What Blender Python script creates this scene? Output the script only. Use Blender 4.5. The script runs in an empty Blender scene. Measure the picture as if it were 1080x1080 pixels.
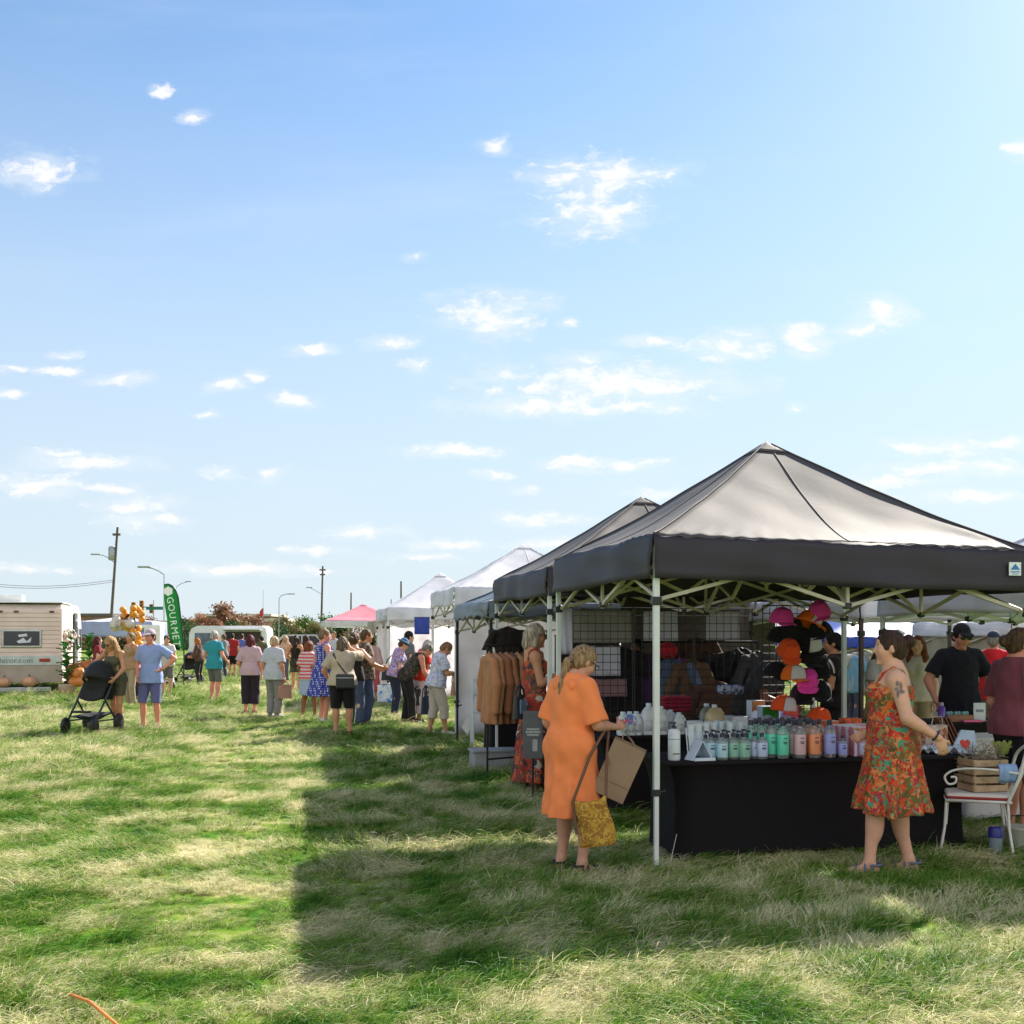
import bpy, bmesh, math, random
import numpy as np
from mathutils import Vector, Matrix, Quaternion
R = math.radians
rng = np.random.default_rng(7)
random.seed(11)
scene = bpy.context.scene
COL = scene.collection
F_PX, HZ, CAMH = 1200.0, 668.0, 1.70

def at(px, py, d):
    """point of the place that the photo shows at pixel px,py, d metres ahead"""
    return Vector(((px-540)/F_PX*d, d, CAMH-(py-HZ)/F_PX*d))
def gx(px, d): return (px-540)/F_PX*d
def gd(py): return CAMH*F_PX/(py-HZ)

# ------------------------------------------------------------------ materials
MATS = {}
def nd(nt, t, **kw):
    n = nt.nodes.new(t)
    for k, v in kw.items():
        if k.startswith('i_'): n.inputs[k[2:].replace('_', ' ')].default_value = v
        else: setattr(n, k, v)
    return n
def newmat(name):
    m = bpy.data.materials.new(name); m.use_nodes = True
    nt = m.node_tree
    b = nt.nodes['Principled BSDF']
    return m, nt, b
def c4(c): return (c[0], c[1], c[2], 1.0)
def S(r, g, b, k=1.0):
    f = lambda v: ((v/255+.055)/1.055)**2.4 if v/255 > .04045 else v/255/12.92
    return (f(r)*k, f(g)*k, f(b)*k)
def ramp(nt, stops, interp='LINEAR'):
    n = nt.nodes.new('ShaderNodeValToRGB'); cr = n.color_ramp; cr.interpolation = interp
    while len(cr.elements) > 1: cr.elements.remove(cr.elements[-1])
    cr.elements[0].position = stops[0][0]; cr.elements[0].color = c4(stops[0][1])
    for p, c in stops[1:]:
        e = cr.elements.new(p); e.color = c4(c)
    return n
def add_bump(nt, b, scale, strength, dist=.01, coord=None, stretch=None, detail=3):
    no = nd(nt, 'ShaderNodeTexNoise'); no.inputs['Scale'].default_value = scale; no.inputs['Detail'].default_value = detail
    tc = nt.nodes.new('ShaderNodeTexCoord')
    src = tc.outputs['Object']
    if stretch:
        mp = nt.nodes.new('ShaderNodeMapping'); mp.inputs['Scale'].default_value = stretch
        nt.links.new(src, mp.inputs[0]); src = mp.outputs[0]
    nt.links.new(src, no.inputs['Vector'])
    bu = nd(nt, 'ShaderNodeBump'); bu.inputs['Strength'].default_value = strength; bu.inputs['Distance'].default_value = dist
    nt.links.new(no.outputs['Fac'], bu.inputs['Height']); nt.links.new(bu.outputs[0], b.inputs['Normal'])
    return no
def translucent(nt, b, colsock, colval, fac):
    out = nt.nodes['Material Output']
    tr = nt.nodes.new('ShaderNodeBsdfTranslucent'); mx = nt.nodes.new('ShaderNodeMixShader')
    mx.inputs[0].default_value = fac
    if colsock: nt.links.new(colsock, tr.inputs[0])
    else: tr.inputs[0].default_value = c4(colval)
    nt.links.new(b.outputs[0], mx.inputs[1]); nt.links.new(tr.outputs[0], mx.inputs[2]); nt.links.new(mx.outputs[0], out.inputs[0])
def mat(name, col, rough=.6, metal=0., spec=.5, var=.12, vscale=6., bump=0., bscale=60., trans=0., sheen=0., stretch=None, glass=0., coat=0., vstretch=None):
    key = name
    if key in MATS: return MATS[key]
    m, nt, b = newmat(name)
    b.inputs['Roughness'].default_value = rough; b.inputs['Metallic'].default_value = metal
    b.inputs['Specular IOR Level'].default_value = spec
    b.inputs['Sheen Weight'].default_value = sheen
    b.inputs['Transmission Weight'].default_value = glass
    b.inputs['Coat Weight'].default_value = coat
    src = None
    if var > 0:
        tc = nt.nodes.new('ShaderNodeTexCoord'); no = nd(nt, 'ShaderNodeTexNoise'); no.inputs['Scale'].default_value = vscale
        no.inputs['Detail'].default_value = 5
        if vstretch:
            mp_ = nt.nodes.new('ShaderNodeMapping'); mp_.inputs['Scale'].default_value = vstretch; nt.links.new(tc.outputs['Object'], mp_.inputs[0]); nt.links.new(mp_.outputs[0], no.inputs['Vector'])
        else: nt.links.new(tc.outputs['Object'], no.inputs['Vector'])
        lo = tuple(max(0, v*(1-var*1.6)) for v in col); hi = tuple(min(1, v*(1+var)) for v in col)
        rp = ramp(nt, [(.3, lo), (.7, hi)]); nt.links.new(no.outputs['Fac'], rp.inputs[0])
        nt.links.new(rp.outputs[0], b.inputs['Base Color']); src = rp.outputs[0]
    else:
        b.inputs['Base Color'].default_value = c4(col)
    if bump: add_bump(nt, b, bscale, bump, .01, stretch=stretch)
    if trans: translucent(nt, b, src, col, trans)
    MATS[key] = m
    return m
def cloth(name, col, **kw):
    a = dict(rough=.85, spec=.2, var=.035, vscale=9, bump=.3, bscale=13., sheen=.1); a.update(kw)
    return mat(name, col, **a)
def pattern(name, kind, cols, scale=12., rough=.8):
    if name in MATS: return MATS[name]
    m, nt, b = newmat(name); b.inputs['Roughness'].default_value = rough; b.inputs['Specular IOR Level'].default_value = .2
    tc = nt.nodes.new('ShaderNodeTexCoord')
    L = nt.links.new
    if kind == 'stripes':
        mp = nt.nodes.new('ShaderNodeSeparateXYZ'); L(tc.outputs['Object'], mp.inputs[0])
        mu = nd(nt, 'ShaderNodeMath', operation='MULTIPLY'); mu.inputs[1].default_value = scale; L(mp.outputs['Z'], mu.inputs[0])
        fr = nd(nt, 'ShaderNodeMath', operation='FRACT'); L(mu.outputs[0], fr.inputs[0])
        rp = ramp(nt, [(0, cols[0]), (.5, cols[1])], 'CONSTANT'); L(fr.outputs[0], rp.inputs[0]); L(rp.outputs[0], b.inputs['Base Color'])
    elif kind == 'dots':
        vo = nd(nt, 'ShaderNodeTexVoronoi'); vo.inputs['Scale'].default_value = scale; vo.inputs['Randomness'].default_value = .15
        L(tc.outputs['Object'], vo.inputs['Vector'])
        rp = ramp(nt, [(0, cols[1]), (.32, cols[0])], 'CONSTANT'); L(vo.outputs['Distance'], rp.inputs[0]); L(rp.outputs[0], b.inputs['Base Color'])
    else:
        n0 = nd(nt, 'ShaderNodeTexNoise'); n0.inputs['Scale'].default_value = scale*.7; n0.inputs['Detail'].default_value = 3
        L(tc.outputs['Object'], n0.inputs['Vector'])
        mxv = nd(nt, 'ShaderNodeVectorMath', operation='MULTIPLY_ADD'); mxv.inputs[1].default_value = (.16,)*3
        L(n0.outputs['Color'], mxv.inputs[0]); L(tc.outputs['Object'], mxv.inputs[2])
        v1 = nd(nt, 'ShaderNodeTexVoronoi'); v1.inputs['Scale'].default_value = scale; L(mxv.outputs[0], v1.inputs['Vector'])
        sp = nt.nodes.new('ShaderNodeSeparateColor'); L(v1.outputs['Color'], sp.inputs[0])
        k = len(cols)
        rp = ramp(nt, [(i/k, cols[i]) for i in range(k)], 'CONSTANT'); L(sp.outputs[0], rp.inputs[0])
        v2 = nd(nt, 'ShaderNodeTexVoronoi'); v2.inputs['Scale'].default_value = scale*2.7; L(mxv.outputs[0], v2.inputs['Vector'])
        sp2 = nt.nodes.new('ShaderNodeSeparateColor'); L(v2.outputs['Color'], sp2.inputs[0])
        rp2 = ramp(nt, [(i/k, cols[(i*2+1) % k]) for i in range(k)], 'CONSTANT'); L(sp2.outputs[1], rp2.inputs[0])
        n2 = nd(nt, 'ShaderNodeTexNoise'); n2.inputs['Scale'].default_value = scale*1.3; L(tc.outputs['Object'], n2.inputs['Vector'])
        gt = nd(nt, 'ShaderNodeMath', operation='GREATER_THAN'); gt.inputs[1].default_value = .52; L(n2.outputs['Fac'], gt.inputs[0])
        mx = nd(nt, 'ShaderNodeMix', data_type='RGBA'); L(gt.outputs[0], mx.inputs[0]); L(rp.outputs[0], mx.inputs[6]); L(rp2.outputs[0], mx.inputs[7])
        L(mx.outputs[2], b.inputs['Base Color'])
    add_bump(nt, b, 16, .25)
    MATS[name] = m
    return m
def attr_mat(name, rough=.5, spec=.4, sss=0.):
    if name in MATS: return MATS[name]
    m, nt, b = newmat(name); a = nd(nt, 'ShaderNodeAttribute', attribute_name='Col')
    no = nd(nt, 'ShaderNodeTexNoise'); no.inputs['Scale'].default_value = 30
    tc = nt.nodes.new('ShaderNodeTexCoord'); nt.links.new(tc.outputs['Object'], no.inputs['Vector'])
    hs = nd(nt, 'ShaderNodeHueSaturation'); nt.links.new(a.outputs['Color'], hs.inputs['Color'])
    mr = nd(nt, 'ShaderNodeMapRange'); mr.inputs['To Min'].default_value = .88; mr.inputs['To Max'].default_value = 1.12
    nt.links.new(no.outputs['Fac'], mr.inputs[0]); nt.links.new(mr.outputs[0], hs.inputs['Value'])
    nt.links.new(hs.outputs[0], b.inputs['Base Color'])
    b.inputs['Roughness'].default_value = rough; b.inputs['Specular IOR Level'].default_value = spec
    MATS[name] = m
    return m

# ------------------------------------------------------------------ objects
def tag(o, label=None, cat=None, group=None, kind=None):
    if label: o['label'] = label
    if cat: o['category'] = cat
    if group: o['group'] = group
    if kind: o['kind'] = kind
    return o
def thing(name, label, cat, loc=(0, 0, 0), rz=0., group=None):
    o = bpy.data.objects.new(name, None); COL.objects.link(o)
    o.empty_display_size = .1
    o.location = loc; o.rotation_euler = (0, 0, rz)
    return tag(o, label, cat, group)
def dup(root, loc, rz=None, label=None, rot=None, sc=None):
    r = root.copy(); COL.objects.link(r); r.location = loc
    if rot is not None: r.rotation_euler = rot
    elif rz is not None: r.rotation_euler = (0, 0, rz)
    if sc: r.scale = (sc,)*3 if not hasattr(sc, '__len__') else sc
    if label: r['label'] = label
    for ch in root.children:
        c = ch.copy(); COL.objects.link(c); c.parent = r
        for g in ch.children:
            d = g.copy(); COL.objects.link(d); d.parent = c
    return r

def cr(pts, n=6):
    """rounds a run of points into a smooth curve"""
    P_ = [Vector(p) for p in pts]; P_ = [P_[0]*2-P_[1]]+P_+[P_[-1]*2-P_[-2]]; o = []
    for i in range(1, len(P_)-2):
        for k in range(n):
            t = k/n; a, b, c, d = P_[i-1:i+3]
            o.append(.5*((2*b)+(c-a)*t+(2*a-5*b+4*c-d)*t*t+(3*b-a-3*c+d)*t**3))
    return o+[P_[-2]]

class MB:
    """collects shapes; build() links them as one mesh object"""
    def __init__(s): s.v = []; s.f = []; s.sm = []
    def add(s, vs, fs, smooth=False):
        b = len(s.v); s.v.extend([tuple(v) for v in vs])
        for f in fs: s.f.append(tuple(b+i for i in f)); s.sm.append(smooth)
        return s
    def box(s, c, d, rot=None, bev=0.):
        x, y, z = d[0]/2, d[1]/2, d[2]/2
        c = Vector(c)
        if bev <= 0:
            vs = [Vector((sx*x, sy*y, sz*z)) for sz in (-1, 1) for sy in (-1, 1) for sx in (-1, 1)]
            fs = [(0, 2, 3, 1), (4, 5, 7, 6), (0, 1, 5, 4), (2, 6, 7, 3), (0, 4, 6, 2), (1, 3, 7, 5)]
        else:
            bm = bmesh.new(); bmesh.ops.create_cube(bm, size=1)
            for v in bm.verts: v.co = Vector((v.co.x*d[0], v.co.y*d[1], v.co.z*d[2]))
            bmesh.ops.bevel(bm, geom=bm.edges[:], offset=bev, segments=2, affect='EDGES', profile=.5)
            bm.verts.index_update()
            vs = [v.co.copy() for v in bm.verts]; fs = [tuple(v.index for v in f.verts) for f in bm.faces]; bm.free()
        if rot is not None:
            M = rot if isinstance(rot, Matrix) else Matrix.Rotation(rot, 3, 'Z')
            vs = [M @ v for v in vs]
        return s.add([c+v for v in vs], fs)
    def tube(s, pts, r, n=8, cap=True, smooth=True, sq=False):
        pts = [Vector(p) for p in pts]
        rs = r if hasattr(r, '__len__') else [r]*len(pts)
        if sq: n = 4; smooth = False
        rings = []; prev = None
        for i, p in enumerate(pts):
            t = (pts[min(i+1, len(pts)-1)]-pts[max(i-1, 0)]).normalized()
            if prev is None:
                u = t.orthogonal().normalized() if abs(t.z) < .9 else Vector((1, 0, 0))
                if abs(t.z) < .9: u = t.cross(Vector((0, 0, 1))).normalized()
            else: u = prev
            u = (u-t*u.dot(t)).normalized(); prev = u
            w = t.cross(u)
            off = math.pi/4 if sq else 0
            k = rs[i]*(math.sqrt(2) if sq else 1)
            rings.append([p+(u*math.cos(a*2*math.pi/n+off)+w*math.sin(a*2*math.pi/n+off))*k for a in range(n)])
        vs = [v for rg in rings for v in rg]; fs = []
        for i in range(len(rings)-1):
            for a in range(n): fs.append((i*n+a, i*n+(a+1) % n, (i+1)*n+(a+1) % n, (i+1)*n+a))
        s.add(vs, fs, smooth)
        if cap:
            s.add(rings[0], [tuple(range(n))[::-1]]); s.add(rings[-1], [tuple(range(n))])
        return s
    def lathe(s, prof, c=(0, 0, 0), n=16, smooth=True, sx=1., sy=1., sq=0.):
        c = Vector(c); vs = []; fs = []
        for r, z in prof:
            for a in range(n):
                t = a*2*math.pi/n; ca, sa = math.cos(t), math.sin(t)
                k = 1.
                if sq:
                    q = max(abs(ca), abs(sa)); k = (1-sq)+sq/q
                vs.append(c+Vector((ca*r*k*sx, sa*r*k*sy, z)))
        for i in range(len(prof)-1):
            for a in range(n): fs.append((i*n+a, i*n+(a+1) % n, (i+1)*n+(a+1) % n, (i+1)*n+a))
        s.add(vs, fs, smooth)
        m = len(prof)-1
        s.add(vs[:n], [tuple(range(n))[::-1]]); s.add(vs[m*n:], [tuple(range(n))])
        return s
    def prism(s, poly, axis, t, c=(0, 0, 0), M=None):
        """flat outline poly (2D) thickened by t; axis 'y': outline in xz, 'z': outline in xy"""
        n = len(poly); c = Vector(c); vs = []
        for k in (-t/2, t/2):
            for p in poly:
                v = Vector((p[0], k, p[1])) if axis == 'y' else (Vector((p[0], p[1], k)) if axis == 'z' else Vector((k, p[0], p[1])))
                vs.append(c+(M @ v if M else v))
        fs = [tuple(range(n)), tuple(range(2*n-1, n-1, -1))]+[(i, i+n, (i+1) % n+n, (i+1) % n) for i in range(n)]
        return s.add(vs, fs)
    def grid(s, fn, nu, nv, smooth=True, wrap=False):
        vs = [fn(i/(nu-1), j/(nv-1)) for j in range(nv) for i in range(nu)]
        fs = [(j*nu+i, j*nu+i+1, (j+1)*nu+i+1, (j+1)*nu+i) for j in range(nv-1) for i in range(nu-1)]
        return s.add(vs, fs, smooth)
    def hipgrid(s, fn, n):
        vs = [fn(i/(n-1), j/(n-1)) for j in range(n) for i in range(n)]; fs = []
        for j in range(n-1):
            for i in range(n-1):
                a, b, c, d = j*n+i, j*n+i+1, (j+1)*n+i+1, (j+1)*n+i
                if (i+.5-(n-1)/2)*(j+.5-(n-1)/2) > 0: fs += [(a, b, c), (a, c, d)]
                else: fs += [(a, b, d), (b, c, d)]
        return s.add(vs, fs, True)
    def ball(s, c, r, n=12, m=8, noise=0.):
        rr = r if hasattr(r, '__len__') else (r, r, r)
        prof = [(math.sin(math.pi*i/m), -math.cos(math.pi*i/m)) for i in range(m+1)]
        vs = []; fs = []
        for q, z in prof:
            for a in range(n):
                t = a*2*math.pi/n; k = 1+noise*random.uniform(-1, 1)
                vs.append((c[0]+rr[0]*max(q, .001)*math.cos(t)*k, c[1]+rr[1]*max(q, .001)*math.sin(t)*k, c[2]+rr[2]*z*k))
        for i in range(m):
            for a in range(n): fs.append((i*n+a, i*n+(a+1) % n, (i+1)*n+(a+1) % n, (i+1)*n+a))
        return s.add(vs, fs, True)
    def build(s, name, m, parent=None, solid=0., loc=None, subsurf=0):
        me = bpy.data.meshes.new(name); me.from_pydata(s.v, [], s.f); me.update()
        me.polygons.foreach_set('use_smooth', s.sm)
        if isinstance(m, (list, tuple)):
            for q in m: me.materials.append(q)
        else: me.materials.append(m)
        bm = bmesh.new(); bm.from_mesh(me); bmesh.ops.recalc_face_normals(bm, faces=bm.faces[:]) if not solid else None
        bm.to_mesh(me); bm.free()
        o = bpy.data.objects.new(name, me); COL.objects.link(o)
        if parent: o.parent = parent
        if loc is not None: o.location = loc
        if solid:
            md = o.modifiers.new('thick', 'SOLIDIFY'); md.thickness = solid; md.offset = 0
        if subsurf:
            md = o.modifiers.new('sub', 'SUBSURF'); md.levels = md.render_levels = subsurf
        return o
def text_obj(name, body, size, m, parent, M, extrude=.001, align='CENTER', sx=1.):
    """lettering turned into a mesh"""
    cu = bpy.data.curves.new(name, 'FONT'); cu.body = body; cu.size = size; cu.extrude = extrude
    cu.align_x = align; cu.align_y = 'CENTER'; cu.resolution_u = 2
    t = bpy.data.objects.new(name, cu); COL.objects.link(t)
    dg = bpy.context.evaluated_depsgraph_get(); dg.update()
    me = bpy.data.meshes.new_from_object(t.evaluated_get(dg))
    bpy.data.objects.remove(t); bpy.data.curves.remove(cu)
    me.transform(Matrix.Diagonal((sx, 1, 1, 1))); me.transform(M); me.materials.clear(); me.materials.append(m)
    o = bpy.data.objects.new(name, me); COL.objects.link(o)
    if parent: o.parent = parent
    return o
def facing(loc, rz=0., rx=math.pi/2):
    """matrix that stands flat lettering up at loc; rz turns it about the vertical"""
    return Matrix.Translation(loc) @ Matrix.Rotation(rz, 4, 'Z') @ Matrix.Rotation(rx, 4, 'X')
# ------------------------------------------------------------------ smooth bodies (signed distance fields, surface nets)
def axis(lo, hi, h, fine):
    xs = [lo]; x = lo
    while x < hi:
        st = h
        for a, b, q in fine:
            if a-q <= x <= b: st = min(st, q)
            elif x < a < x+st: st = max(min(st, a-x), .3*st)
        x += st; xs.append(x)
    return np.array(xs)
def V3(p): return np.array(p, dtype=float)
def prim_box(p, pad):
    if p[0] == 'c':
        a, b, r = V3(p[1]), V3(p[2]), max(p[3], p[4])
        return np.minimum(a, b)-r-pad, np.maximum(a, b)+r+pad
    if p[0] == 'e':
        r = max(p[2]) if p[3] is not None else V3(p[2]); return V3(p[1])-r-pad, V3(p[1])+r+pad
    if p[0] == 's':   # skirt: (x0,y0,z0),(x1,y1,z1), (rx0,ry0),(rx1,ry1)
        m = max(max(p[3]), max(p[4]))*1.15
        a, b = V3(p[1]), V3(p[2]); mn, mx = np.minimum(a, b), np.maximum(a, b)
        return mn-np.array([m, m, 0])-pad, mx+np.array([m, m, 0])+pad
def prim_d(p, X, Y, Z):
    if p[0] == 'c':
        a, b = V3(p[1]), V3(p[2]); ab = b-a; L2 = max(float(ab @ ab), 1e-9)
        x, y, z = X-a[0], Y-a[1], Z-a[2]
        t = np.clip((x*ab[0]+y*ab[1]+z*ab[2])/L2, 0, 1)
        return np.sqrt((x-ab[0]*t)**2+(y-ab[1]*t)**2+(z-ab[2]*t)**2)-(p[3]+(p[4]-p[3])*t)
    if p[0] == 'e':
        x, y, z = X-p[1][0], Y-p[1][1], Z-p[1][2]
        if p[3] is not None:
            m = p[3]
            x, y, z = m[0][0]*x+m[1][0]*y+m[2][0]*z, m[0][1]*x+m[1][1]*y+m[2][1]*z, m[0][2]*x+m[1][2]*y+m[2][2]*z
        r = p[2]
        k0 = np.sqrt((x/r[0])**2+(y/r[1])**2+(z/r[2])**2); k1 = np.sqrt((x/r[0]**2)**2+(y/r[1]**2)**2+(z/r[2]**2)**2)+1e-9
        return k0*(k0-1)/k1
    if p[0] == 's':
        a, b = p[1], p[2]; t = np.clip((Z-a[2])/(b[2]-a[2]), 0, 1)
        x = X-(a[0]+(b[0]-a[0])*t); y = Y-(a[1]+(b[1]-a[1])*t)
        bow = p[6].get('bow', 0)*np.sin(np.pi*t)
        rx = p[3][0]+(p[4][0]-p[3][0])*t+bow; ry = p[3][1]+(p[4][1]-p[3][1])*t+bow
        th = np.arctan2(y, x); fo = p[6]
        wv = fo.get('amp', 0)*t**1.3*(np.cos(fo.get('n', 9)*th+fo.get('ph', 0))+.6*np.cos(fo.get('n2', 14)*th+1.7+3*t))
        q = np.sqrt((x/rx)**2+(y/ry)**2)
        d = (q-1)*np.minimum(rx, ry)-wv
        hem = fo.get('hem', 0)*np.cos(3*th+.5)
        return np.maximum(d, np.maximum((a[2]-Z)*np.sign(a[2]-b[2])*-1, (Z-(b[2]+hem))*np.sign(a[2]-b[2])*-1))
def smin(a, b, k):
    if k <= 0: return np.minimum(a, b)
    h = np.clip(.5+.5*(b-a)/k, 0, 1)
    return b+(a-b)*h-k*h*(1-h)
def sdf_mesh(prims, h, fine=(), clips=(), disp=None):
    """prims: (type, ..., k, opts); opts may hold clip=[(point, normal)], op='-'"""
    lo = np.full(3, 1e9); hi = np.full(3, -1e9)
    for p in prims:
        if p[-1].get('op') == '-': continue
        a, b = prim_box(p, 0.); lo = np.minimum(lo, a); hi = np.maximum(hi, b)
    lo -= 3*h; hi += 3*h
    fx, fy, fz = ([(f[0][i]-.004, f[1][i]+.004, f[2]) for f in fine] for i in range(3))
    xs, ys, zs = axis(lo[0], hi[0], h, fx), axis(lo[1], hi[1], h, fy), axis(lo[2], hi[2], h, fz)
    f = np.full((len(xs), len(ys), len(zs)), .09)
    for p in prims:
        k = p[5]; op = p[-1]
        a, b = prim_box(p, .045+k)
        i0, i1 = np.searchsorted(xs, a[0]), np.searchsorted(xs, b[0]); j0, j1 = np.searchsorted(ys, a[1]), np.searchsorted(ys, b[1]); k0, k1 = np.searchsorted(zs, a[2]), np.searchsorted(zs, b[2])
        if i1 <= i0 or j1 <= j0 or k1 <= k0: continue
        X, Y, Z = xs[i0:i1, None, None], ys[None, j0:j1, None], zs[None, None, k0:k1]
        d = prim_d(p, X, Y, Z)
        for cp, cn in op.get('clip', ()):
            d = np.maximum(d, (X-cp[0])*cn[0]+(Y-cp[1])*cn[1]+(Z-cp[2])*cn[2])
        sl = f[i0:i1, j0:j1, k0:k1]
        if op.get('op') == '-': f[i0:i1, j0:j1, k0:k1] = -smin(-sl, d, k)
        else: f[i0:i1, j0:j1, k0:k1] = smin(sl, d, k)
    X, Y, Z = xs[:, None, None], ys[None, :, None], zs[None, None, :]
    if disp is not None: f = f+disp(X, Y, Z)
    for cp, cn in clips: f = np.maximum(f, (X-cp[0])*cn[0]+(Y-cp[1])*cn[1]+(Z-cp[2])*cn[2])
    return surface_nets(f, xs, ys, zs)
def surface_nets(f, xs, ys, zs):
    ax = (xs, ys, zs); s = f < 0
    cnt = np.zeros(tuple(n-1 for n in f.shape), np.int8)
    for dx in (0, 1):
        for dy in (0, 1):
            for dz in (0, 1):
                cnt += s[dx:dx+cnt.shape[0], dy:dy+cnt.shape[1], dz:dz+cnt.shape[2]]
    cells = np.argwhere((cnt > 0) & (cnt < 8))
    idx = np.full(cnt.shape, -1, np.int64); idx[tuple(cells.T)] = np.arange(len(cells))
    P = np.zeros((len(cells), 3)); W = np.zeros(len(cells))
    cor = [(a, b, c) for a in (0, 1) for b in (0, 1) for c in (0, 1)]
    val = {c: f[cells[:, 0]+c[0], cells[:, 1]+c[1], cells[:, 2]+c[2]] for c in cor}
    for c in cor:
        for k in range(3):
            if c[k]: continue
            e = list(c); e[k] = 1; e = tuple(e)
            va, vb = val[c], val[e]; m = (va < 0) != (vb < 0)
            t = np.where(m, va/np.where(m, va-vb, 1), 0)
            for q in range(3):
                x0 = ax[q][cells[:, q]+c[q]]
                if q == k: x0 = x0+t*(ax[q][cells[:, q]+1]-ax[q][cells[:, q]])
                P[:, q] += np.where(m, x0, 0)
            W += m
    P /= np.maximum(W, 1)[:, None]
    quads = []
    n = f.shape
    for k in range(3):
        a = [slice(None)]*3; b = [slice(None)]*3; a[k] = slice(0, n[k]-1); b[k] = slice(1, n[k])
        sa, sb = s[tuple(a)], s[tuple(b)]
        E = np.argwhere(sa != sb)
        u, v = [(1, 2), (2, 0), (0, 1)][k]
        ok = (E[:, u] > 0) & (E[:, v] > 0) & (E[:, u] < n[u]-1) & (E[:, v] < n[v]-1)
        E = E[ok]
        def g(du, dv):
            q = E.copy(); q[:, u] += du; q[:, v] += dv
            return idx[q[:, 0], q[:, 1], q[:, 2]]
        Q = np.stack([g(-1, -1), g(0, -1), g(0, 0), g(-1, 0)], 1)
        ins = sa[tuple(E.T)]
        Q[~ins] = Q[~ins][:, ::-1]
        quads.append(Q)
    return P, np.concatenate(quads)
def np_obj(name, P, Q, m, parent=None, col=None):
    me = bpy.data.meshes.new(name)
    me.vertices.add(len(P)); me.vertices.foreach_set('co', np.ascontiguousarray(P, np.float32).ravel())
    me.loops.add(Q.size); me.loops.foreach_set('vertex_index', np.ascontiguousarray(Q, np.int32).ravel())
    me.polygons.add(len(Q)); me.polygons.foreach_set('loop_start', np.arange(0, Q.size, 4, dtype=np.int32))
    me.polygons.foreach_set('use_smooth', np.ones(len(Q), bool))
    me.update(calc_edges=True); me.validate()
    if col is not None:
        a = me.color_attributes.new('Col', 'FLOAT_COLOR', 'POINT')
        a.data.foreach_set('color', np.ascontiguousarray(np.c_[col, np.ones(len(P))], np.float32).ravel())
    me.materials.append(m)
    o = bpy.data.objects.new(name, me); COL.objects.link(o)
    if parent: o.parent = parent
    return o

# ------------------------------------------------------------------ people
SKIN = S(222, 172, 146, .85)
def rotx(a): c, s = math.cos(a), math.sin(a); return np.array([[1, 0, 0], [0, c, -s], [0, s, c]])
def rotz(a): c, s = math.cos(a), math.sin(a); return np.array([[c, -s, 0], [s, c, 0], [0, 0, 1]])
def roty(a): c, s = math.cos(a), math.sin(a); return np.array([[c, 0, s], [0, 1, 0], [-s, 0, c]])
def ik(a, t, l1, l2, pole):
    a, t = V3(a), V3(t); d = t-a; L = np.linalg.norm(d)
    if L > (l1+l2)*.995: d = d*((l1+l2)*.995/L); L = np.linalg.norm(d); t = a+d
    u = d/L; x = (l1*l1-l2*l2+L*L)/(2*L); y = math.sqrt(max(l1*l1-x*x, 0))
    p = V3(pole); p = p-u*(p @ u); p /= max(np.linalg.norm(p), 1e-6)
    return a+u*x+p*y, t
def unit(v): v = V3(v); return v/max(np.linalg.norm(v), 1e-9)
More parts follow.
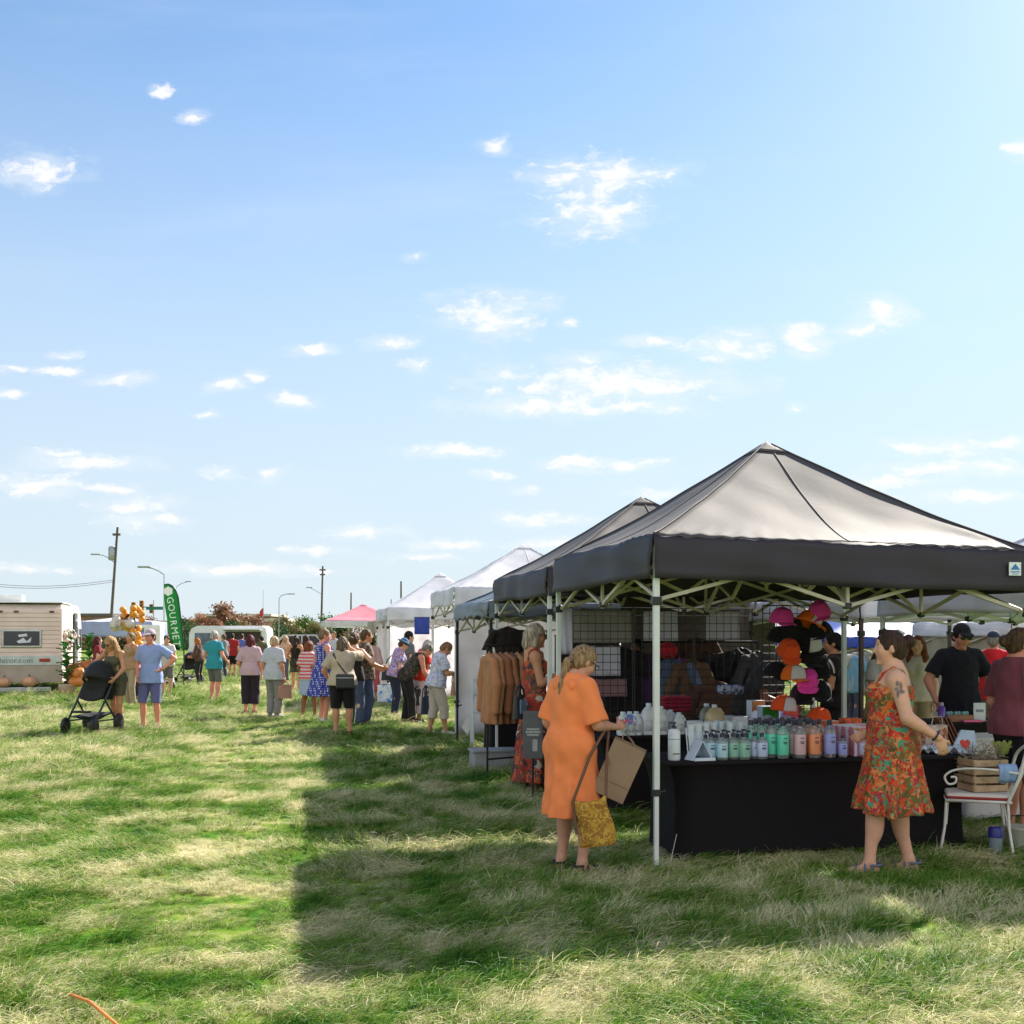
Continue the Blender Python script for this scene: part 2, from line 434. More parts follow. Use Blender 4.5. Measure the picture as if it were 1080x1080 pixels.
def person(loc, rz, label, H=1.65, b=1., fem=True, lean=0., head=(0., 0.), arms=(None, None), feet=None, skin=SKIN,
           wear=(), hair=None, hat=None, glasses=None, shoes=None, near=False, h=None, group=None, lips=None, name='person', tattoo=None, curl=(25, 25), roll=0., seed=0):
    """arms: wrist positions relative to each shoulder (left, right) in units of a 1.70 m body, or None for hanging;
    an arm may be (wrist, elbow pole, finger dir, palm normal). head=(yaw,pitch) in degrees."""
    s = H/1.70; rs = np.random.default_rng(seed+int(abs(loc[0])*100))
    root = thing(name, label, 'person', (loc[0], loc[1], loc[2] if len(loc) > 2 else 0), rz, group)
    h = h or (.011 if near else .02)
    hf = .0055 if near else .008
    LR = rotx(-R(lean)) if lean else np.eye(3)
    piv = V3((0, 0, .93*s))
    def U(p): return LR @ (V3(p)*s-piv)+piv
    hy = R(head[0]); hp = R(head[1])
    HR = LR @ rotz(hy) @ rotx(-hp) @ roty(R(roll))
    nb = U((0, -.012, 1.445))
    def Hd(p): return nb+HR @ (V3(p)*s-V3((0, -.012, 1.445))*s)
    sw = (.148 if fem else .168)*(.55+.45*b); hw = (.088 if fem else .085)*(.6+.4*b)
    E = {}
    torso = [('e', U((0, -.005, .965)), V3((.158 if fem else .15, .112, .125))*s*np.array([b, b**1.15, 1]), LR, 0, .03, E),
             ('e', U((0, .002+.03*(b-1), 1.10)), V3((.125 if fem else .14, .098, .13))*s*np.array([b**1.1, b**1.35, 1]), LR, 0, .06, E),
             ('e', U((0, .0, 1.27)), V3((.142 if fem else .16, .106, .17))*s*np.array([b, b, 1]), LR, 0, .06, E),
             ('c', U((-sw*.9, -.012, 1.374)), U((-.02, -.014, 1.418)), .042*s*(.7+.3*b), .05*s*(.7+.3*b), .05, E),
             ('c', U((sw*.9, -.012, 1.374)), U((.02, -.014, 1.418)), .042*s*(.7+.3*b), .05*s*(.7+.3*b), .05, E),
             ('c', U((0, -.02, 1.40)), U((0, -.015, 1.45)), .075*s, .056*s, .05, E)]
    if fem:
        for q in (-1, 1): torso.append(('e', U((q*.066, .085*b, 1.262)), V3((.058, .055, .06))*s*(.4+.6*b), LR, 0, .04, E))
        torso.append(('e', U((0, -.055*b, .94)), V3((.13, .07, .09))*s*b, LR, 0, .05, E))
    headp = [('c', U((0, -.012, 1.42)), Hd((0, .012, 1.53)), .054*s*(.8+.2*b), .05*s*(.8+.2*b), .03, E),
             ('e', Hd((0, .012, 1.604)), V3((.073, .094, .098))*s, HR, 0, .02, E),
             ('e', Hd((0, .05, 1.545)), V3((.054+.008*(b-1), .056, .07))*s, HR, 0, .035, E),
             ('c', Hd((0, .098, 1.597)), Hd((0, .122, 1.562)), .008*s, .0125*s, .012, E),
             ('e', Hd((0, .094, 1.520)), V3((.023, .012, .007))*s, HR, 0, .006, E),
             ('e', Hd((0, .087, 1.482)), V3((.02, .02, .016))*s, HR, 0, .02, E)]
    for q in (-1, 1):
        headp.append(('e', Hd((q*.031, .107, 1.594)), V3((.017, .013, .010))*s, HR, 0, .012, {'op': '-'}))
        headp.append(('e', Hd((q*.031, .0905, 1.593)), V3((.012, .011, .009))*s, HR, 0, .004, E))
        headp.append(('e', Hd((q*.074, .004, 1.578)), V3((.010, .022, .032))*s, HR, 0, .008, E))
        headp.append(('e', Hd((q*.043, .07, 1.555)), V3((.02, .024, .026))*s, HR, 0, .02, E))
    fine = [(Hd((0, .02, 1.6))-.13*s, Hd((0, .02, 1.6))+.14*s, .0075 if near else .011)]
    armp = []; uparm = []; forearm = []; handp = []; wr = []; ARM = []
    for i, q in enumerate((-1, 1)):
        sh = U((q*sw, -.012, 1.378))
        spec = arms[i]; pole = None; fd = None; pn = None
        if spec is None: w = (q*.07, .03, -.515)
        elif len(spec) == 3 and not hasattr(spec[0], '__len__'): w = spec
        else:
            w = spec[0]; pole = spec[1] if len(spec) > 1 else None; fd = spec[2] if len(spec) > 2 else None; pn = spec[3] if len(spec) > 3 else None
        tgt = sh+V3(w)*s
        if pole is None: pole = (q*.5, -1, -.1)
        el, wt = ik(sh, tgt, .285*s, .245*s, pole)
        ba = (.55+.45*b)
        uparm.append((q, sh, el)); ARM.append((sh, el, wt))
        armp += [('c', sh, el, .05*s*ba, .039*s*ba, .03, E), ('c', el, wt, .038*s*ba, .024*s*(.8+.2*b), .015, E),
                 ('e', sh+(el-sh)*.08, V3((.052, .055, .055))*s*ba, None, 0, .03, E),
                 ('c', el+(wt-el)*.1, el+(wt-el)*.4, .04*s*ba, .034*s*ba, .02, E)]
        forearm.append((el, wt)); wr.append(wt)
        u = unit(fd) if fd is not None else unit(wt-el)
        nrm = unit(pn) if pn is not None else unit((-q, .25, 0))
        nrm = unit(nrm-u*(nrm @ u)); side = np.cross(u, nrm)
        if pn is None and side[1] < 0: side = -side          # thumb side forward
        hs = s*(.95 if fem else 1.04)
        pc = wt+u*.052*hs
        B = np.stack([side, u, nrm], 1)
        handp.append(('e', pc, V3((.040, .052, .0155))*hs, B, 0, .012, E))
        cu = R(curl[i])
        for j, (off, ln) in enumerate(((.028, .068), (.010, .078), (-.009, .073), (-.027, .056))):
            p0 = wt+u*.085*hs+side*off*hs; p = p0; an = 0
            for k, fr in enumerate((.45, .32, .23)):
                an += cu*(.7+.12*j) if k else cu*.6
                d = u*math.cos(an)+nrm*math.sin(an)+side*off*.9*(1 if k == 0 else .3)
                p2 = p+unit(d)*ln*fr*hs
                handp.append(('c', p, p2, (.0092-.0008*k)*hs, (.0086-.0009*k)*hs, .003, E)); p = p2
        t0 = wt+u*.03*hs+side*.028*hs; t1 = t0+unit(u*.6+side*.75+nrm*.3)*.038*hs; t2 = t1+unit(u*.9+side*.25+nrm*(.35+curl[i]*.008))*.032*hs
        handp += [('c', t0, t1, .0135*hs, .0105*hs, .008, E), ('c', t1, t2, .0105*hs, .0085*hs, .003, E)]
        fine.append((pc-.05*s-np.abs(u)*.05*s, pc+.05*s+np.abs(u)*.06*s, hf))
    legp = []; LEG = []; footp = []
    feet = feet or ((-.09, 0, 0), (.09, -.02, 0))
    for i, q in enumerate((-1, 1)):
        hip = V3((q*hw, 0, .90))*s; fx, fy, fa = feet[i]
        ank = V3((fx, fy, .085))*s
        kn, ank = ik(hip, ank, .425*s, .40*s, (q*.12, 1, 0))
        LEG.append((hip, kn, ank))
        bl = (.5+.5*b)
        legp += [('c', hip, kn, .086*s*b, .054*s*bl, .03, E), ('c', kn, ank, .052*s*bl, .034*s*(.8+.2*b), .02, E),
                 ('e', kn+(ank-kn)*.3+V3((0, -.016, 0))*s, V3((.05, .05, .12))*s*bl, None, 0, .03, E)]
        fr = rotz(-R(fa)+q*-.12)
        def ft(p, ank=ank, fr=fr): return V3((ank[0], ank[1], ank[2]-.085*s))+fr @ (V3(p)*s)
        footp.append((ft, fr))
        legp += [('c', ft((0, -.035, .036)), ft((0, .10, .026)), .032*s, .027*s, .025, E), ('c', ank, ft((0, .03, .045)), .034*s, .03*s, .03, E),
                 ('e', ft((0, .105, .022)), V3((.042, .062, .019))*s, fr, 0, .02, E)]
        for j in range(5): legp.append(('c', ft((q*(-.028+j*.0145), .135, .017)), ft((q*(-.03+j*.0155), .178-.011*j, .014)), .0105*s, .0098*s, .004, E))
        if near or not shoes: fine.append((ft((-.05, .1, 0)), ft((.05, .19, .03)), .008 if near else .014))
    fine2 = []
    for f in fine: fine2.append((np.minimum(f[0], f[1]), np.maximum(f[0], f[1]), f[2]))
    P, Q = sdf_mesh(torso+legp+armp+headp+handp, h, fine2)
    # complexion: lips, brows, eyes, flushed cheeks are the skin's own colours
    col = np.tile(V3(skin), (len(P), 1))
    loc_h = (P-nb) @ HR/s+V3((0, -.012, 1.445))
    def spot(c, r, colr, mixv=1.):
        q = (((loc_h-V3(c))/V3(r))**2).sum(1); w = np.clip(1.4-q, 0, 1)[:, None]*mixv
        col[:] = col*(1-w)+V3(colr)*w
    spot((0, .106, 1.521), (.022, .018, .008), lips or (skin[0]*.72, skin[1]*.42, skin[2]*.42), .9)
    for q in (-1, 1):
        spot((q*.031, .1, 1.6125), (.019, .02, .0045), (.09, .055, .035), .8)
        spot((q*.031, .103, 1.594), (.013, .02, .0075), (.55, .52, .5), .9)
        spot((q*.031, .103, 1.594), (.006, .03, .007), (.03, .025, .02), 1)
        spot((q*.045, .08, 1.55), (.025, .04, .02), (skin[0]*1.0, skin[1]*.8, skin[2]*.78), .5)
    if tattoo:
        for c, r, cc in tattoo(ARM, U):
            q = (((P-V3(c))/V3(r))**2).sum(1); w = np.clip(1.5-q, 0, 1)[:, None]*.85
            col[:] = col*(1-w)+V3(cc)*w
    body = np_obj('body', P, Q, attr_mat('skin', .5, .35), root, col)
    # ---- clothing
    up = LR @ V3((0, 0, 1)); dn = -up
    def fold(a, fz=26., seed=0):
        r2 = np.random.default_rng(seed+3); ph = r2.uniform(0, 6.28, 6)
        return lambda X, Y, Z: a*(np.sin(X*31+Z*fz*.4+ph[0])*np.sin(Z*fz+Y*17+ph[1])+.6*np.sin(X*55-Z*19+ph[2])*np.sin(Y*43+Z*30+ph[3]))
    def grow(pr, o):
        r = []
        for p in pr:
            if p[-1].get('op') == '-': continue
            if p[0] == 'c': r.append(('c', p[1], p[2], p[3]+o, p[4]+o, p[5], p[6]))
            else: r.append(('e', p[1], V3(p[2])+o, p[3], 0, p[5], p[6]))
        return r
    hg = .010 if near else max(.016, h*.85)
    for g in wear:
        kind, m = g['kind'], g['mat']; o = g.get('off', .022 if kind in ('shirt', 'vest') else .014)*s**.5
        nm = g.get('name', kind)
        if kind in ('shirt', 'dress', 'tank', 'vest'):
            pr = grow(torso, o)
            sl = g.get('sleeve', .55)
            top = g.get('top', 1.475 if kind in ('shirt',) else 1.36)
            clips_t = [(U((0, 0, top)), up)]
            if kind in ('tank', 'vest') or g.get('straps'):
                pr = [p[:-1]+({'clip': [(U((0, 0, top)), up)]},) for p in pr if not (p[0] == 'c' and abs(p[1][0]-p[2][0]) > .07)]
                sx = g.get('strapx', .085)
                for q in (-1, 1):
                    arc = [U((q*sx*1.05, .10*b+.01, top-.06)), U((q*sx*1.08, .07, 1.405)), U((q*sx*1.12, .0, 1.447)), U((q*sx*1.1, -.06, 1.42)), U((q*sx*1.0, -.095*b, top-.06))]
                    for a1, a2 in zip(arc[:-1], arc[1:]): pr.append(('c', a1, a2, g.get('strapw', .012)*s, g.get('strapw', .012)*s, .008, E))
                clips_t = []
            if sl > 0 and kind in ('shirt', 'dress') and not g.get('straps'):
                for i, (q, sh, el) in enumerate(uparm):
                    ba = (.55+.45*b)
                    e1 = sh+(el-sh)*min(sl, 1.)
                    ax_ = unit(el-sh)
                    pr.append(('c', sh, e1+ax_*.05, .051*s*ba+o*.8, (.043+.014*g.get('loose', 1))*s*ba+o, .03, {'clip': [(e1, ax_)]} if sl <= 1 else E))
                    if sl > 1:
                        f0, f1 = forearm[i]; e2 = f0+(f1-f0)*(sl-1); a2 = unit(f1-f0)
                        pr.append(('c', f0, e2, .042*s*ba+o, .03*s+o, .02, {'clip': [(e2, a2)]}))
            hem = g.get('hem', .86)
            if kind == 'dress' or g.get('flare'):
                fo = dict(amp=g.get('amp', .012)*s, n=g.get('n', 9), n2=g.get('n2', 15), ph=g.get('ph', .5), hem=g.get('hemw', .006), bow=g.get('bow', 0))
                wz = g.get('waist', 1.06)
                r0 = V3(g.get('r0', (.145, .12)))*s*b; r1 = V3(g.get('r1', (.25, .21)))*s*b**.7
                c0 = U((0, 0, wz)); c1 = V3((g.get('dx', 0), g.get('dy', 0), hem))*s
                pr.append(('s', c0, c1, r0, r1, .05, fo))
                clips = clips_t
            else:
                clips = clips_t+[(U((0, 0, hem)), dn)]
                if hem < .9:
                    pr.append(('s', U((0, 0, 1.08)), V3((0, 0, hem-.03))*s if not lean else U((0, 0, hem-.03)), V3((.128, .104))*s*b+o, V3((.168+.02*g.get('boxy', 1), .125+.015*g.get('boxy', 1)))*s*b+o, .05, dict(amp=.006)))
            if hem < .88 and not lean > 25:
                for hip, kn, ank in LEG:
                    k2 = hip+(kn-hip)*min(1., (.9-hem)/.43)*.9
                    pr.append(('c', hip, k2, .088*s*b+o, .07*s*b+o, .05, {'clip': [((0, 0, hem*s), (0, 0, -1))]}))
            if g.get('open'):      # low V front
                pr.append(('e', U((0, .12, 1.44)), V3((.06, .09, .11))*s, LR, 0, .01, {'op': '-'}))
            pr.append(('e', U((0, .045, 1.475)), V3((.062, .07, .05))*s, LR, 0, .01, {'op': '-'})) if kind == 'shirt' else None
            P, Q = sdf_mesh(pr, hg, (), clips, fold(g.get('fold', .0045), g.get('fz', 24.), seed+len(nm)))
            ob = np_obj(nm, P, Q, m, root)
            if g.get('label'): ob['label'] = g['label']
        elif kind in ('trousers', 'shorts', 'capri', 'leggings'):
            hz = g.get('hem', {'trousers': .1, 'shorts': .52, 'capri': .3, 'leggings': .12}[kind])
            pr = [p for p in grow(torso, o) if p[0] == 'e' and p[1][2] < 1.03*s and (abs(p[1][0]) < .01)]
            wid = g.get('wide', 1.)
            for hip, kn, ank in LEG:
                bl = (.5+.5*b)
                pr += [('c', hip, kn, .086*s*b+o, .054*s*bl+o*1.3*wid, .03, E)]
                if hz < .46:
                    pr.append(('c', kn, ank, .053*s*bl+o*1.3*wid, .037*s+o*1.8*wid, .02, E))
                else:
                    pr[-1] = ('c', hip, kn, .086*s*b+o, .058*s*bl+o*1.7*wid, .03, E)
            P, Q = sdf_mesh(pr, hg, (), [(V3((0, 0, hz*s)), (0, 0, -1)), (U((0, 0, g.get('top', 1.04))), up)], fold(.004, 20., seed+9))
            np_obj(nm, P, Q, m, root)
        elif kind == 'skirt':
            hem = g.get('hem', .5)
            fo = dict(amp=g.get('amp', .014)*s, n=g.get('n', 9), n2=15, ph=.3, hem=.006)
            pr = [('s', U((0, 0, g.get('top', 1.04))), V3((0, g.get('dy', 0), hem))*s, V3(g.get('r0', (.15, .12)))*s*b, V3(g.get('r1', (.24, .2)))*s*b, .02, fo)]
            pr += [('c', a_, a_+(k_-a_)*.5, .088*s*b+o, .075*s*b+o, .05, E) for a_, k_, n_ in LEG]
            P, Q = sdf_mesh(pr, hg, (), [(V3((0, 0, hem*s)), (0, 0, -1))], fold(.004, 20., 3)); np_obj(nm, P, Q, m, root)
    # ---- hair
    if hair:
        hk, hm = hair[0], hair[1]
        pr = [('e', Hd((0, .002, 1.612)), V3((.083, .101, .102))*s, HR, 0, .01, E)]
        if hk in ('long', 'bob', 'pony', 'bun'):
            pr.append(('e', Hd((0, -.03, 1.585)), V3((.083, .075, .10))*s, HR, 0, .02, E))
        fc = [('e', Hd((0, .115, 1.562)), V3((.068, .075, .088))*s, HR, 0, .02, {'op': '-'})]
        low = [('e', Hd((0, .03, 1.50)), V3((.072, .07, .08))*s, HR, 0, .01, {'op': '-'})]
        extra = []
        if hk == 'long':
            ln = hair[2] if len(hair) > 2 else .3
            for q in (-1, 1):
                extra += [('c', Hd((q*.066, -.01, 1.60)), U((q*.095, .03, 1.42)), .036*s, .045*s, .03, E), ('c', U((q*.095, .035, 1.42)), U((q*.10, .085*b, 1.46-ln)), .045*s, .022*s, .03, E)]
            extra += [('c', Hd((0, -.06, 1.58)), U((0, -.085, 1.43)), .07*s, .075*s, .03, E), ('c', U((0, -.085, 1.43)), U((0, -.10*b, 1.47-ln)), .072*s, .04*s, .03, E)]
        elif hk == 'bob':
            extra += [('c', Hd((-.062, -.02, 1.60)), Hd((-.068, .0, 1.49)), .034*s, .036*s, .03, E), ('c', Hd((.062, -.02, 1.60)), Hd((.068, .0, 1.49)), .034*s, .036*s, .03, E),
                      ('c', Hd((0, -.06, 1.58)), Hd((0, -.066, 1.49)), .06*s, .062*s, .03, E)]
        elif hk == 'pony':
            extra += [('c', Hd((0, -.085, 1.545)), Hd((0, -.115, 1.52)), .03*s, .028*s, .02, E), ('c', Hd((0, -.115, 1.52)), U((0, -.125, 1.38)), .028*s, .022*s, .02, E), ('c', U((0, -.125, 1.38)), U((.01, -.13, 1.27)), .022*s, .008*s, .02, E)]
        elif hk == 'bun':
            bz = hair[2] if len(hair) > 2 else 1.60
            extra += [('c', Hd((0, -.07, bz-.02)), Hd((0, -.12, bz)), .03*s, .03*s, .02, E), ('e', Hd((0, -.122, bz)), V3((.052, .042, .048))*s, HR, 0, .012, E)]
        elif hk == 'short':
            extra += [('e', Hd((0, -.055, 1.56)), V3((.07, .05, .06))*s, HR, 0, .02, E)]
        hh = .008 if near else .012
        ph = rs.uniform(0, 6, 4); am = .0045 if near else .005
        def hd(X, Y, Z): return am*np.sin(X*95+Z*23+ph[0])*np.sin(Y*80+Z*31+ph[1])+.4*am*np.sin(X*210+ph[2])*np.sin(Y*190+Z*60+ph[3])
        order = pr+(low if hk in ('short', 'bun', 'pony') else [])+extra+fc
        P, Q = sdf_mesh(order, hh, (), (), hd)
        hob = np_obj('hair', P, Q, hm, root)
        if hk == 'pony':
            t = MB(); t.tube([Hd((-.03, -.105, 1.525)), Hd((0, -.135, 1.53)), Hd((.03, -.105, 1.525)), Hd((0, -.075, 1.515)), Hd((-.03, -.105, 1.525))], .011*s, 8); t.build('hair_tie', cloth('black cotton', (.015, .015, .018)), hob)
    if hat:
        hk, hm = hat[0], hat[1]
        if hk == 'cap':
            pr = [('e', Hd((0, .004, 1.625)), V3((.086, .105, .098))*s, HR, 0, .0, {'clip': [(Hd((0, 0, 1.625)), HR @ V3((0, 0, -1)))]})]
            bd = hat[2] if len(hat) > 2 else 1
            pr.append(('e', Hd((0, bd*.125, 1.632)), V3((.07, .075, .012))*s, HR @ rotx(-.15*bd), 0, .01, E))
        elif hk == 'sunhat':
            pr = [('e', Hd((0, 0, 1.65)), V3((.088, .1, .085))*s, HR, 0, .0, {'clip': [(Hd((0, 0, 1.63)), HR @ V3((0, 0, -1)))]}),
                  ('e', Hd((0, .01, 1.635)), V3((.155, .17, .022))*s, HR, 0, .02, E)]
        elif hk == 'band':
            pr = [('e', Hd((0, .0, 1.63)), V3((.088, .02, .092))*s, HR @ rotx(.3), 0, .01, E)]
        P, Q = sdf_mesh(pr, .009 if near else .012, (), ()); np_obj('hat' if hk != 'band' else 'headband', P, Q, hm, root)
    if glasses:
        gm = MB()
        for q in (-1, 1):
            pts = [(q*(.033+.026*math.cos(a)), .123, 1.592+.02*math.sin(a)) for a in np.linspace(0, 6.283, 13)]
            if glasses == 'sun':
                gm.add([Hd(p) for p in pts[:-1]]+[Hd((p[0], p[1]-.005, p[2])) for p in pts[:-1]], [tuple(range(12)), tuple(range(23, 11, -1))]+[(i, i+12, (i+1) % 12+12, (i+1) % 12) for i in range(12)])
            else: gm.tube([Hd(p) for p in pts], .0022, 6)
            gm.tube([Hd((q*.057, .122, 1.597)), Hd((q*.078, .06, 1.597)), Hd((q*.079, -.005, 1.59))], .003, 6)
        gm.tube([Hd((-.01, .122, 1.598)), Hd((.01, .122, 1.598))], .003, 6)
        gm.build('glasses', mat('dark frames', (.012, .011, .012), .25, var=0), root)
    if shoes:
        sk, sm = shoes
        for ft, fr in footp:
            mb = []
            if sk == 'shoe':
                mb = [('c', ft((0, -.035, .045)), ft((0, .10, .038)), .044*s, .038*s, .02, E), ('e', ft((0, .11, .032)), V3((.05, .085, .034))*s, fr, 0, .02, E), ('c', ft((0, -.02, .05)), ft((0, -.02, .085)), .045*s, .043*s, .02, E)]
                P, Q = sdf_mesh(mb, .012, (), [(ft((0, 0, .004)), (0, 0, -1)), (ft((0, -.02, .10)), (0, 0, 1))]); np_obj('shoe', P, Q, sm, root)
            else:
                sb = MB(); out = [(.0, -.075), (.036, -.06), (.034, 0), (.048, .09), (.045, .15), (.02, .195), (-.01, .2), (-.042, .16), (-.048, .09), (-.034, 0), (-.036, -.06)]
                for z0, z1 in ((-.004, .010),):
                    n = len(out); vs = [ft((x, y, z0)) for x, y in out]+[ft((x, y, z1)) for x, y in out]
                    sb.add(vs, [tuple(range(n))[::-1], tuple(range(n, 2*n))]+[(i, (i+1) % n, (i+1) % n+n, i+n) for i in range(n)])
                for y0, zt in ((.10, .053), (.035, .078)) if sk == 'sandal' else ((.10, .056),):
                    pts = [ft((.048*math.cos(a), y0-.006*math.sin(a), .008+zt*math.sin(a))) for a in np.linspace(0, math.pi, 9)]
                    sb.tube(pts, .010*s if sk == 'sandal' else .013*s, 6)
                if sk == 'sandal':
                    sb.tube([ft((.047*math.cos(a), -.022-.058*math.sin(a), .07)) for a in np.linspace(-.3, math.pi+.3, 9)], .009*s, 6)
                    sb.tube([ft((.045, -.02, .07)), ft((.045, 0.0, .01))], .008*s, 6); sb.tube([ft((-.045, -.02, .07)), ft((-.045, 0.0, .01))], .008*s, 6)
                sb.build('sandal', sm, root)
    root['_'] = 0; del root['_']
    W = Matrix.Translation(root.location) @ Matrix.Rotation(rz, 4, 'Z')
    return root, dict(wrist=[W @ Vector(w) for w in wr], elbow=[W @ Vector(f[0]) for f in forearm], sh=[W @ Vector(a[0]) for a in ARM], W=W, U=lambda p: W @ Vector(U(p)), Hd=lambda p: W @ Vector(Hd(p)), s=s)
# ------------------------------------------------------------------ camera, sun, sky
cam = bpy.data.cameras.new('camera'); cam.lens = 40; cam.sensor_width = 36; cam.shift_y = (HZ-540)/1080
cam.clip_end = 3000; cam.clip_start = .1
co = bpy.data.objects.new('camera', cam); COL.objects.link(co); co.location = (0, 0, CAMH); co.rotation_euler = (R(90), 0, 0)
scene.camera = co
SUN_AZ, SUN_EL = 37.5, 35.8
sd = Vector((math.cos(R(SUN_EL))*math.sin(R(SUN_AZ)), math.cos(R(SUN_EL))*math.cos(R(SUN_AZ)), math.sin(R(SUN_EL))))
sl = bpy.data.lights.new('sun', 'SUN'); sl.energy = 4.3; sl.angle = R(.53); sl.color = (1, .93, .82)
so = bpy.data.objects.new('sun', sl); COL.objects.link(so); so.rotation_euler = (-sd).to_track_quat('-Z', 'Y').to_euler()
so.location = sd*200
scene.view_settings.view_transform = 'Standard'; scene.view_settings.look = 'None'
scene.cycles.max_bounces = 6; scene.cycles.diffuse_bounces = 3; scene.cycles.glossy_bounces = 3; scene.cycles.transmission_bounces = 6; scene.cycles.transparent_max_bounces = 6
scene.view_settings.exposure = 1.42; scene.view_settings.gamma = 1
wd = bpy.data.worlds.new('World'); scene.world = wd; wd.use_nodes = True
nt = wd.node_tree; L = nt.links.new
bg = nt.nodes['Background']; bg.inputs[1].default_value = .102
sky = nt.nodes.new('ShaderNodeTexSky'); sky.sky_type = 'NISHITA'; sky.sun_disc = False
sky.sun_elevation = R(SUN_EL); sky.sun_rotation = R(SUN_AZ); sky.air_density = 1.0; sky.dust_density = .32; sky.ozone_density = 2.6; sky.altitude = 200
tc = nt.nodes.new('ShaderNodeTexCoord'); sx = nt.nodes.new('ShaderNodeSeparateXYZ'); L(tc.outputs['Generated'], sx.inputs[0])
def wm(op, a, b=None, c=None, clamp=False):
    n = nd(nt, 'ShaderNodeMath', operation=op); n.use_clamp = clamp
    for i, v in enumerate((a, b, c)):
        if v is None: continue
        if isinstance(v, (int, float)): n.inputs[i].default_value = v
        else: L(v, n.inputs[i])
    return n.outputs[0]
ya = wm('MAXIMUM', wm('ABSOLUTE', sx.outputs['Y']), .05)
cu_ = nt.nodes.new('ShaderNodeCombineXYZ'); L(wm('DIVIDE', sx.outputs['X'], ya), cu_.inputs[0]); L(wm('DIVIDE', sx.outputs['Z'], ya), cu_.inputs[1]); L(wm('SIGN', sx.outputs['Y']), cu_.inputs[2])
def noise(scale, detail, stretch, rough=.6, src=None):
    mp = nt.nodes.new('ShaderNodeMapping'); mp.inputs['Scale'].default_value = stretch; L(src or cu_.outputs[0], mp.inputs[0])
    n = nd(nt, 'ShaderNodeTexNoise'); n.inputs['Scale'].default_value = scale; n.inputs['Detail'].default_value = detail; n.inputs['Roughness'].default_value = rough
    L(mp.outputs[0], n.inputs['Vector']); return n
nw = noise(22, 5, (1, 1.6, 1))
wv = nd(nt, 'ShaderNodeVectorMath', operation='MULTIPLY_ADD'); wv.inputs[1].default_value = (.040, .020, 0); L(nw.outputs['Color'], wv.inputs[0])
of = nd(nt, 'ShaderNodeVectorMath', operation='SUBTRACT'); of.inputs[1].default_value = (.020, .010, 0); L(cu_.outputs[0], of.inputs[0]); L(of.outputs[0], wv.inputs[2])
CL = [(42,180,44,15),(172,96,13,5),(205,124,13,5),(632,186,78,20),(624,222,54,26),(522,152,14,8),(1078,158,18,10),(520,332,60,19),(604,340,11,5),(335,369,28,6),(412,363,28,6),(440,386,20,5),(238,406,22,6),(270,399,18,6),(313,421,20,7),(217,437,18,4),(72,374,18,4),(12,389,20,5),(62,391,30,5),(130,400,34,6),(10,415,18,5),(95,489,62,8),(45,513,58,11),(140,534,42,10),(145,550,42,8),(232,499,22,6),(283,500,20,6),(485,476,54,7),(612,488,36,8),(665,488,36,7),(640,405,125,21),(575,428,80,12),(660,430,60,9),(620,376,30,7),(765,366,50,14),(850,357,24,16),(930,330,36,13),(905,346,34,7),(690,358,34,5),(1005,474,52,10),(985,496,60,7),(940,510,45,6),(1045,492,50,7),(1030,525,44,6),(920,526,34,6),(385,562,36,6),(565,548,44,7),(555,516,22,5),(600,574,62,5),(480,574,44,5),(440,270,12,4),(250,600,90,6),(700,520,40,5),(840,430,14,5),(330,580,40,5),(1060,468,30,7),(60,478,30,5),(110,516,30,6),(170,548,30,5),(30,600,60,5),(450,588,40,4),(520,500,20,4),(860,520,40,4),(960,470,26,5)]
dmin = None
for cx, cy, hw_, hh_ in CL:
    u, v = (cx-540)/1200, (668-cy)/1200; a, b = hw_/1200*1.12, hh_/1200*1.3
    m1 = nd(nt, 'ShaderNodeVectorMath', operation='MULTIPLY_ADD'); m1.inputs[1].default_value = (1/a, 1/b, .8); m1.inputs[2].default_value = (-u/a, -v/b, -.8); L(wv.outputs[0], m1.inputs[0])
    ln = nd(nt, 'ShaderNodeVectorMath', operation='LENGTH'); L(m1.outputs[0], ln.inputs[0])
    dmin = ln.outputs['Value'] if dmin is None else wm('MINIMUM', dmin, ln.outputs['Value'])
n1 = noise(38, 9, (1, 2.0, 1), .62, wv.outputs[0])
den = wm('ADD', wm('SUBTRACT', 1.0, dmin), wm('MULTIPLY', wm('SUBTRACT', n1.outputs['Fac'], .5), 3.3))
mr = nd(nt, 'ShaderNodeMapRange', interpolation_type='SMOOTHSTEP'); mr.inputs[1].default_value = .02; mr.inputs[2].default_value = .95; L(den, mr.inputs[0])
n2 = noise(4.5, 6, (.5, 2.6, 1), .6)
mr2 = nd(nt, 'ShaderNodeMapRange', interpolation_type='SMOOTHSTEP'); mr2.inputs[1].default_value = .5; mr2.inputs[2].default_value = .85; mr2.inputs[4].default_value = .13; L(n2.outputs['Fac'], mr2.inputs[0])
den2 = wm('ADD', wm('SUBTRACT', 1.45, dmin), wm('MULTIPLY', wm('SUBTRACT', noise(20, 7, (1, 2.4, 1), .62, wv.outputs[0]).outputs['Fac'], .5), 3.0))
mr4 = nd(nt, 'ShaderNodeMapRange', interpolation_type='SMOOTHSTEP'); mr4.inputs[1].default_value = .0; mr4.inputs[2].default_value = 1.5; mr4.inputs[4].default_value = .42; L(den2, mr4.inputs[0])
fac = wm('MAXIMUM', wm('MAXIMUM', wm('MULTIPLY', mr.outputs[0], .95), mr2.outputs[0]), mr4.outputs[0])
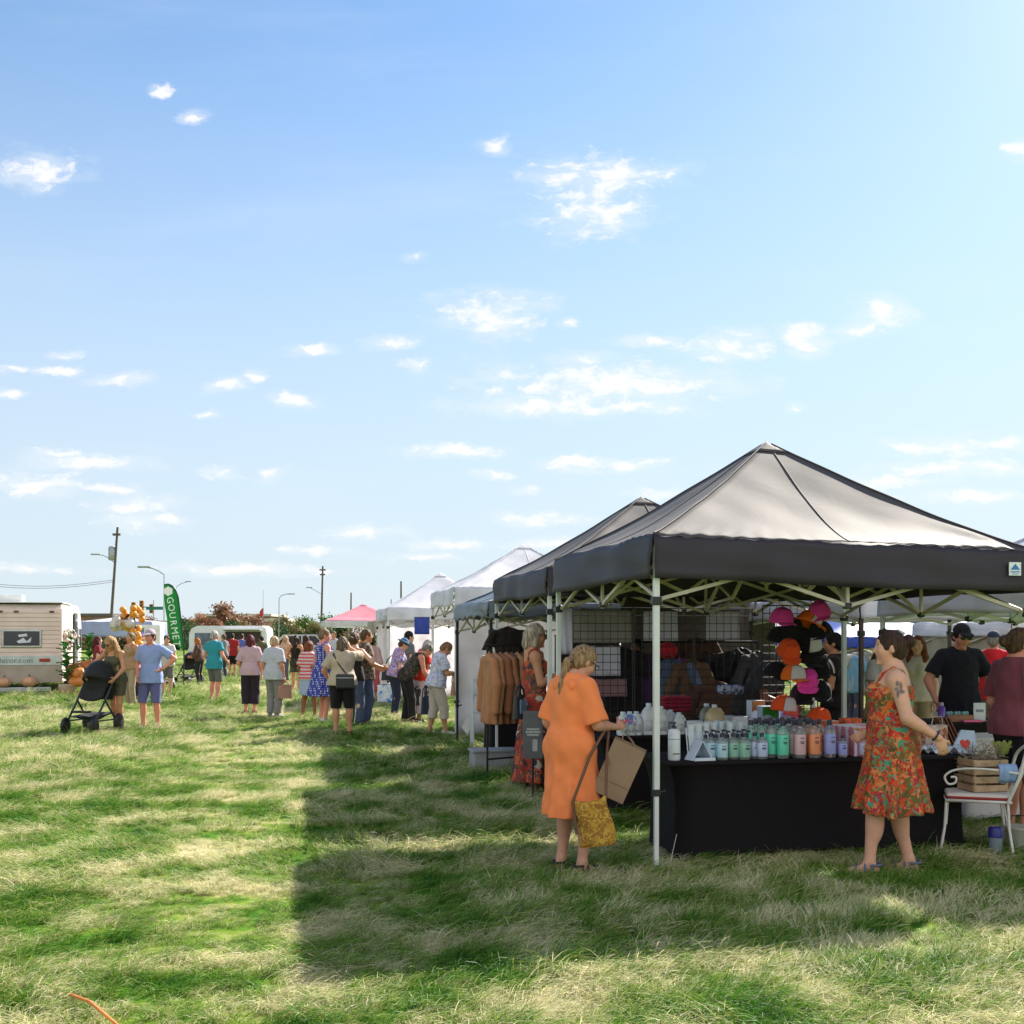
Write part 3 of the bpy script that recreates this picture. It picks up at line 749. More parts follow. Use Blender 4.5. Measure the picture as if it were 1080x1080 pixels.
# blue-white tone mixed into the sky towards the horizon to tame its brightness
mr3 = nd(nt, 'ShaderNodeMapRange', interpolation_type='SMOOTHSTEP'); mr3.inputs[1].default_value = .02; mr3.inputs[2].default_value = .60; mr3.inputs[3].default_value = .9; mr3.inputs[4].default_value = .0; L(sx.outputs['Z'], mr3.inputs[0])
# a broad bank of unseen cloud, added behind the camera to raise the fill light
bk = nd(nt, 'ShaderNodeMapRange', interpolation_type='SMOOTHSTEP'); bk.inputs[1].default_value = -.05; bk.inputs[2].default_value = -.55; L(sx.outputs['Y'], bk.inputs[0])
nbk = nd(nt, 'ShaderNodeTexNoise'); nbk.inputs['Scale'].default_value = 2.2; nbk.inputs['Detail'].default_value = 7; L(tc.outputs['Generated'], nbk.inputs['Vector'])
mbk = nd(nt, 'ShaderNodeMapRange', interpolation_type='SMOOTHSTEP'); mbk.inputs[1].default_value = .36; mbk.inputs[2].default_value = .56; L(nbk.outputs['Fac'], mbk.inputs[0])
fill_bank = wm('MULTIPLY', bk.outputs[0], mbk.outputs[0])
hs = nd(nt, 'ShaderNodeHueSaturation'); hs.inputs['Hue'].default_value = .497; hs.inputs['Saturation'].default_value = 1.14; hs.inputs['Value'].default_value = .69; L(sky.outputs[0], hs.inputs['Color'])
cm = nd(nt, 'ShaderNodeMix', data_type='RGBA'); L(fac, cm.inputs[0]); vm_ = nd(nt, 'ShaderNodeMix', data_type='RGBA'); L(mr3.outputs[0], vm_.inputs[0]); L(hs.outputs[0], vm_.inputs[6]); vm_.inputs[7].default_value = (2.55, 2.95, 3.3, 1); L(vm_.outputs[2], cm.inputs[6]); cm.inputs[7].default_value = (3.75, 3.78, 3.82, 1)
cb = nd(nt, 'ShaderNodeMix', data_type='RGBA'); L(fill_bank, cb.inputs[0]); L(cm.outputs[2], cb.inputs[6]); cb.inputs[7].default_value = (4.9, 4.75, 4.6, 1); L(cb.outputs[2], bg.inputs[0])

# ------------------------------------------------------------------ field and grass
def grass_color(nt, b, withblade):
    L = nt.links.new
    ge = nt.nodes.new('ShaderNodeNewGeometry')
    mp = nt.nodes.new('ShaderNodeMapping'); mp.inputs['Scale'].default_value = (1, 1, 0); L(ge.outputs['Position'], mp.inputs[0])
    na = nd(nt, 'ShaderNodeTexNoise'); na.inputs['Scale'].default_value = 1.5; na.inputs['Detail'].default_value = 6; na.inputs['Roughness'].default_value = .62; L(mp.outputs[0], na.inputs['Vector'])
    nb_ = nd(nt, 'ShaderNodeTexNoise'); nb_.inputs['Scale'].default_value = .16; nb_.inputs['Detail'].default_value = 3; L(mp.outputs[0], nb_.inputs['Vector'])
    ad = nd(nt, 'ShaderNodeMath', operation='MULTIPLY_ADD'); ad.inputs[1].default_value = .45; L(nb_.outputs['Fac'], ad.inputs[0]); L(na.outputs['Fac'], ad.inputs[2])
    # a trodden lane of paler grass runs along the stalls
    sp_ = nt.nodes.new('ShaderNodeSeparateXYZ'); L(ge.outputs['Position'], sp_.inputs[0])
    l1 = nd(nt, 'ShaderNodeMath', operation='MULTIPLY_ADD'); l1.inputs[1].default_value = .2; L(sp_.outputs['Y'], l1.inputs[0]); L(sp_.outputs['X'], l1.inputs[2])
    l2 = nd(nt, 'ShaderNodeMath', operation='ADD'); l2.inputs[1].default_value = .5; L(l1.outputs[0], l2.inputs[0])
    l3 = nd(nt, 'ShaderNodeMath', operation='ABSOLUTE'); L(l2.outputs[0], l3.inputs[0])
    l4 = nd(nt, 'ShaderNodeMapRange', interpolation_type='SMOOTHSTEP'); l4.inputs[1].default_value = 1.5; l4.inputs[2].default_value = .2; l4.inputs[4].default_value = .045; L(l3.outputs[0], l4.inputs[0])
    l5 = nd(nt, 'ShaderNodeMath', operation='ADD'); L(ad.outputs[0], l5.inputs[0]); L(l4.outputs[0], l5.inputs[1])
    src = l5.outputs[0]
    if withblade:
        at_ = nd(nt, 'ShaderNodeAttribute', attribute_name='rnd')
        a2 = nd(nt, 'ShaderNodeMath', operation='MULTIPLY_ADD'); a2.inputs[1].default_value = .27; L(at_.outputs['Fac'], a2.inputs[0]); L(src, a2.inputs[2])
        src = a2.outputs[0]
    s_ = .135 if withblade else 0
    rp = ramp(nt, [(.50+s_, (.014, .070, .005)), (.665+s_, (.075, .235, .012)), (.755+s_, (.23, .34, .04)), (.83+s_, (.50, .47, .21)), (.96+s_, (.76, .70, .45))])
    L(src, rp.inputs[0])
    return rp.outputs[0]
gm, gnt, gb = newmat('meadow ground'); gb.inputs['Roughness'].default_value = .95; gb.inputs['Specular IOR Level'].default_value = .1
gc = grass_color(gnt, gb, False)
mu = nd(gnt, 'ShaderNodeMix', data_type='RGBA', blend_type='MULTIPLY'); mu.inputs[0].default_value = 1; mu.inputs[7].default_value = (.62, .62, .55, 1); gnt.links.new(gc, mu.inputs[6]); gnt.links.new(mu.outputs[2], gb.inputs['Base Color'])
add_bump(gnt, gb, 3.5, .8, .06, detail=8)
fld = MB(); fld.grid(lambda u, v: (-700+1400*u, -60+1500*v, 0), 15, 15, False)
tag(fld.build('field', gm), 'mown meadow of patchy green and straw coloured grass', kind='structure')

bm_, bnt, bb = newmat('grass blades'); bb.inputs['Roughness'].default_value = .55; bb.inputs['Specular IOR Level'].default_value = .25
bc = grass_color(bnt, bb, True); bnt.links.new(bc, bb.inputs['Base Color']); translucent(bnt, bb, bc, (1, 1, 1), .36)
def tuft(n, ln, rad, wid, bend, seed):
    r = np.random.default_rng(seed); V = []; Fq = []; RN = []
    for i in range(n):
        a = r.uniform(0, 6.283); q = rad*math.sqrt(r.uniform())
        p = np.array([q*math.cos(a), q*math.sin(a), -.01]); az = r.normal(0, .85); l = ln*r.uniform(.5, 1.15)
        el = r.uniform(.45, 1.2); bd = bend*r.uniform(.5, 1.3); w = wid*r.uniform(.7, 1.3); k = 4
        hd_ = np.array([math.cos(az), math.sin(az), 0]); sv = np.array([-math.sin(az), math.cos(az), 0]); tw = r.normal(0, .6)
        sv = sv*math.cos(tw)+np.array([0, 0, 1])*math.sin(tw)
        b0 = len(V); rn = r.uniform()
        for j in range(k+1):
            ww = w*(1-.85*(j/k)**1.5)
            V += [p-sv*ww/2, p+sv*ww/2]; RN += [rn+.12*j/k]*2
            e = el-bd*(j/k)
            p = p+(hd_*math.cos(e)+np.array([0, 0, 1])*math.sin(e))*l/k
            p[2] = max(p[2], .008+.02*rn)
        for j in range(k): Fq.append([b0+2*j, b0+2*j+1, b0+2*j+3, b0+2*j+2])
    me = bpy.data.meshes.new('grass_tuft'); me.from_pydata([tuple(v) for v in V], [], Fq); me.update()
    at2 = me.attributes.new('rnd', 'FLOAT', 'POINT'); at2.data.foreach_set('value', np.array(RN, np.float32))
    me.materials.append(bm_)
    return bpy.data.objects.new('grass_tuft', me)
tcol = bpy.data.collections.new('tufts')
for k in range(4): tcol.objects.link(tuft(46, .19, .10, .0045, 1.5, k))
for k in range(2): tcol.objects.link(tuft(42, .15, .05, .0048, .7, 20+k))
def field_noise(x, y, f, s):
    return (np.sin(x*f+s)+np.sin(y*f*1.13+2.1*s)+np.sin((x+y)*f*.71+s*3)+np.sin((x-1.7*y)*f*.53+s*.7))/4
def scatter(d0, d1, dens, sc0, sc1):
    n = int((d1*d1-d0*d0)*.5*1.10*dens)
    y = np.sqrt(rng.uniform(d0*d0, d1*d1, n)); x = rng.uniform(-.55, .55, n)*y
    x += np.where(rng.uniform(size=n) < .0, 0, 0)
    fl = field_noise(x, y, .9, .3)*1.6+field_noise(x, y, 2.7, 1.9)*.9+rng.normal(0, .6, n)-.6
    sc = (rng.uniform(sc0, sc1, n))*(1+.30*field_noise(x, y, 2.0, .9)+.35*field_noise(x, y, 6.3, 2.2))
    sc = sc*(1-.35*np.exp(-((x+.2*y+.5)/.9)**2))
    ix = np.where(field_noise(x, y, 1.5, 4.)+rng.normal(0, .3, n) > .35, rng.integers(4, 6, n), rng.integers(0, 4, n))
    return x, y, fl, sc, ix
parts_ = [scatter(3.6, 8, 205, .62, 1.0), scatter(8, 14, 108, .72, 1.1), scatter(14, 26, 38, 1.0, 1.5), scatter(26, 60, 9, 1.6, 2.3)]
gx_, gy_, gf_, gs_, gi_ = [np.concatenate([p[i] for p in parts_]) for i in range(5)]
gme = bpy.data.meshes.new('grass'); N = len(gx_); gme.vertices.add(N)
gme.vertices.foreach_set('co', np.c_[gx_, gy_, np.zeros(N)].astype(np.float32).ravel())
for nm_, ty, dat in (('rot', 'FLOAT', gf_), ('scl', 'FLOAT', gs_), ('idx', 'INT', gi_)):
    a_ = gme.attributes.new(nm_, ty, 'POINT'); a_.data.foreach_set('value', dat.astype(np.int32 if ty == 'INT' else np.float32))
go = bpy.data.objects.new('grass', gme); COL.objects.link(go); tag(go, 'long windswept grass, green tufts among bleached straw', kind='stuff'); gme.materials.append(bm_)
ng = bpy.data.node_groups.new('grass scatter', 'GeometryNodeTree')
ng.interface.new_socket('Geometry', in_out='INPUT', socket_type='NodeSocketGeometry'); ng.interface.new_socket('Geometry', in_out='OUTPUT', socket_type='NodeSocketGeometry')
gi = ng.nodes.new('NodeGroupInput'); gout = ng.nodes.new('NodeGroupOutput'); ip = ng.nodes.new('GeometryNodeInstanceOnPoints')
ci = ng.nodes.new('GeometryNodeCollectionInfo'); ci.inputs['Collection'].default_value = tcol; ci.inputs['Separate Children'].default_value = True; ci.inputs['Reset Children'].default_value = True
def named(n, t):
    q = ng.nodes.new('GeometryNodeInputNamedAttribute'); q.data_type = t; q.inputs['Name'].default_value = n; return q.outputs['Attribute']
cx_ = ng.nodes.new('ShaderNodeCombineXYZ'); ng.links.new(named('rot', 'FLOAT'), cx_.inputs[2])
er = ng.nodes.new('FunctionNodeEulerToRotation'); ng.links.new(cx_.outputs[0], er.inputs[0])
ng.links.new(gi.outputs[0], ip.inputs['Points']); ng.links.new(ci.outputs[0], ip.inputs['Instance']); ip.inputs['Pick Instance'].default_value = True
ng.links.new(named('idx', 'INT'), ip.inputs['Instance Index']); ng.links.new(er.outputs[0], ip.inputs['Rotation']); ng.links.new(named('scl', 'FLOAT'), ip.inputs['Scale'])
ng.links.new(ip.outputs[0], gout.inputs[0])
go.modifiers.new('scatter', 'NODES').node_group = ng

# ------------------------------------------------------------------ tents
TAN = math.atan2(.2, .98)
E1, E2 = Vector((-.2, .98, 0)).normalized(), Vector((.98, .2, 0)).normalized()
def fabric(name, col, trans=0., rough=.5, spec=.5):
    if name in MATS: return MATS[name]
    m, nt, b = newmat(name); b.inputs['Roughness'].default_value = rough; b.inputs['Specular IOR Level'].default_value = spec
    tc = nt.nodes.new('ShaderNodeTexCoord'); no = nd(nt, 'ShaderNodeTexNoise'); no.inputs['Scale'].default_value = 2.2; no.inputs['Detail'].default_value = 6
    nt.links.new(tc.outputs['Object'], no.inputs['Vector'])
    rp = ramp(nt, [(.3, tuple(v*.86 for v in col)), (.7, tuple(min(1, v*1.1) for v in col))]); nt.links.new(no.outputs['Fac'], rp.inputs[0]); nt.links.new(rp.outputs[0], b.inputs['Base Color'])
    n2 = nd(nt, 'ShaderNodeTexNoise'); n2.inputs['Scale'].default_value = 3.2; n2.inputs['Detail'].default_value = 4; n2.inputs['Distortion'].default_value = .8; nt.links.new(tc.outputs['Object'], n2.inputs['Vector'])
    bu = nd(nt, 'ShaderNodeBump'); bu.inputs['Strength'].default_value = .05; bu.inputs['Distance'].default_value = .04; nt.links.new(n2.outputs['Fac'], bu.inputs['Height']); nt.links.new(bu.outputs[0], b.inputs['Normal'])
    if trans: translucent(nt, b, rp.outputs[0], col, trans)
    MATS[name] = m
    return m
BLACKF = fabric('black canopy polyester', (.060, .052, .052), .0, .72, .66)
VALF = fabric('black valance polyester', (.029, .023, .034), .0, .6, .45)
WHITEF = fabric('white canopy polyester', (.86, .86, .91), .48, .55)
WALLF = fabric('white wall polyester', (.88, .83, .86), .72, .6)
LAVF = fabric('pale canopy polyester', (.70, .70, .76), .25, .5)
GREYF = fabric('slate canopy polyester', (.10, .125, .15), .06, .45)
POST = mat('white powder coated steel', (.66, .70, .68), .4, .0, .5, .05)
POSTD = mat('dark steel', (.03, .03, .035), .4, .3)
TRUSS = mat('bounce tinted white truss', (.50, .46, .36), .5)  # white coated steel; the beige of bounced light is put into the colour
JOINT = mat('black plastic', (.014, .014, .016), .45, var=.05)
def tent(name, label, A, S=2.95, zb=2.14, zt=2.44, zp=3.36, fab=BLACKF, val=None, tiltx=0., tilty=0., post=POST, walls=(), wallmat=None, group='canopy tents in a row', rz=TAN, detail=2, seed=0, scallop=0., logo=False, wall_z=.03, mid=1.15, SX=None, trussm=None, drop=.15):
    rt = thing('canopy_tent', label, 'tent', (A[0], A[1], 0), rz, group)
    rr = np.random.default_rng(seed)
    SX = SX or S
    def tz(x, y): return tiltx*x/SX+tilty*y/S
    ph = rr.uniform(0, 6, 6); c = S/2; cX = SX/2; nn = 49 if detail > 1 else 25
    def roof(u, v):
        a, b = 2*u-1, 2*v-1; m = max(abs(a), abs(b)); q = min(abs(a), abs(b))/max(m, 1e-4)
        z = zt+(zp-zt)*max(0., 1-m)**mid
        z -= .07*(1-q**2)*math.sin(math.pi*min(1, m))*m            # cloth sags between the hips
        z += .012*math.sin(7*a*b+ph[0]+4*a)*math.sin(3*b+ph[1])*m+.006*math.sin(16*a+5*b+ph[2])*math.sin(11*b+ph[3])*m*(1-m)*3
        rc = math.hypot(1-abs(a), 1-abs(b))
        if rc < .7: z += .013*math.sin(13*math.atan2(1-abs(a), 1-abs(b))+ph[5])*(1-rc/.7)*min(1, rc*6)
        if m > .8: z -= .016*math.sin(30*q+ph[4])**2*(m-.8)*5*(.3+q)
        x, y = cX+a*cX, c+b*c
        return (x, y, z+tz(x, y))
    mb = MB(); mb.hipgrid(roof, nn)
    ro = mb.build('canopy', fab, rt, solid=.004)
    for sx_, sy_ in ((0, 0), (1, 0), (1, 1), (0, 1)):
        if detail < 2: break
        se = MB(); se.tube([Vector(roof(.5+(sx_-.5)*t, .5+(sy_-.5)*t))+Vector((0, 0, .007)) for t in np.linspace(.02, .998, 60)], .008, 5); se.build('seam', fab, ro)
    for sx_, sy_ in ((.5, 0), (1, .5), (.5, 1), (0, .5)):
        if detail < 2: break
        se = MB(); se.tube([Vector(roof(.5+(sx_-.5)*t, .5+(sy_-.5)*t))+Vector((0, 0, .004)) for t in np.linspace(.04, .995, 30)], .0045, 5); se.build('seam', fab, ro)
    vb = MB()
    cs = [(0, 0), (SX, 0), (SX, S), (0, S)]
    for i in range(4):
        p, q = Vector((*cs[i], 0)), Vector((*cs[(i+1) % 4], 0)); ou = (q-p).normalized().cross(Vector((0, 0, 1)))
        ph2 = rr.uniform(0, 6)
        def vf(u, v):
            w = p.lerp(q, u); k = 1-v
            bell = math.sin(math.pi*u)
            off = .006+(.014+.026*bell)*k*(1+.9*math.sin(9*u+ph2)*math.sin(4*u+ph2*2))+.008*k*math.sin(26*u+ph2+3*v)+.012*math.sin(15*u+5*v+ph2)*math.sin(6*u-4*v+ph2)
            z = zb+(zt-zb)*v+tz(w.x, w.y)-(.018*bell*math.sin(5*u+ph2)*k)+scallop*k*abs(math.sin(6*math.pi*u))
            if v > .99: off = .002; z = roof(*((w.x/SX), (w.y/S)))[2]-.001
            return w+ou*off+Vector((0, 0, z))
        vb.grid(vf, 41, 7, True)
    vo = vb.build('valance', val or fab, rt, solid=.004)
    cap = MB(); cap.grid(lambda u, v: tuple(Vector(roof(.5+(u-.5)*.10, .5+(v-.5)*.10))+Vector((0, 0, .010))), 9, 9, True)
    cap.build('peak_cap', fab, rt, solid=.004)
    zl = .57
    ins = .03
    for i, (x, y) in enumerate(cs):
        x2, y2 = x+(ins if x == 0 else -ins), y+(ins if y == 0 else -ins); dzz = tz(x, y)
        lg = MB(); lg.box((x2, y2, (zt-.03+zl)/2+dzz/2), (.042, .042, zt-.03-zl+dzz), bev=.004)
        lg.box((x2, y2, zl/2), (.032, .032, zl), bev=.003)
        lo = lg.build('leg', post, rt)
        if detail:
            fb = MB(); fb.box((x2, y2, .008), (.11, .11, .014), bev=.003); fb.box((x2, y2, .03), (.045, .045, .05), bev=.003); fb.build('foot', JOINT, lo)
            jb = MB(); jb.box((x2, y2, zl), (.052, .052, .05), bev=.006); jb.tube([(x2+.02, y2, zl), (x2+.07, y2-.01, zl+.012)], .011, 6); jb.build('leg_lock', JOINT, lo)
            sb = MB(); sb.box((x2, y2, zb-.16+dzz), (.066, .066, .06), bev=.008); sb.tube([(x2, y2, zb-.12+dzz), (x2+.03*(1 if x == 0 else -1), y2+.03*(1 if y == 0 else -1), zb-.15+dzz)], .02, 6); sb.build('slider', JOINT, lo)
            tb = MB(); tb.box((x2, y2, zt-.045+dzz), (.06, .06, .07), bev=.008); tb.build('corner_bracket', JOINT, lo)
    if detail:
        def bar(mb, p, q, w=.013):
            p, q = Vector(p), Vector(q); p.z += tz(p.x, p.y); q.z += tz(q.x, q.y); mb.tube([p, q], w, sq=True)
        zh, zlw = zt-.05, zb-drop
        for i in range(4):
            p, q = Vector((*cs[i], 0)), Vector((*cs[(i+1) % 4], 0)); d = (q-p).normalized(); inn = Vector((0, 0, 1)).cross(d)
            tr = MB(); p = p+inn*.05+d*.04; q = q+inn*.05-d*.04; m = (p+q)/2
            for s0, s1 in ((p, m), (q, m)):
                bar(tr, (s0.x, s0.y, zh), (m.x, m.y, zlw)); k = inn*.018
                bar(tr, (s0.x+k.x, s0.y+k.y, zlw), (m.x+k.x, m.y+k.y, zh))
            bar(tr, (m.x, m.y, zlw-.03), (m.x, m.y, zh), .011)
            t_o = tr.build('side_truss', trussm or TRUSS, rt)
            for zz in (zh, zlw):
                jb = MB(); jb.box((m.x, m.y, zz+tz(m.x, m.y)), (.05, .05, .045), bev=.006); jb.build('truss_joint', JOINT, t_o)
        ct = MB()
        for i in range(4):
            m = (Vector((*cs[i], 0))+Vector((*cs[(i+1) % 4], 0)))/2; cc = Vector((cX, c, 0)); m = m.lerp(cc, .03); h2 = m.lerp(cc, .5); nn_ = (cc-m).normalized().cross(Vector((0, 0, 1)))*.014
            bar(ct, (m.x+nn_.x, m.y+nn_.y, zh), (h2.x+nn_.x, h2.y+nn_.y, zlw+.12)); bar(ct, (m.x, m.y, zlw), (h2.x, h2.y, zh+.14))
            bar(ct, (h2.x+nn_.x, h2.y+nn_.y, zlw+.12), (cX+nn_.x, c+nn_.y, zh+.24)); bar(ct, (h2.x, h2.y, zh+.14), (cX, c, zlw+.22))
        ct.build('centre_truss', trussm or TRUSS, rt)
        cp = MB(); cp.tube([(cX, c, zlw+.18+tz(cX, c)), (cX, c, zp-.06+tz(cX, c))], .016, 8); cp.build('centre_pole', TRUSS, rt)
    for side in walls:
        p, q = Vector((*cs[side], 0)), Vector((*cs[(side+1) % 4], 0)); ou = (q-p).normalized().cross(Vector((0, 0, 1)))*-1
        ph3 = rr.uniform(0, 6)
        wb = MB()
        wb.grid(lambda u, v: p.lerp(q, .012+.976*u)+ou*(.075+.02*math.sin(38*u+ph3+2*v)*(1-v*.6)+.03*math.sin(9*u+ph3))+Vector((0, 0, wall_z+(zb+.12-wall_z)*v)), 61, 9, True)
        wb.build('side_wall', wallmat or fab, rt, solid=.003)
    if logo:
        dx = SX-.20
        lb = MB(); lb.box((0, 0, 0), (.10, .004, .10)); 
        lo_ = lb.build('brand_patch', mat('patch white', (.78, .82, .86), .5, var=0), vo, loc=(dx, -.05, zt-.155+tz(dx, 0)))
        l2 = MB(); l2.prism([(-.038, -.012), (-.012, .018), (0, .032), (.010, .020), (.040, -.012)], 'y', .003, (0, -.0045, .006)); l2.box((0, -.0045, -.022), (.078, .003, .007)); l2.box((0, -.0045, -.038), (.05, .003, .004))
        l2.build('mountain_mark', mat('patch blue', (.02, .19, .5), .5, var=0), lo_)
    return rt
A1 = Vector((1.0, 8.04, 0))
GT = 'canopy tents in the vendor row'
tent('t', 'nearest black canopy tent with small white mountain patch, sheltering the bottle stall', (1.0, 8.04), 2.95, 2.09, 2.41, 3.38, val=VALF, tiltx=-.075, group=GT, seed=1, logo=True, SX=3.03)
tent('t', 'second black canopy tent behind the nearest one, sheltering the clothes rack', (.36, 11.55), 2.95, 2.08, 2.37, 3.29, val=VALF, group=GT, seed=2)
tent('t', 'low slate grey canopy tent between the black and the tall white tent, with dark legs', (-.30, 14.9), 2.95, 1.88, 2.12, 2.86, fab=GREYF, post=POSTD, group=GT, seed=3, scallop=.05)
tent('t', 'tall white canopy tent with glowing white side walls next to slate tent', (-.95, 18.75), 2.95, 2.16, 2.46, 3.30, fab=WHITEF, walls=(0,), wallmat=WALLF, group=GT, seed=4)
tent('t', 'further white canopy tent with wrinkled peak and a clear side wall, beyond the bending women', (-2.93, 26.6), 2.95, 2.0, 2.28, 3.2, fab=WHITEF, walls=(3, 2), wallmat=WALLF, group=GT, seed=5, detail=1)
PINKF = fabric('pink canopy polyester', (.78, .30, .36), .25, .55)
tent('t', 'pink roofed tent with white valance, farthest along the row', (-8.1, 49.1), 3.6, 1.98, 2.25, 3.02, fab=PINKF, val=WHITEF, group=GT, seed=6, detail=0)
DGREEN = fabric('dark green canopy polyester', (.02, .06, .035), 0, .5)
BEIGEF = fabric('beige canvas', (.40, .36, .28), .15, .8)
tent('t', 'small tent with beige valance and dark green skirt between pink and white tents', (-4.75, 39.0), 2.6, 1.72, 2.12, 2.3, fab=DGREEN, val=BEIGEF, post=POSTD, group=GT, seed=7, detail=0)
tent('t', 'pale lavender canopy tent beside the bottle stall, sheltering the man in black', (4.33, 8.72), 2.95, 1.87, 2.12, 2.9, fab=LAVF, group='tents of the second row', seed=8, trussm=POST, drop=.04)
tent('t', 'pale lavender canopy tent behind the hat display, with a dark brown leg', (3.70, 12.1), 2.95, 1.86, 2.12, 2.85, fab=LAVF, post=mat('dark brown leg', (.06, .03, .025), .5), group='tents of the second row', seed=9, trussm=POST, drop=.04)
BLUEF = fabric('royal blue canopy polyester', (.012, .045, .32), .06, .5)
tent('t', 'white roofed tent with royal blue valance far behind the tattooed woman', (6.5, 22.5), 3.0, 1.62, 1.80, 2.5, fab=WHITEF, val=BLUEF, group='tents of the far row', seed=10, detail=1)
tent('t', 'all royal blue low tent far behind the hat display', (5.2, 19.0), 2.9, 1.47, 1.64, 2.1, fab=BLUEF, val=BLUEF, group='tents of the far row', seed=11, detail=1)
tent('t', 'slate blue tent far behind the man in black', (8.2, 20.2), 3.2, 1.66, 1.95, 2.5, fab=fabric('slate blue canopy polyester', (.13, .17, .25), .1), group='tents of the far row', seed=12, detail=1)
tent('t', 'white tent with beige side wall far right of the hat display', (7.2, 16.4), 2.6, 1.66, 1.86, 2.5, fab=WHITEF, group='tents of the far row', seed=13, detail=1, walls=(3,), wallmat=BEIGEF)
# ------------------------------------------------------------------ tables
BLK = cloth('black stretch cloth', (.009, .007, .009), rough=.8, bump=.55, bscale=5., stretch=(2.2, 2.2, .5), sheen=0)
def covered_table(label, A, w, d, h=.75, rz=TAN, m=None, flare=.085, group=None):
    """folding table under a tight cover; A is its front left corner"""
    t = thing('covered_table', label, 'table', (A[0], A[1], 0), rz, group)
    m = m or BLK
    cv = MB(); n = 14; loops = []
    for k in range(n+1):
        q = k/n; z = h*q; ins = flare*(1-q**5)*(1-.25*(1-q)**2) if q < 1 else 0
        lp = []
        for (x0, y0, x1, y1) in ((0, 0, w, 0), (w, 0, w, d), (w, d, 0, d), (0, d, 0, 0)):
            for s_ in np.linspace(0, 1, 13)[:-1]:
                x, y = x0+(x1-x0)*s_, y0+(y1-y0)*s_
                cx, cy = w/2, d/2
                kx, ky = (w/2-ins)/(w/2), (d/2-ins*.9)/(d/2)
                up = .05*math.sin(math.pi*s_)*(1-q)**2     # the hem arches between the feet
                dr = .006*math.sin(9*s_*(x1 != x0)*3+5*q)*(1-q)
                lp.append((cx+(x-cx)*kx, cy+(y-cy)*ky+dr, z+up+.015*(1-q)))
        loops.append(lp)
    vs = [v for lp in loops for v in lp]; m_ = len(loops[0])
    fs = [(i*m_+j, i*m_+(j+1) % m_, (i+1)*m_+(j+1) % m_, (i+1)*m_+j) for i in range(n) for j in range(m_)]
    cv.add(vs, fs, True); cv.build('cover', m, t)
    tb = MB(); tb.box((w/2, d/2, h-.012), (w+.012, d+.012, .03), bev=.008); tb.build('tabletop', m, t)
    for x in (flare+.03, w-flare-.03):
        for y in (flare+.03, d-flare-.03):
            lg = MB(); lg.tube([(x, y, 0), (x, y, h-.03)], .015, 8); lg.build('leg', POSTD, t)
    return t
TF = Vector((1.16, 8.35, 0)); TW, TD, TH = 2.5, .74, .75
covered_table('front stall table in a tight black cover, crowded with pastel soap bottles', TF, TW, TD)
TB = Vector((.80, 10.42, 0))
covered_table('rear stall table in black cover, carrying white jugs and boxed refills', TB, 2.5, .55)
covered_table('narrow black covered table behind the orange dress, under the wire grid', (.50, 11.95), 1.7, .55)
covered_table('black covered table beyond the clothes rack, cover curving in at its corner', (-.36, 15.6), 1.5, .6, .74)
def tpos(T, px, b, z=.75+.005):
    """spot on a table's top seen at column px, b metres behind its front edge"""
    r = (px-540)/F_PX; o = T+E1*b
    a = (r*o.y-o.x)/(E2.x-r*E2.y)
    p = o+E2*a; return Vector((p.x, p.y, z))

# ------------------------------------------------------------------ bottles and boxes
def slotmat(o, m):
    o.material_slots[0].link = 'OBJECT'; o.material_slots[0].material = m
CLEAR = mat('clear bottle plastic', (.86, .90, .88), .08, 0, .5, 0, glass=.85)
CAPM = mat('navy black cap', (.012, .014, .035), .35, var=.05)
WHITEP = mat('milky white plastic', (.80, .87, .90), .35, var=.05, trans=.15)
PAPERW = mat('white carton', (.74, .79, .86), .6, var=.05, vscale=4)
INK = mat('dark print', (.05, .06, .09), .6, var=0)
def labelmat(name, col): return mat('label '+name, col, .45, var=.05, vscale=20)
LM = {'mint': labelmat('mint', (.12, .62, .44)), 'pink': labelmat('pink', (.68, .44, .48)), 'peach': labelmat('peach', (.82, .30, .15)), 'lavender': labelmat('lavender', (.34, .38, .80)),
      'sky': labelmat('sky', (.42, .62, .72)), 'green': labelmat('pale green', (.25, .48, .38)), 'lilac': labelmat('lilac', (.48, .54, .78))}
def proto_bottle(h, r, capw, pump=False):
    """clear bottle with a wrap label, liquid of the label's colour and a dark cap"""
    t = thing('bottle', '', 'bottle', (0, 0, -50))
    b = MB(); b.lathe([(r*.9, 0), (r, .008), (r, h*.66), (r*.93, h*.72), (r*.62, h*.79), (capw*.8, h*.83), (capw*.8, h*.88)], n=16, sq=.25); b.build('bottle_body', CLEAR, t)
    l = MB()
    q = r*1.015; n = 16
    l.lathe([(q*.98, h*.10), (q, h*.11), (q, h*.62), (q*.98, h*.63)], n=16, sq=.25); lo = l.build('label', LM['mint'], t)
    for zz, ww in ((.54, .55), (.44, .7), (.40, .5)):
        g = MB(); g.box((0, -q*1.04, h*zz), (r*ww*1.2, .002, .006)); g.build('print_line', INK, lo)
    c = MB(); c.lathe([(capw, h*.86), (capw, h*.985), (capw*.92, h)], n=12)
    if pump: c.tube([(0, 0, h*.98), (0, 0, h*1.12)], .005, 6); c.box((0, -.02, h*1.13), (.018, .055, .014), bev=.003)
    c.build('cap', CAPM, t)
    return t
PR = {'tall': proto_bottle(.285, .043, .018), 'short': proto_bottle(.195, .042, .016), 'small': proto_bottle(.165, .034, .014), 'pump': proto_bottle(.18, .04, .016, True)}
used = set()
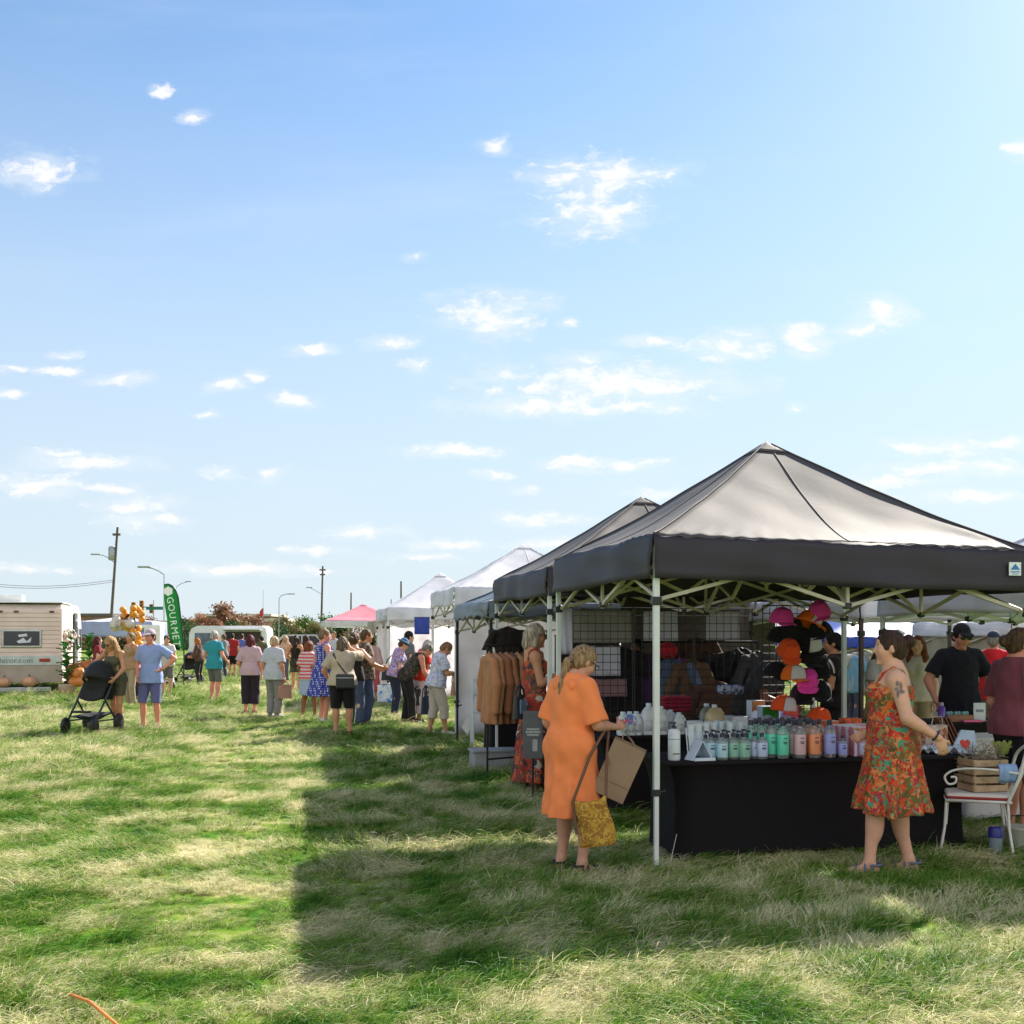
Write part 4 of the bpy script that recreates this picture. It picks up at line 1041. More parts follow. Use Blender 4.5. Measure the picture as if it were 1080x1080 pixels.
def bottle(kind, px, b, colr, label, T=None, group=None):
    p = tpos(TF if T is None else T, px, b)
    src = PR[kind]
    if kind in used: o = dup(src, p, TAN+random.uniform(-.25, .25))
    else: o = src; o.location = p; o.rotation_euler.z = TAN; used.add(kind)
    o['label'] = label; o['group'] = group or 'soap bottles on the front table'
    for ch in o.children:
        if ch.name.startswith('label'):
            slotmat(ch, LM[colr])
    return o
FR = .075
bottle('short', 749.5, FR+.06, 'sky', 'short pale blue bottle at the left end of the front row')
bottle('short', 761.5, FR, 'sky', 'short pale blue bottle second from left in the front row')
bottle('short', 773, FR+.03, 'green', 'short pale green bottle set slightly back in the front row')
bottle('short', 785, FR, 'green', 'short pale green bottle at the very edge of the front row')
bottle('short', 796, FR+.05, 'lilac', 'short lilac bottle partly behind its neighbour in the front row')
bottle('short', 803.5, FR, 'lilac', 'short lilac bottle just left of the tall mint bottles')
bottle('tall', 813, FR+.07, 'mint', 'tall mint bottle set back left in the front row')
bottle('tall', 825.5, FR, 'mint', 'tall mint bottle at the table edge')
bottle('tall', 838, FR+.07, 'pink', 'tall pale pink bottle set back beside the mint one')
bottle('tall', 843.5, FR-.005, 'pink', 'tall pale pink bottle at the table edge')
bottle('tall', 858.5, FR, 'peach', 'tall peach orange bottle at the table edge')
bottle('tall', 875, FR+.01, 'lavender', 'tall lavender bottle right of the peach one')
bottle('small', 888.5, FR, 'lavender', 'small lavender bottle beside the tall lavender one')
bottle('small', 911, FR-.01, 'lilac', 'small clear bottle with pale label in front of the pink cartons')
for r_, (b, kind, xs) in enumerate(((.19, 'tall', (792, 803, 815, 827, 839, 852, 864)), (.30, 'tall', (797, 808, 820, 832, 844, 855)), (.41, 'tall', (801, 813, 825, 837, 849)))):
    for i, x in enumerate(xs):
        cc = 'mint' if x < 829 else ('pink' if x < 846 else 'peach')
        bottle(kind, x, b, cc, 'clear %s bottle with black cap massed behind the front row' % cc, group='massed bottles behind the front row')
for b, xs in ((.17, (744, 755, 767, 778, 788)), (.27, (751, 762, 773, 783))):
    for x in xs: bottle('pump', x, b, 'sky' if x < 764 else 'green', 'short %s pump bottle with black head behind the front row' % ('pale blue' if x < 764 else 'pale green'), group='pump bottles behind the front row')
def jug(px, b, T, hh, col, label, n='jug', r=.065):
    t = thing(n, label, 'jug', tpos(T, px, b), TAN+random.uniform(-.1, .1), 'jugs and refills on the stall tables')
    m = MB(); m.lathe([(r*.92, 0), (r, .012), (r, hh*.58), (r*.9, hh*.7), (r*.5, hh*.86), (.022, hh*.9), (.022, hh*.93)], n=16, sq=.55, sy=.8); bo = m.build('jug_body', col, t)
    hd_ = MB(); hd_.tube([(r*.9, 0, hh*.55), (r*1.12, 0, hh*.68), (r*.75, 0, hh*.84), (.02, 0, hh*.88)], .011, 8); hd_.build('handle', col, t)
    c = MB(); c.lathe([(.025, hh*.92), (.025, hh), (.022, hh+.004)], n=12); c.build('cap', mat('pale cap', (.6, .68, .75), .4, var=0), t)
    l = MB(); l.grid(lambda u, v: (r*1.0*(u-.5)*1.2, -r*.845, hh*(.14+.36*v)), 2, 2); l.build('label', mat('plain paper label', (.62, .66, .7), .6), t, solid=.002)
    return t
CREAM = mat('cream liquid soap', (.72, .60, .34), .3, var=.08, trans=.2)
jug(753.5, .10, TB, .27, CREAM, 'cream coloured jug of soap on the rear table', r=.085)
jug(745, .26, TB, .27, mat('greenish clear plastic', (.42, .48, .42), .15, glass=.4), 'greenish clear jug behind the cream jug')
for x in (657, 664, 671): jug(x, .08+.01*(x-657)/7, TB, .215, WHITEP, {657: 'white jug at the left end of the rear table', 664: 'white jug second from left on the rear table', 671: 'white jug third from left on the rear table'}[x], r=.058)
jug(684, .12, TB, .29, WHITEP, 'tall milky blue white jug left of the tent leg on the rear table', r=.075)
jug(697, .10, TB, .26, WHITEP, 'milky white jug just behind the near tent leg', r=.062)
jug(707, .18, TB, .22, WHITEP, 'small white jug right of the near tent leg', r=.052)
jug(716, .10, TB, .20, WHITEP, 'squat white jug left of the white cartons', r=.052)
# single pump bottle at the corner of the front table
t = thing('pump_bottle', 'white pump bottle standing alone at the left corner of the front table', 'bottle', tpos(TF, 711, .13), TAN)
m = MB(); m.lathe([(.042, 0), (.046, .01), (.046, .205), (.038, .228), (.016, .235)], n=18); bo = m.build('bottle_body', WHITEP, t)
m = MB(); m.lathe([(.0465, .155), (.0465, .16)], n=18); m.build('band', labelmat('teal band', (.10, .35, .40)), bo)
m = MB(); m.box((0, -.047, .05), (.05, .002, .008)); m.build('print_line', INK, bo)
m = MB(); m.lathe([(.018, .232), (.018, .252), (.008, .256), (.007, .275)], n=10); m.box((-.012, 0, .278), (.055, .016, .012), bev=.003); m.build('pump_head', CAPM, t)
# easel cards and leaflets
def board(label, px, b, w, h, tilt, rz, m, name='card', cat='card', T=None, z=.755, thick=.006):
    t = thing(name, label, cat, tpos(TF if T is None else T, px, b, z), rz)
    a = MB(); M_ = Matrix.Rotation(tilt, 3, 'X'); a.box(M_ @ Vector((0, 0, h/2)), (w, thick, h), M_); o = a.build('panel', m, t)
    return t, o
CARD = mat('blue white card', (.58, .64, .76), .5, var=.06, vscale=8)
t, o = board('white leaning price card at the left end of the front table', 727, .12, .07, .24, -.1, TAN+R(62), CARD, 'price_card')
m = MB(); m.box((0, .008, .12), (.04, .003, .12), Matrix.Rotation(-.1, 3, 'X')); m.build('photo_print', INK, t)
t = thing('card_stand', 'white tented card standing open beside the price card', 'card', tpos(TF, 737, .07), TAN+R(12))
for q in (-1, 1):
    m = MB(); m.box((q*.045, 0, .075), (.006, .11, .165), Matrix.Rotation(q*-.55, 3, 'Y')); m.build('panel', CARD, t)
t = thing('leaflet_stack', 'flat stack of pale leaflets on the table edge', 'leaflets', tpos(TF, 741, -.0+.05), TAN)
m = MB(); m.box((0, 0, .012), (.17, .09, .022), .06, bev=.002); m.build('leaflets', CARD, t); m = MB(); m.box((0, 0, .0245), (.10, .03, .002), .06); m.build('print_line', INK, t)
for i, (x, b) in enumerate(((729, .30), (737, .36), (745, .42), (753, .48), (761, .54), (736, .50), (746, .56), (756, .62), (768, .58), (776, .62), (770, .44), (781, .50))):
    t = thing('tube', 'white lotion tube in the slanting row behind the cards', 'tube', tpos(TF, x, b), TAN+.2*i, 'slanting row of white tubes'); t.scale = (1.2, 1.2, 1.22)
    m = MB(); m.lathe([(.026, .035), (.028, .05), (.027, .12), (.02, .17), (.03, .205)], n=14, sy=.8); m.build('tube_body', WHITEP, t)
    m = MB(); m.lathe([(.022, 0), (.024, .004), (.024, .036)], n=14); m.build('cap', mat('pale cap', (.6, .68, .75)), t)
def carton(label, px, b, T, w, h, d, front, top=None, band=None, rz=None, z=.755, group=None, name='carton'):
    t = thing(name, label, 'box', tpos(T, px, b, z), TAN if rz is None else rz, group)
    a = MB(); a.box((0, 0, h/2), (w, d, h), bev=.003); o = a.build('box_body', front, t)
    if top: a = MB(); a.box((0, 0, h+.002), (w*.97, d*.97, .003)); a.build('lid', top, t)
    if band:
        a = MB(); n = 10
        a.add([(-w/2+.004+(w-.008)*i/n, -d/2-.0025, h*.62+.02*math.sin(i*.55)) for i in range(n+1)]+[(-w/2+.004+(w-.008)*i/n, -d/2-.0025, h-.004) for i in range(n+1)], [(i, i+1, n+2+i, n+1+i) for i in range(n)]); a.build('printed_band', band, o, solid=.001)
    for zz, ww in ((.42, .6), (.34, .75), (.27, .5)):
        a = MB(); a.box((0, -d/2-.002, h*zz), (w*ww, .002, .006)); a.build('print_line', mat('faint print', (.25, .28, .38), .6, var=0), o)
    return t
carton('white carton left of the cream jug', 731, .10, TB, .145, .125, .12, PAPERW)
carton('white carton right of the cream jug, slightly lower', 767, .20, TB, .12, .16, .12, PAPERW)
carton('square white carton in front on the rear table', 779, .08, TB, .135, .16, .12, PAPERW)
carton('narrow white carton beside the orange topped one', 794, .10, TB, .11, .14, .1, PAPERW)
carton('white carton with an orange brown top, tallest on the rear table', 797, .24, TB, .14, .30, .12, PAPERW, band=mat('orange brown print', (.45, .19, .05)))
carton('white carton with a green wave band', 810, .06, TB, .17, .255, .12, mat('pale blue carton', (.42, .50, .68)), band=mat('leaf green print', (.02, .26, .03)))
carton('white carton with a pink top, right of the green one', 831, .06, TB, .155, .25, .12, mat('pale lilac carton', (.52, .50, .74)), band=mat('hot pink print', (.78, .12, .42)), top=mat('pink lid', (.8, .35, .6)))
PINKB = mat('coral pink carton', (.62, .20, .24), .6, var=.15, vscale=14)
for i, (x, b, lab) in enumerate(((908, .11, 'coral pink carton with pale spine at the front right of the table'), (899, .20, 'coral pink carton second from the front'), (892, .29, 'coral pink carton third from the front'), (886, .38, 'coral pink carton at the back of its row'), (903, .40, 'coral pink carton at the rear right corner'))):
    t = carton(lab, x, b, TF, .15, .22, .07, PINKB, top=mat('white carton lid', (.7, .72, .78)), group='pink cartons on the front table')
    a = MB(); a.box((-.063, -.037, .11), (.022, .004, .216)); a.build('pale_spine', mat('pale spine', (.5, .55, .75)), t)
carton('low orange gift box behind the coral cartons', 897, .58, TF, .15, .09, .1, mat('orange gift box', (.62, .10, .03), .6, var=.4, vscale=40), z=.92)
carton('low cream and orange gift box left of the other', 876, .58, TF, .10, .07, .1, mat('rust gift box', (.55, .13, .05)), top=mat('cream lid', (.75, .68, .5)), z=.92)
t = thing('riser', 'white shelf riser holding the gift boxes at the back of the front table', 'shelf', tpos(TF, 889, .6), TAN)
m = MB(); m.box((0, 0, .08), (.40, .14, .165), bev=.004); m.build('riser_body', PAPERW, t)
for x, lab in ((925, 'teal capped dropper bottle beside the tattooed woman, left one'), (934, 'teal capped dropper bottle touching the flowered dress')):
    t = thing('dropper_bottle', lab, 'bottle', tpos(TF, x, .3, .755), TAN, 'teal bottles'); m = MB(); m.lathe([(.04, 0), (.042, .01), (.042, .235), (.02, .26)], n=14); m.build('bottle_body', mat('teal glass', (.04, .33, .34), .15), t)
    m = MB(); m.lathe([(.016, .255), (.016, .29), (.009, .295), (.007, .33)], n=10); m.build('dropper', CAPM, t)

# ------------------------------------------------------------------ wire grids, caps and hanging clothes
WIRE = mat('black wire', (.012, .012, .014), .4, .2, var=0)
def wire_grid(label, p, rz, w, h, z0, group='black wire display grids', cell=.0762):
    t = thing('wire_grid', label, 'display grid', (p[0], p[1], 0), rz, group)
    m = MB(); nx, nz = round(w/cell), round(h/cell)
    for i in range(nx+1): m.tube([(w*i/nx, 0, z0), (w*i/nx, 0, z0+h)], .0035 if 0 < i < nx else .006, 5)
    for j in range(nz+1): m.tube([(0, -.004, z0+h*j/nz), (w, -.004, z0+h*j/nz)], .0035 if 0 < j < nz else .006, 5)
    m.build('mesh_panel', WIRE, t)
    for x in (.0, w):
        l = MB(); l.tube([(x, 0, 0), (x, 0, z0+.02)], .009, 6); l.tube([(x, -.22, .012), (x, .22, .012)], .009, 6); l.build('foot', WIRE, t)
    return t
G0 = Vector((.595, 11.12, 0))
wire_grid('left black wire grid of the stall, behind the orange dress', G0, TAN, .61, 1.45, .5)
wire_grid('middle black wire grid of the stall, behind the near tent leg', G0+E2*.63, TAN, .61, 1.45, .5)
wire_grid('right black wire grid of the stall, behind the jugs', G0+E2*1.26, TAN, .61, 1.45, .5)
GH = Vector((2.42, 10.98, 0))
wire_grid('tall black wire grid hung with caps', GH, TAN+R(8), .62, 1.62, .35)
GRY = cloth('grey taupe cloth', (.34, .31, .29)); SHT = cloth('white sheet cloth', (.80, .78, .86), trans=.45)
def sheet(label, x0, x1, y0, y1, d, m, rz=TAN, name='hanging_sheet'):
    a, b = at(x0, y1, d), at(x1, y0, d)
    w, h = (b.x-a.x)/math.cos(rz), b.z-a.z
    t = thing(name, label, 'sheet', (a.x, a.y, a.z), rz)
    q = MB(); q.grid(lambda u, v: (w*u, .012*math.sin(11*u+3*v)*(1-.6*v), h*v), 25, 9); q.build('cloth_panel', m, t, solid=.003)
    c = MB(); c.tube([(-.01, 0, h), (w+.01, 0, h)], .007, 6); c.build('top_rail', WIRE, t)
    return t
sheet('wide taupe banner hung high behind the left grid', 597, 668, 643, 678, 12.3, GRY)
sheet('pale strip of cloth leaning at the left edge of the left grid', 592, 604, 641, 690, 11.9, SHT)
sheet('white square sheet below the taupe banner', 620, 655, 681, 713, 12.25, SHT)
sheet('white sheet hung behind the middle grid', 679, 716, 644, 676, 12.4, SHT)
sheet('white sheet hung behind the right grid, with clips along its bottom', 745, 781, 644, 675, 12.6, SHT)
sheet('small lilac sheet low behind the left grid', 622, 662, 716, 735, 12.5, cloth('dull pink cloth', (.35, .2, .22)))
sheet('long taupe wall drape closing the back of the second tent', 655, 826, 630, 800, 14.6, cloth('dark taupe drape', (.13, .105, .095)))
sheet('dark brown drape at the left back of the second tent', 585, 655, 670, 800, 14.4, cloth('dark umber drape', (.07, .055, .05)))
def shirt_proto(sleeve=1.7, ln=.70, w=.235):
    E = {}
    pr = [('s', (0, 0, -.04), (0, 0, -ln), (w*.72, .04), (w*.95, .06), .03, dict(amp=.012, n=5, n2=8, hem=.008)),
          ('c', (-w*.8, 0, -.05), (0, 0, -.005), .035, .045, .03, E), ('c', (w*.8, 0, -.05), (0, 0, -.005), .035, .045, .03, E)]
    for q in (-1, 1):
        e1 = V3((q*(w+.05), .0, -.28)); pr.append(('c', (q*w*.82, 0, -.06), e1, .05, .055, .03, {'clip': [(e1, unit((q*.2, 0, -1)))]} if sleeve < 1 else E))
        if sleeve >= 1: pr.append(('c', e1, (q*(w+.06), .02, -.56), .052, .042, .03, E))
    pr.append(('e', (0, -.05, .02), (.075, .05, .05), None, 0, .01, {'op': '-'}))
    return sdf_mesh(pr, .013, (), (), lambda X, Y, Z: .004*np.sin(X*60+Z*9)*np.sin(Z*17+X*8))
SHP = {'long': shirt_proto(1.7), 'tee': shirt_proto(.5, .66, .25)}
SHM = {}
def hung_shirt(label, p, rz, m, kind='long', group=None, sc=1.):
    t = thing('hanging_shirt', label, 'shirt', p, rz, group); t.scale = (sc,)*3
    if kind not in SHM:
        o = np_obj('shirt', *SHP[kind], m, t); SHM[kind] = o.data
    else:
        o = bpy.data.objects.new('shirt', SHM[kind]); COL.objects.link(o); o.parent = t
    slotmat(o, m)
    h = MB(); h.tube([(-.17, 0, -.045), (0, 0, .03), (.17, 0, -.045)], .006, 6); h.tube([(0, 0, .03), (0, 0, .075), (.02, 0, .10), (0, 0, .125), (-.018, 0, .105)], .003, 5); h.build('hanger', WIRE, t)
    return t
# clothes rack under the second tent
RK0, RK1 = at(514, 700, 13.35), at(556, 700, 13.75)
dv = (RK1-RK0); rang = math.atan2(dv.y, dv.x); rl = dv.length
t = thing('clothes_rack', 'black clothes rack beside the blonde woman, hung with tan shirts', 'rack', (RK0.x, RK0.y, 0), rang)
zr = at(520, 681, 13.4).z
m = MB(); m.tube([(-.05, 0, zr), (rl+.05, 0, zr)], .014, 8); m.build('hanging_rail', mat('dark tube', (.05, .045, .045), .35, .6), t)
for x in (0, rl):
    m = MB(); m.tube([(x, 0, .04), (x, 0, zr)], .013, 8); m.tube([(x, -.26, .04), (x, .26, .04)], .013, 8); m.build('upright', WIRE, t)
m = MB(); m.tube([(0, 0, .22), (rl, 0, .22)], .011, 8); m.build('lower_bar', WIRE, t)
TANC = [cloth('camel jersey', S(176, 122, 84)), cloth('sand jersey', S(196, 148, 104)), cloth('cocoa jersey', S(120, 80, 58)), cloth('brick brown jersey', S(150, 98, 70))]
for i in range(7):
    k = (i+.4)/7
    p = RK0+dv*k; p.z = zr-.125
    hung_shirt(['front camel shirt nearest the tent leg on the rack', 'sand coloured shirt second on the rack', 'brick brown shirt third on the rack', 'camel shirt in the middle of the rack', 'cocoa brown shirt fifth on the rack', 'sand coloured shirt sixth on the rack', 'cocoa brown shirt at the far end of the rack'][i],
               p, rang+R(62)+random.uniform(-.12, .12), TANC[[0, 1, 3, 0, 2, 1, 2][i]], 'long', 'shirts on the clothes rack', 1.12)
p = at(536, 664, 13.95)
hung_shirt('black short sleeved tee hung above the rack from the tent frame', p, R(4), cloth('black tee cotton', (.018, .014, .013)), 'tee', sc=.92)
# dark hanging stock inside the second tent
STK = [('plum', (.09, .04, .12)), ('chocolate', (.11, .055, .035)), ('navy', (.035, .045, .11)), ('black', (.025, .022, .024)), ('magenta', (.45, .09, .42)), ('slate blue', (.13, .19, .31)), ('brown', (.17, .10, .055)), ('charcoal', (.065, .063, .068))]
for i, (x, y, d, k, kd) in enumerate(((672, 690, 12.9, 0, 'long'), (690, 692, 13.3, 3, 'long'), (655, 686, 12.8, 3, 'tee'), (708, 698, 12.9, 5, 'tee'), (719, 698, 13.1, 4, 'tee'), (729, 699, 12.9, 6, 'long'), (743, 690, 13.4, 1, 'long'), (756, 722, 12.5, 1, 'long'), (768, 690, 13.3, 7, 'tee'), (782, 686, 13.2, 3, 'tee'), (800, 690, 13.0, 7, 'long'), (735, 676, 13.8, 1, 'tee'))):
    nm = STK[k][0]
    hung_shirt('%s %s hanging %s' % (nm, 'long sleeved top' if kd == 'long' else 'tee', ['behind the tent leg', 'deep in the second tent', 'right of the orange dressed woman', 'beside the magenta tee', 'beside the slate blue tee', 'below the middle grid', 'beneath the white sheet', 'low behind the cream jug', 'under the right white sheet', 'right of the charcoal tee', 'behind the stooping seller', 'high between the two white sheets'][i]),
               at(x, y, d), TAN+random.uniform(-.5, .5), cloth(nm+' cotton', STK[k][1]), kd, 'stock hanging in the second tent', 1.05)
t = thing('clothes_rail', 'dark rail deep in the second tent carrying the hanging stock', 'rack', (at(650, 690, 13.2).x, 13.2, 0), TAN)
m = MB(); m.tube([(0, 0, 1.60), (1.75, 0, 1.60)], .014, 8); m.build('hanging_rail', WIRE, t)
for x in (0, 1.75): m = MB(); m.tube([(x, 0, 0), (x, 0, 1.6)], .014, 8); m.tube([(x, -.25, .02), (x, .25, .02)], .014, 8); m.build('upright', WIRE, t)
t = thing('folded_pile', 'crimson folded pile of knitwear behind the jugs', 'clothes', at(712, 742, 12.1), TAN)
m = MB()
for i in range(4): m.box((random.uniform(-.01, .01), 0, .02+.04*i-.08), (.30, .22, .045), random.uniform(-.06, .06), bev=.018)
m.build('folded_knits', cloth('crimson knit', (.32, .015, .04)), t)
t = thing('folded_pile', 'blue and white patterned folded shirt left of the stooping seller', 'clothes', at(770, 727, 11.75), TAN)
m = MB(); m.box((0, 0, 0), (.24, .2, .10), .1, bev=.03); m.build('folded_shirt', pattern('blue white print', 'floral', [(.05, .07, .3), (.6, .62, .7), (.1, .12, .4), (.4, .42, .6)], 26), t)
t = thing('felt_hat', 'bright red round felt hat on a stand behind the tent leg', 'hat', at(704, 686, 12.7)); m = MB(); m.ball((0, 0, 0), (.11, .12, .10)); m.box((0, -.13, -.05), (.14, .14, .015), bev=.006); m.build('crown', cloth('red felt', (.5, .015, .03)), t)
# caps on the grid
capmesh = {}
def cap_hat(label, px, py, d, m1, m2, rz, tilt=0., roll=0., word=None, sc=1.14):
    t = thing('baseball_cap', label, 'cap', at(px, py, d), rz, 'caps on the wire grid'); t.rotation_euler = (tilt, roll, rz); t.scale = (sc,)*3
    if 'crown' not in capmesh:
        a = MB(); a.grid(lambda u, v: (.092*math.cos(2*math.pi*u)*math.cos(v*math.pi/2)**.8, .105*math.sin(2*math.pi*u)*math.cos(v*math.pi/2)**.8-(.012*v), .13*math.sin(v*math.pi/2)-.045), 25, 9)
        o = a.build('crown', m1, t, solid=.004); capmesh['crown'] = o.data
        b = MB(); b.grid(lambda u, v: ((u-.5)*.17*(1-.25*v*v*abs(2*u-1)), -.085-.085*v*math.sqrt(max(0, 1-(2*u-1)**2*.8)), -.045+.0-.018*v+.03*(1-(2*u-1)**2)*.5), 13, 6)
        o2 = b.build('brim', m2, t, solid=.005); capmesh['brim'] = o2.data
        c = MB(); c.grid(lambda u, v: (.095*math.sin((u-.5)*1.9)*math.cos(v*1.1)**.7, -.108*math.cos((u-.5)*1.9)*math.cos(v*1.15)**.7-.004-.012*v, .125*math.sin(v*1.15)-.04), 11, 7)
        o3 = c.build('front_panel', m1, t, solid=.004); capmesh['front_panel'] = o3.data
        bt = MB(); bt.ball((0, -.012, .088), (.01, .01, .007), 8, 5); o4 = bt.build('button', m1, t); capmesh['button'] = o4.data
    else:
        os_ = []
        for k in ('crown', 'brim', 'front_panel', 'button'):
            o = bpy.data.objects.new(k, capmesh[k]); COL.objects.link(o); o.parent = t; os_.append(o)
            if k != 'button': md = o.modifiers.new('thick', 'SOLIDIFY'); md.thickness = .004; md.offset = 0
        o, o2, o3, o4 = os_
    slotmat(o, m1); slotmat(o2, m2 if not isinstance(m2, tuple) else m2[0]); slotmat(o3, word or m1); slotmat(o4, m1)
    return t
PK, OR, BK, WH, OR2 = cloth('hot pink twill', (.90, .07, .46)), cloth('orange twill', (.95, .18, .02)), cloth('black twill', (.014, .013, .016)), cloth('white twill', (.66, .62, .64)), cloth('red orange twill', (.90, .10, .02))
for args in (('pink cap at the top left of the cap display', 824, 651, 10.75, PK, PK, R(20), .1, 0), ('black cap below the upper left pink cap', 836, 662, 10.8, BK, BK, R(-25), .3, .2), ('black cap at the left edge below the top pink cap', 822, 671, 10.8, BK, BK, R(40), .2, 0),
             ('orange and white cap tipped sideways near the top', 853, 654, 10.72, OR, OR, R(55), .2, .5, WH), ('topmost pink patterned cap, right of the orange one', 864, 644, 10.72, PK, PK, R(-20), .25, -.2), ('black cap under the topmost pink cap', 866, 665, 10.75, BK, BK, R(-45), .2, -.2),
             ('orange cap in the middle with white lettering', 832, 684, 10.66, OR2, OR2, R(8), .55, 0), ('black cap with a white front, tipped left', 853, 678, 10.74, BK, BK, R(35), .3, -.3, WH), ('black cap below the white fronted one', 855, 693, 10.76, BK, BK, R(10), .2, 0),
             ('black cap at the left middle of the display', 818, 708, 10.8, BK, BK, R(30), .2, .2), ('orange cap with a white front panel', 836, 711, 10.64, OR, OR, R(28), .0, 0, WH), ('pink cap beside the white fronted orange cap', 852, 715, 10.7, PK, PK, R(-12), .5, 0),
             ('black cap at the right edge of the display', 868, 704, 10.76, BK, BK, R(-30), .25, 0), ('black cap low at the right of the display', 864, 728, 10.74, BK, BK, R(15), .25, 0), ('black cap low behind the pink cap', 845, 731, 10.82, BK, BK, R(0), .25, 0),
             ('orange cap lowest on the display, above the coral cartons', 863, 757, 10.55, OR2, OR2, R(22), .0, 0), ('half white half orange cap behind the pink topped carton', 826, 744, 10.62, OR2, OR2, R(40), .1, .1, WH), ('black cap high between the pink caps', 845, 672, 10.8, BK, BK, R(5), .3, 0)):
    cap_hat(*args)
# ------------------------------------------------------------------ vintage camper trailer
def lit(c): return mat(*c)
CAMPW = mat('dusty pink camper paint', (.71, .56, .49), .45, var=.08, vscale=1.5); CAMPT = mat('taupe lower camper paint', (.40, .33, .28), .5, var=.12, vscale=2)
CAMPS = mat('pale camper side paint', (.66, .55, .50), .45, var=.06)
GLASSD = mat('dark window glass', (.015, .018, .03), .08, var=0); ALU = mat('dull aluminium', (.5, .52, .54), .35, .7)
WHT = mat('white enamel', (.72, .73, .72), .4, var=.06); REDL = mat('red lamp lens', (.35, .012, .012), .2, var=0)
ct_ = thing('camper_trailer', 'dusty pink vintage camper trailer parked at the left edge, pumpkins on its bumper', 'camper', (-12.5, 31.6, 0), R(15.6))
W_, L_ = 2.35, 6.0
prof = [(0, .34), (0, 2.38), (.12, 2.5), (1.0, 2.56), (4.6, 2.56), (5.5, 2.42), (5.95, 2.0), (6.0, 1.2), (5.7, .45), (5.5, .34)]
def ribbed(prof, x0, x1):
    m = MB(); m.prism(prof, 'x', x1-x0, ((x0+x1)/2, 0, 0)); return m
ribbed(prof, -W_+.03, -.03).build('body_shell', CAMPS, ct_)
m = MB()      # rear cladding of lapped boards
for i in range(17):
    z = .34+.12*i; m.add([(-W_, -.012, z), (0, -.012, z), (0, -.028, z+.008), (-W_, -.028, z+.008), (-W_, -.012, z+.117), (0, -.012, z+.117)], [(0, 1, 2, 3), (3, 2, 5, 4)])
o = m.build('rear_cladding', CAMPW, ct_)
m = MB(); m.box((-W_/2, -.033, .58), (W_-.01, .012, .46)); m.build('lower_panel', CAMPT, ct_)
m = MB(); m.box((-W_/2, -.036, .95), (W_-.05, .018, .25)); st = m.build('name_band', mat('pale sage band', (.52, .58, .56), .5), ct_)
text_obj('web_address', 'emdecor.com', .20, mat('grey green lettering', (.10, .16, .16), .6, var=0), st, facing((-.74, -.048, .95)), align='RIGHT', sx=1.05)
m = MB(); m.box((-1.03, -.04, 1.56), (1.02, .03, .50), bev=.02); wf = m.build('rear_window', ALU, ct_)
m = MB(); m.box((-1.03, -.052, 1.56), (.92, .012, .40)); m.build('pane', GLASSD, wf)
m = MB(); m.prism([(-.16, -.12), (.02, -.02), (.10, -.12), (.22, .0), (.2, -.15), (-.1, -.17)], 'y', .004, (-1.0, -.060, 1.6)); m.prism([(-.12, .06), (.10, .10), (.12, .02), (-.1, 0)], 'y', .004, (-1.0, -.060, 1.6)); m.build('window_ornament', mat('pale paper ornament', (.6, .62, .7), .6), wf)
for x, lab in ((-.44, 0), (-W_+.3, 1)):
    m = MB(); m.box((x, -.055, .96), (.28, .03, .09), bev=.01); m.build('tail_light', REDL, ct_)
for x in (-1.58, -1.17, -.26, -2.1):
    m = MB(); m.box((x, -.04, 2.30), (.12, .03, .05), bev=.008); m.build('marker_light', mat('dark red lens', (.12, .01, .02), .3, var=0), ct_)
m = MB(); m.box((-W_/2-.12, -.16, .16), (W_-.3, .22, .13), bev=.02); m.build('bumper', mat('grey bumper steel', (.42, .45, .46), .4, .3), ct_)
m = MB(); m.box((-1.4, .8, 2.66), (.62, .5, .24), bev=.02); m.box((-1.45, .5, 2.58), (.9, .06, .03)); m.build('roof_vent', WHT, ct_)
m = MB(); m.box((-W_/2, 1.2, 2.555), (W_+.02, 2.5, .03), bev=.01); m.build('roof_edge', WHT, ct_)
for y in (2.9, 3.7):
    for x in (-.12, -W_+.12):
        m = MB(); m.lathe([(.1, -.09), (.32, -.09), (.34, -.05), (.34, .05), (.32, .09), (.1, .09)], n=20); o = m.build('wheel', JOINT, ct_); o.location = (x, y, .33); o.rotation_euler = (0, R(90), 0)
m = MB(); m.box((.015, 3.7, 1.35), (.03, .85, 1.95), bev=.01); dr = m.build('door', mat('weathered dark door', (.05, .065, .06), .5), ct_)
m = MB(); m.box((.034, 3.7, 1.75), (.012, .6, .8)); m.build('pane', GLASSD, dr)
m = MB(); m.box((.02, 4.7, 1.55), (.05, .7, .7), bev=.02); w2 = m.build('side_window', WHT, ct_); m = MB(); m.box((.05, 4.7, 1.55), (.01, .58, .58)); m.build('pane', GLASSD, w2)
PUMPK = mat('pale orange pumpkin', (.62, .33, .19), .55, var=.1)
def pumpkin(label, p, r, m=PUMPK, sq=.72, group='pumpkins by the camper'):
    t = thing('pumpkin', label, 'pumpkin', p, random.uniform(0, 6), group)
    b = MB(); b.grid(lambda u, v: (r*math.sin(math.pi*v)**.75*(1-.09*abs(math.sin(5*2*math.pi*u)))*math.cos(2*math.pi*u), r*math.sin(math.pi*v)**.75*(1-.09*abs(math.sin(5*2*math.pi*u)))*math.sin(2*math.pi*u), r*sq-r*sq*math.cos(math.pi*v)*(1-.12*math.sin(math.pi*v))), 41, 13); b.build('rind', m, t)
    s_ = MB(); s_.tube([(0, 0, r*sq*1.9), (.01, 0, r*sq*2.2), (.03, .01, r*sq*2.45)], [.03, .02, .016], 7); s_.build('stalk', mat('pumpkin stalk', (.16, .15, .06), .8), t)
cw = Matrix.Translation((-12.5, 31.6, 0)) @ Matrix.Rotation(R(15.6), 4, 'Z')
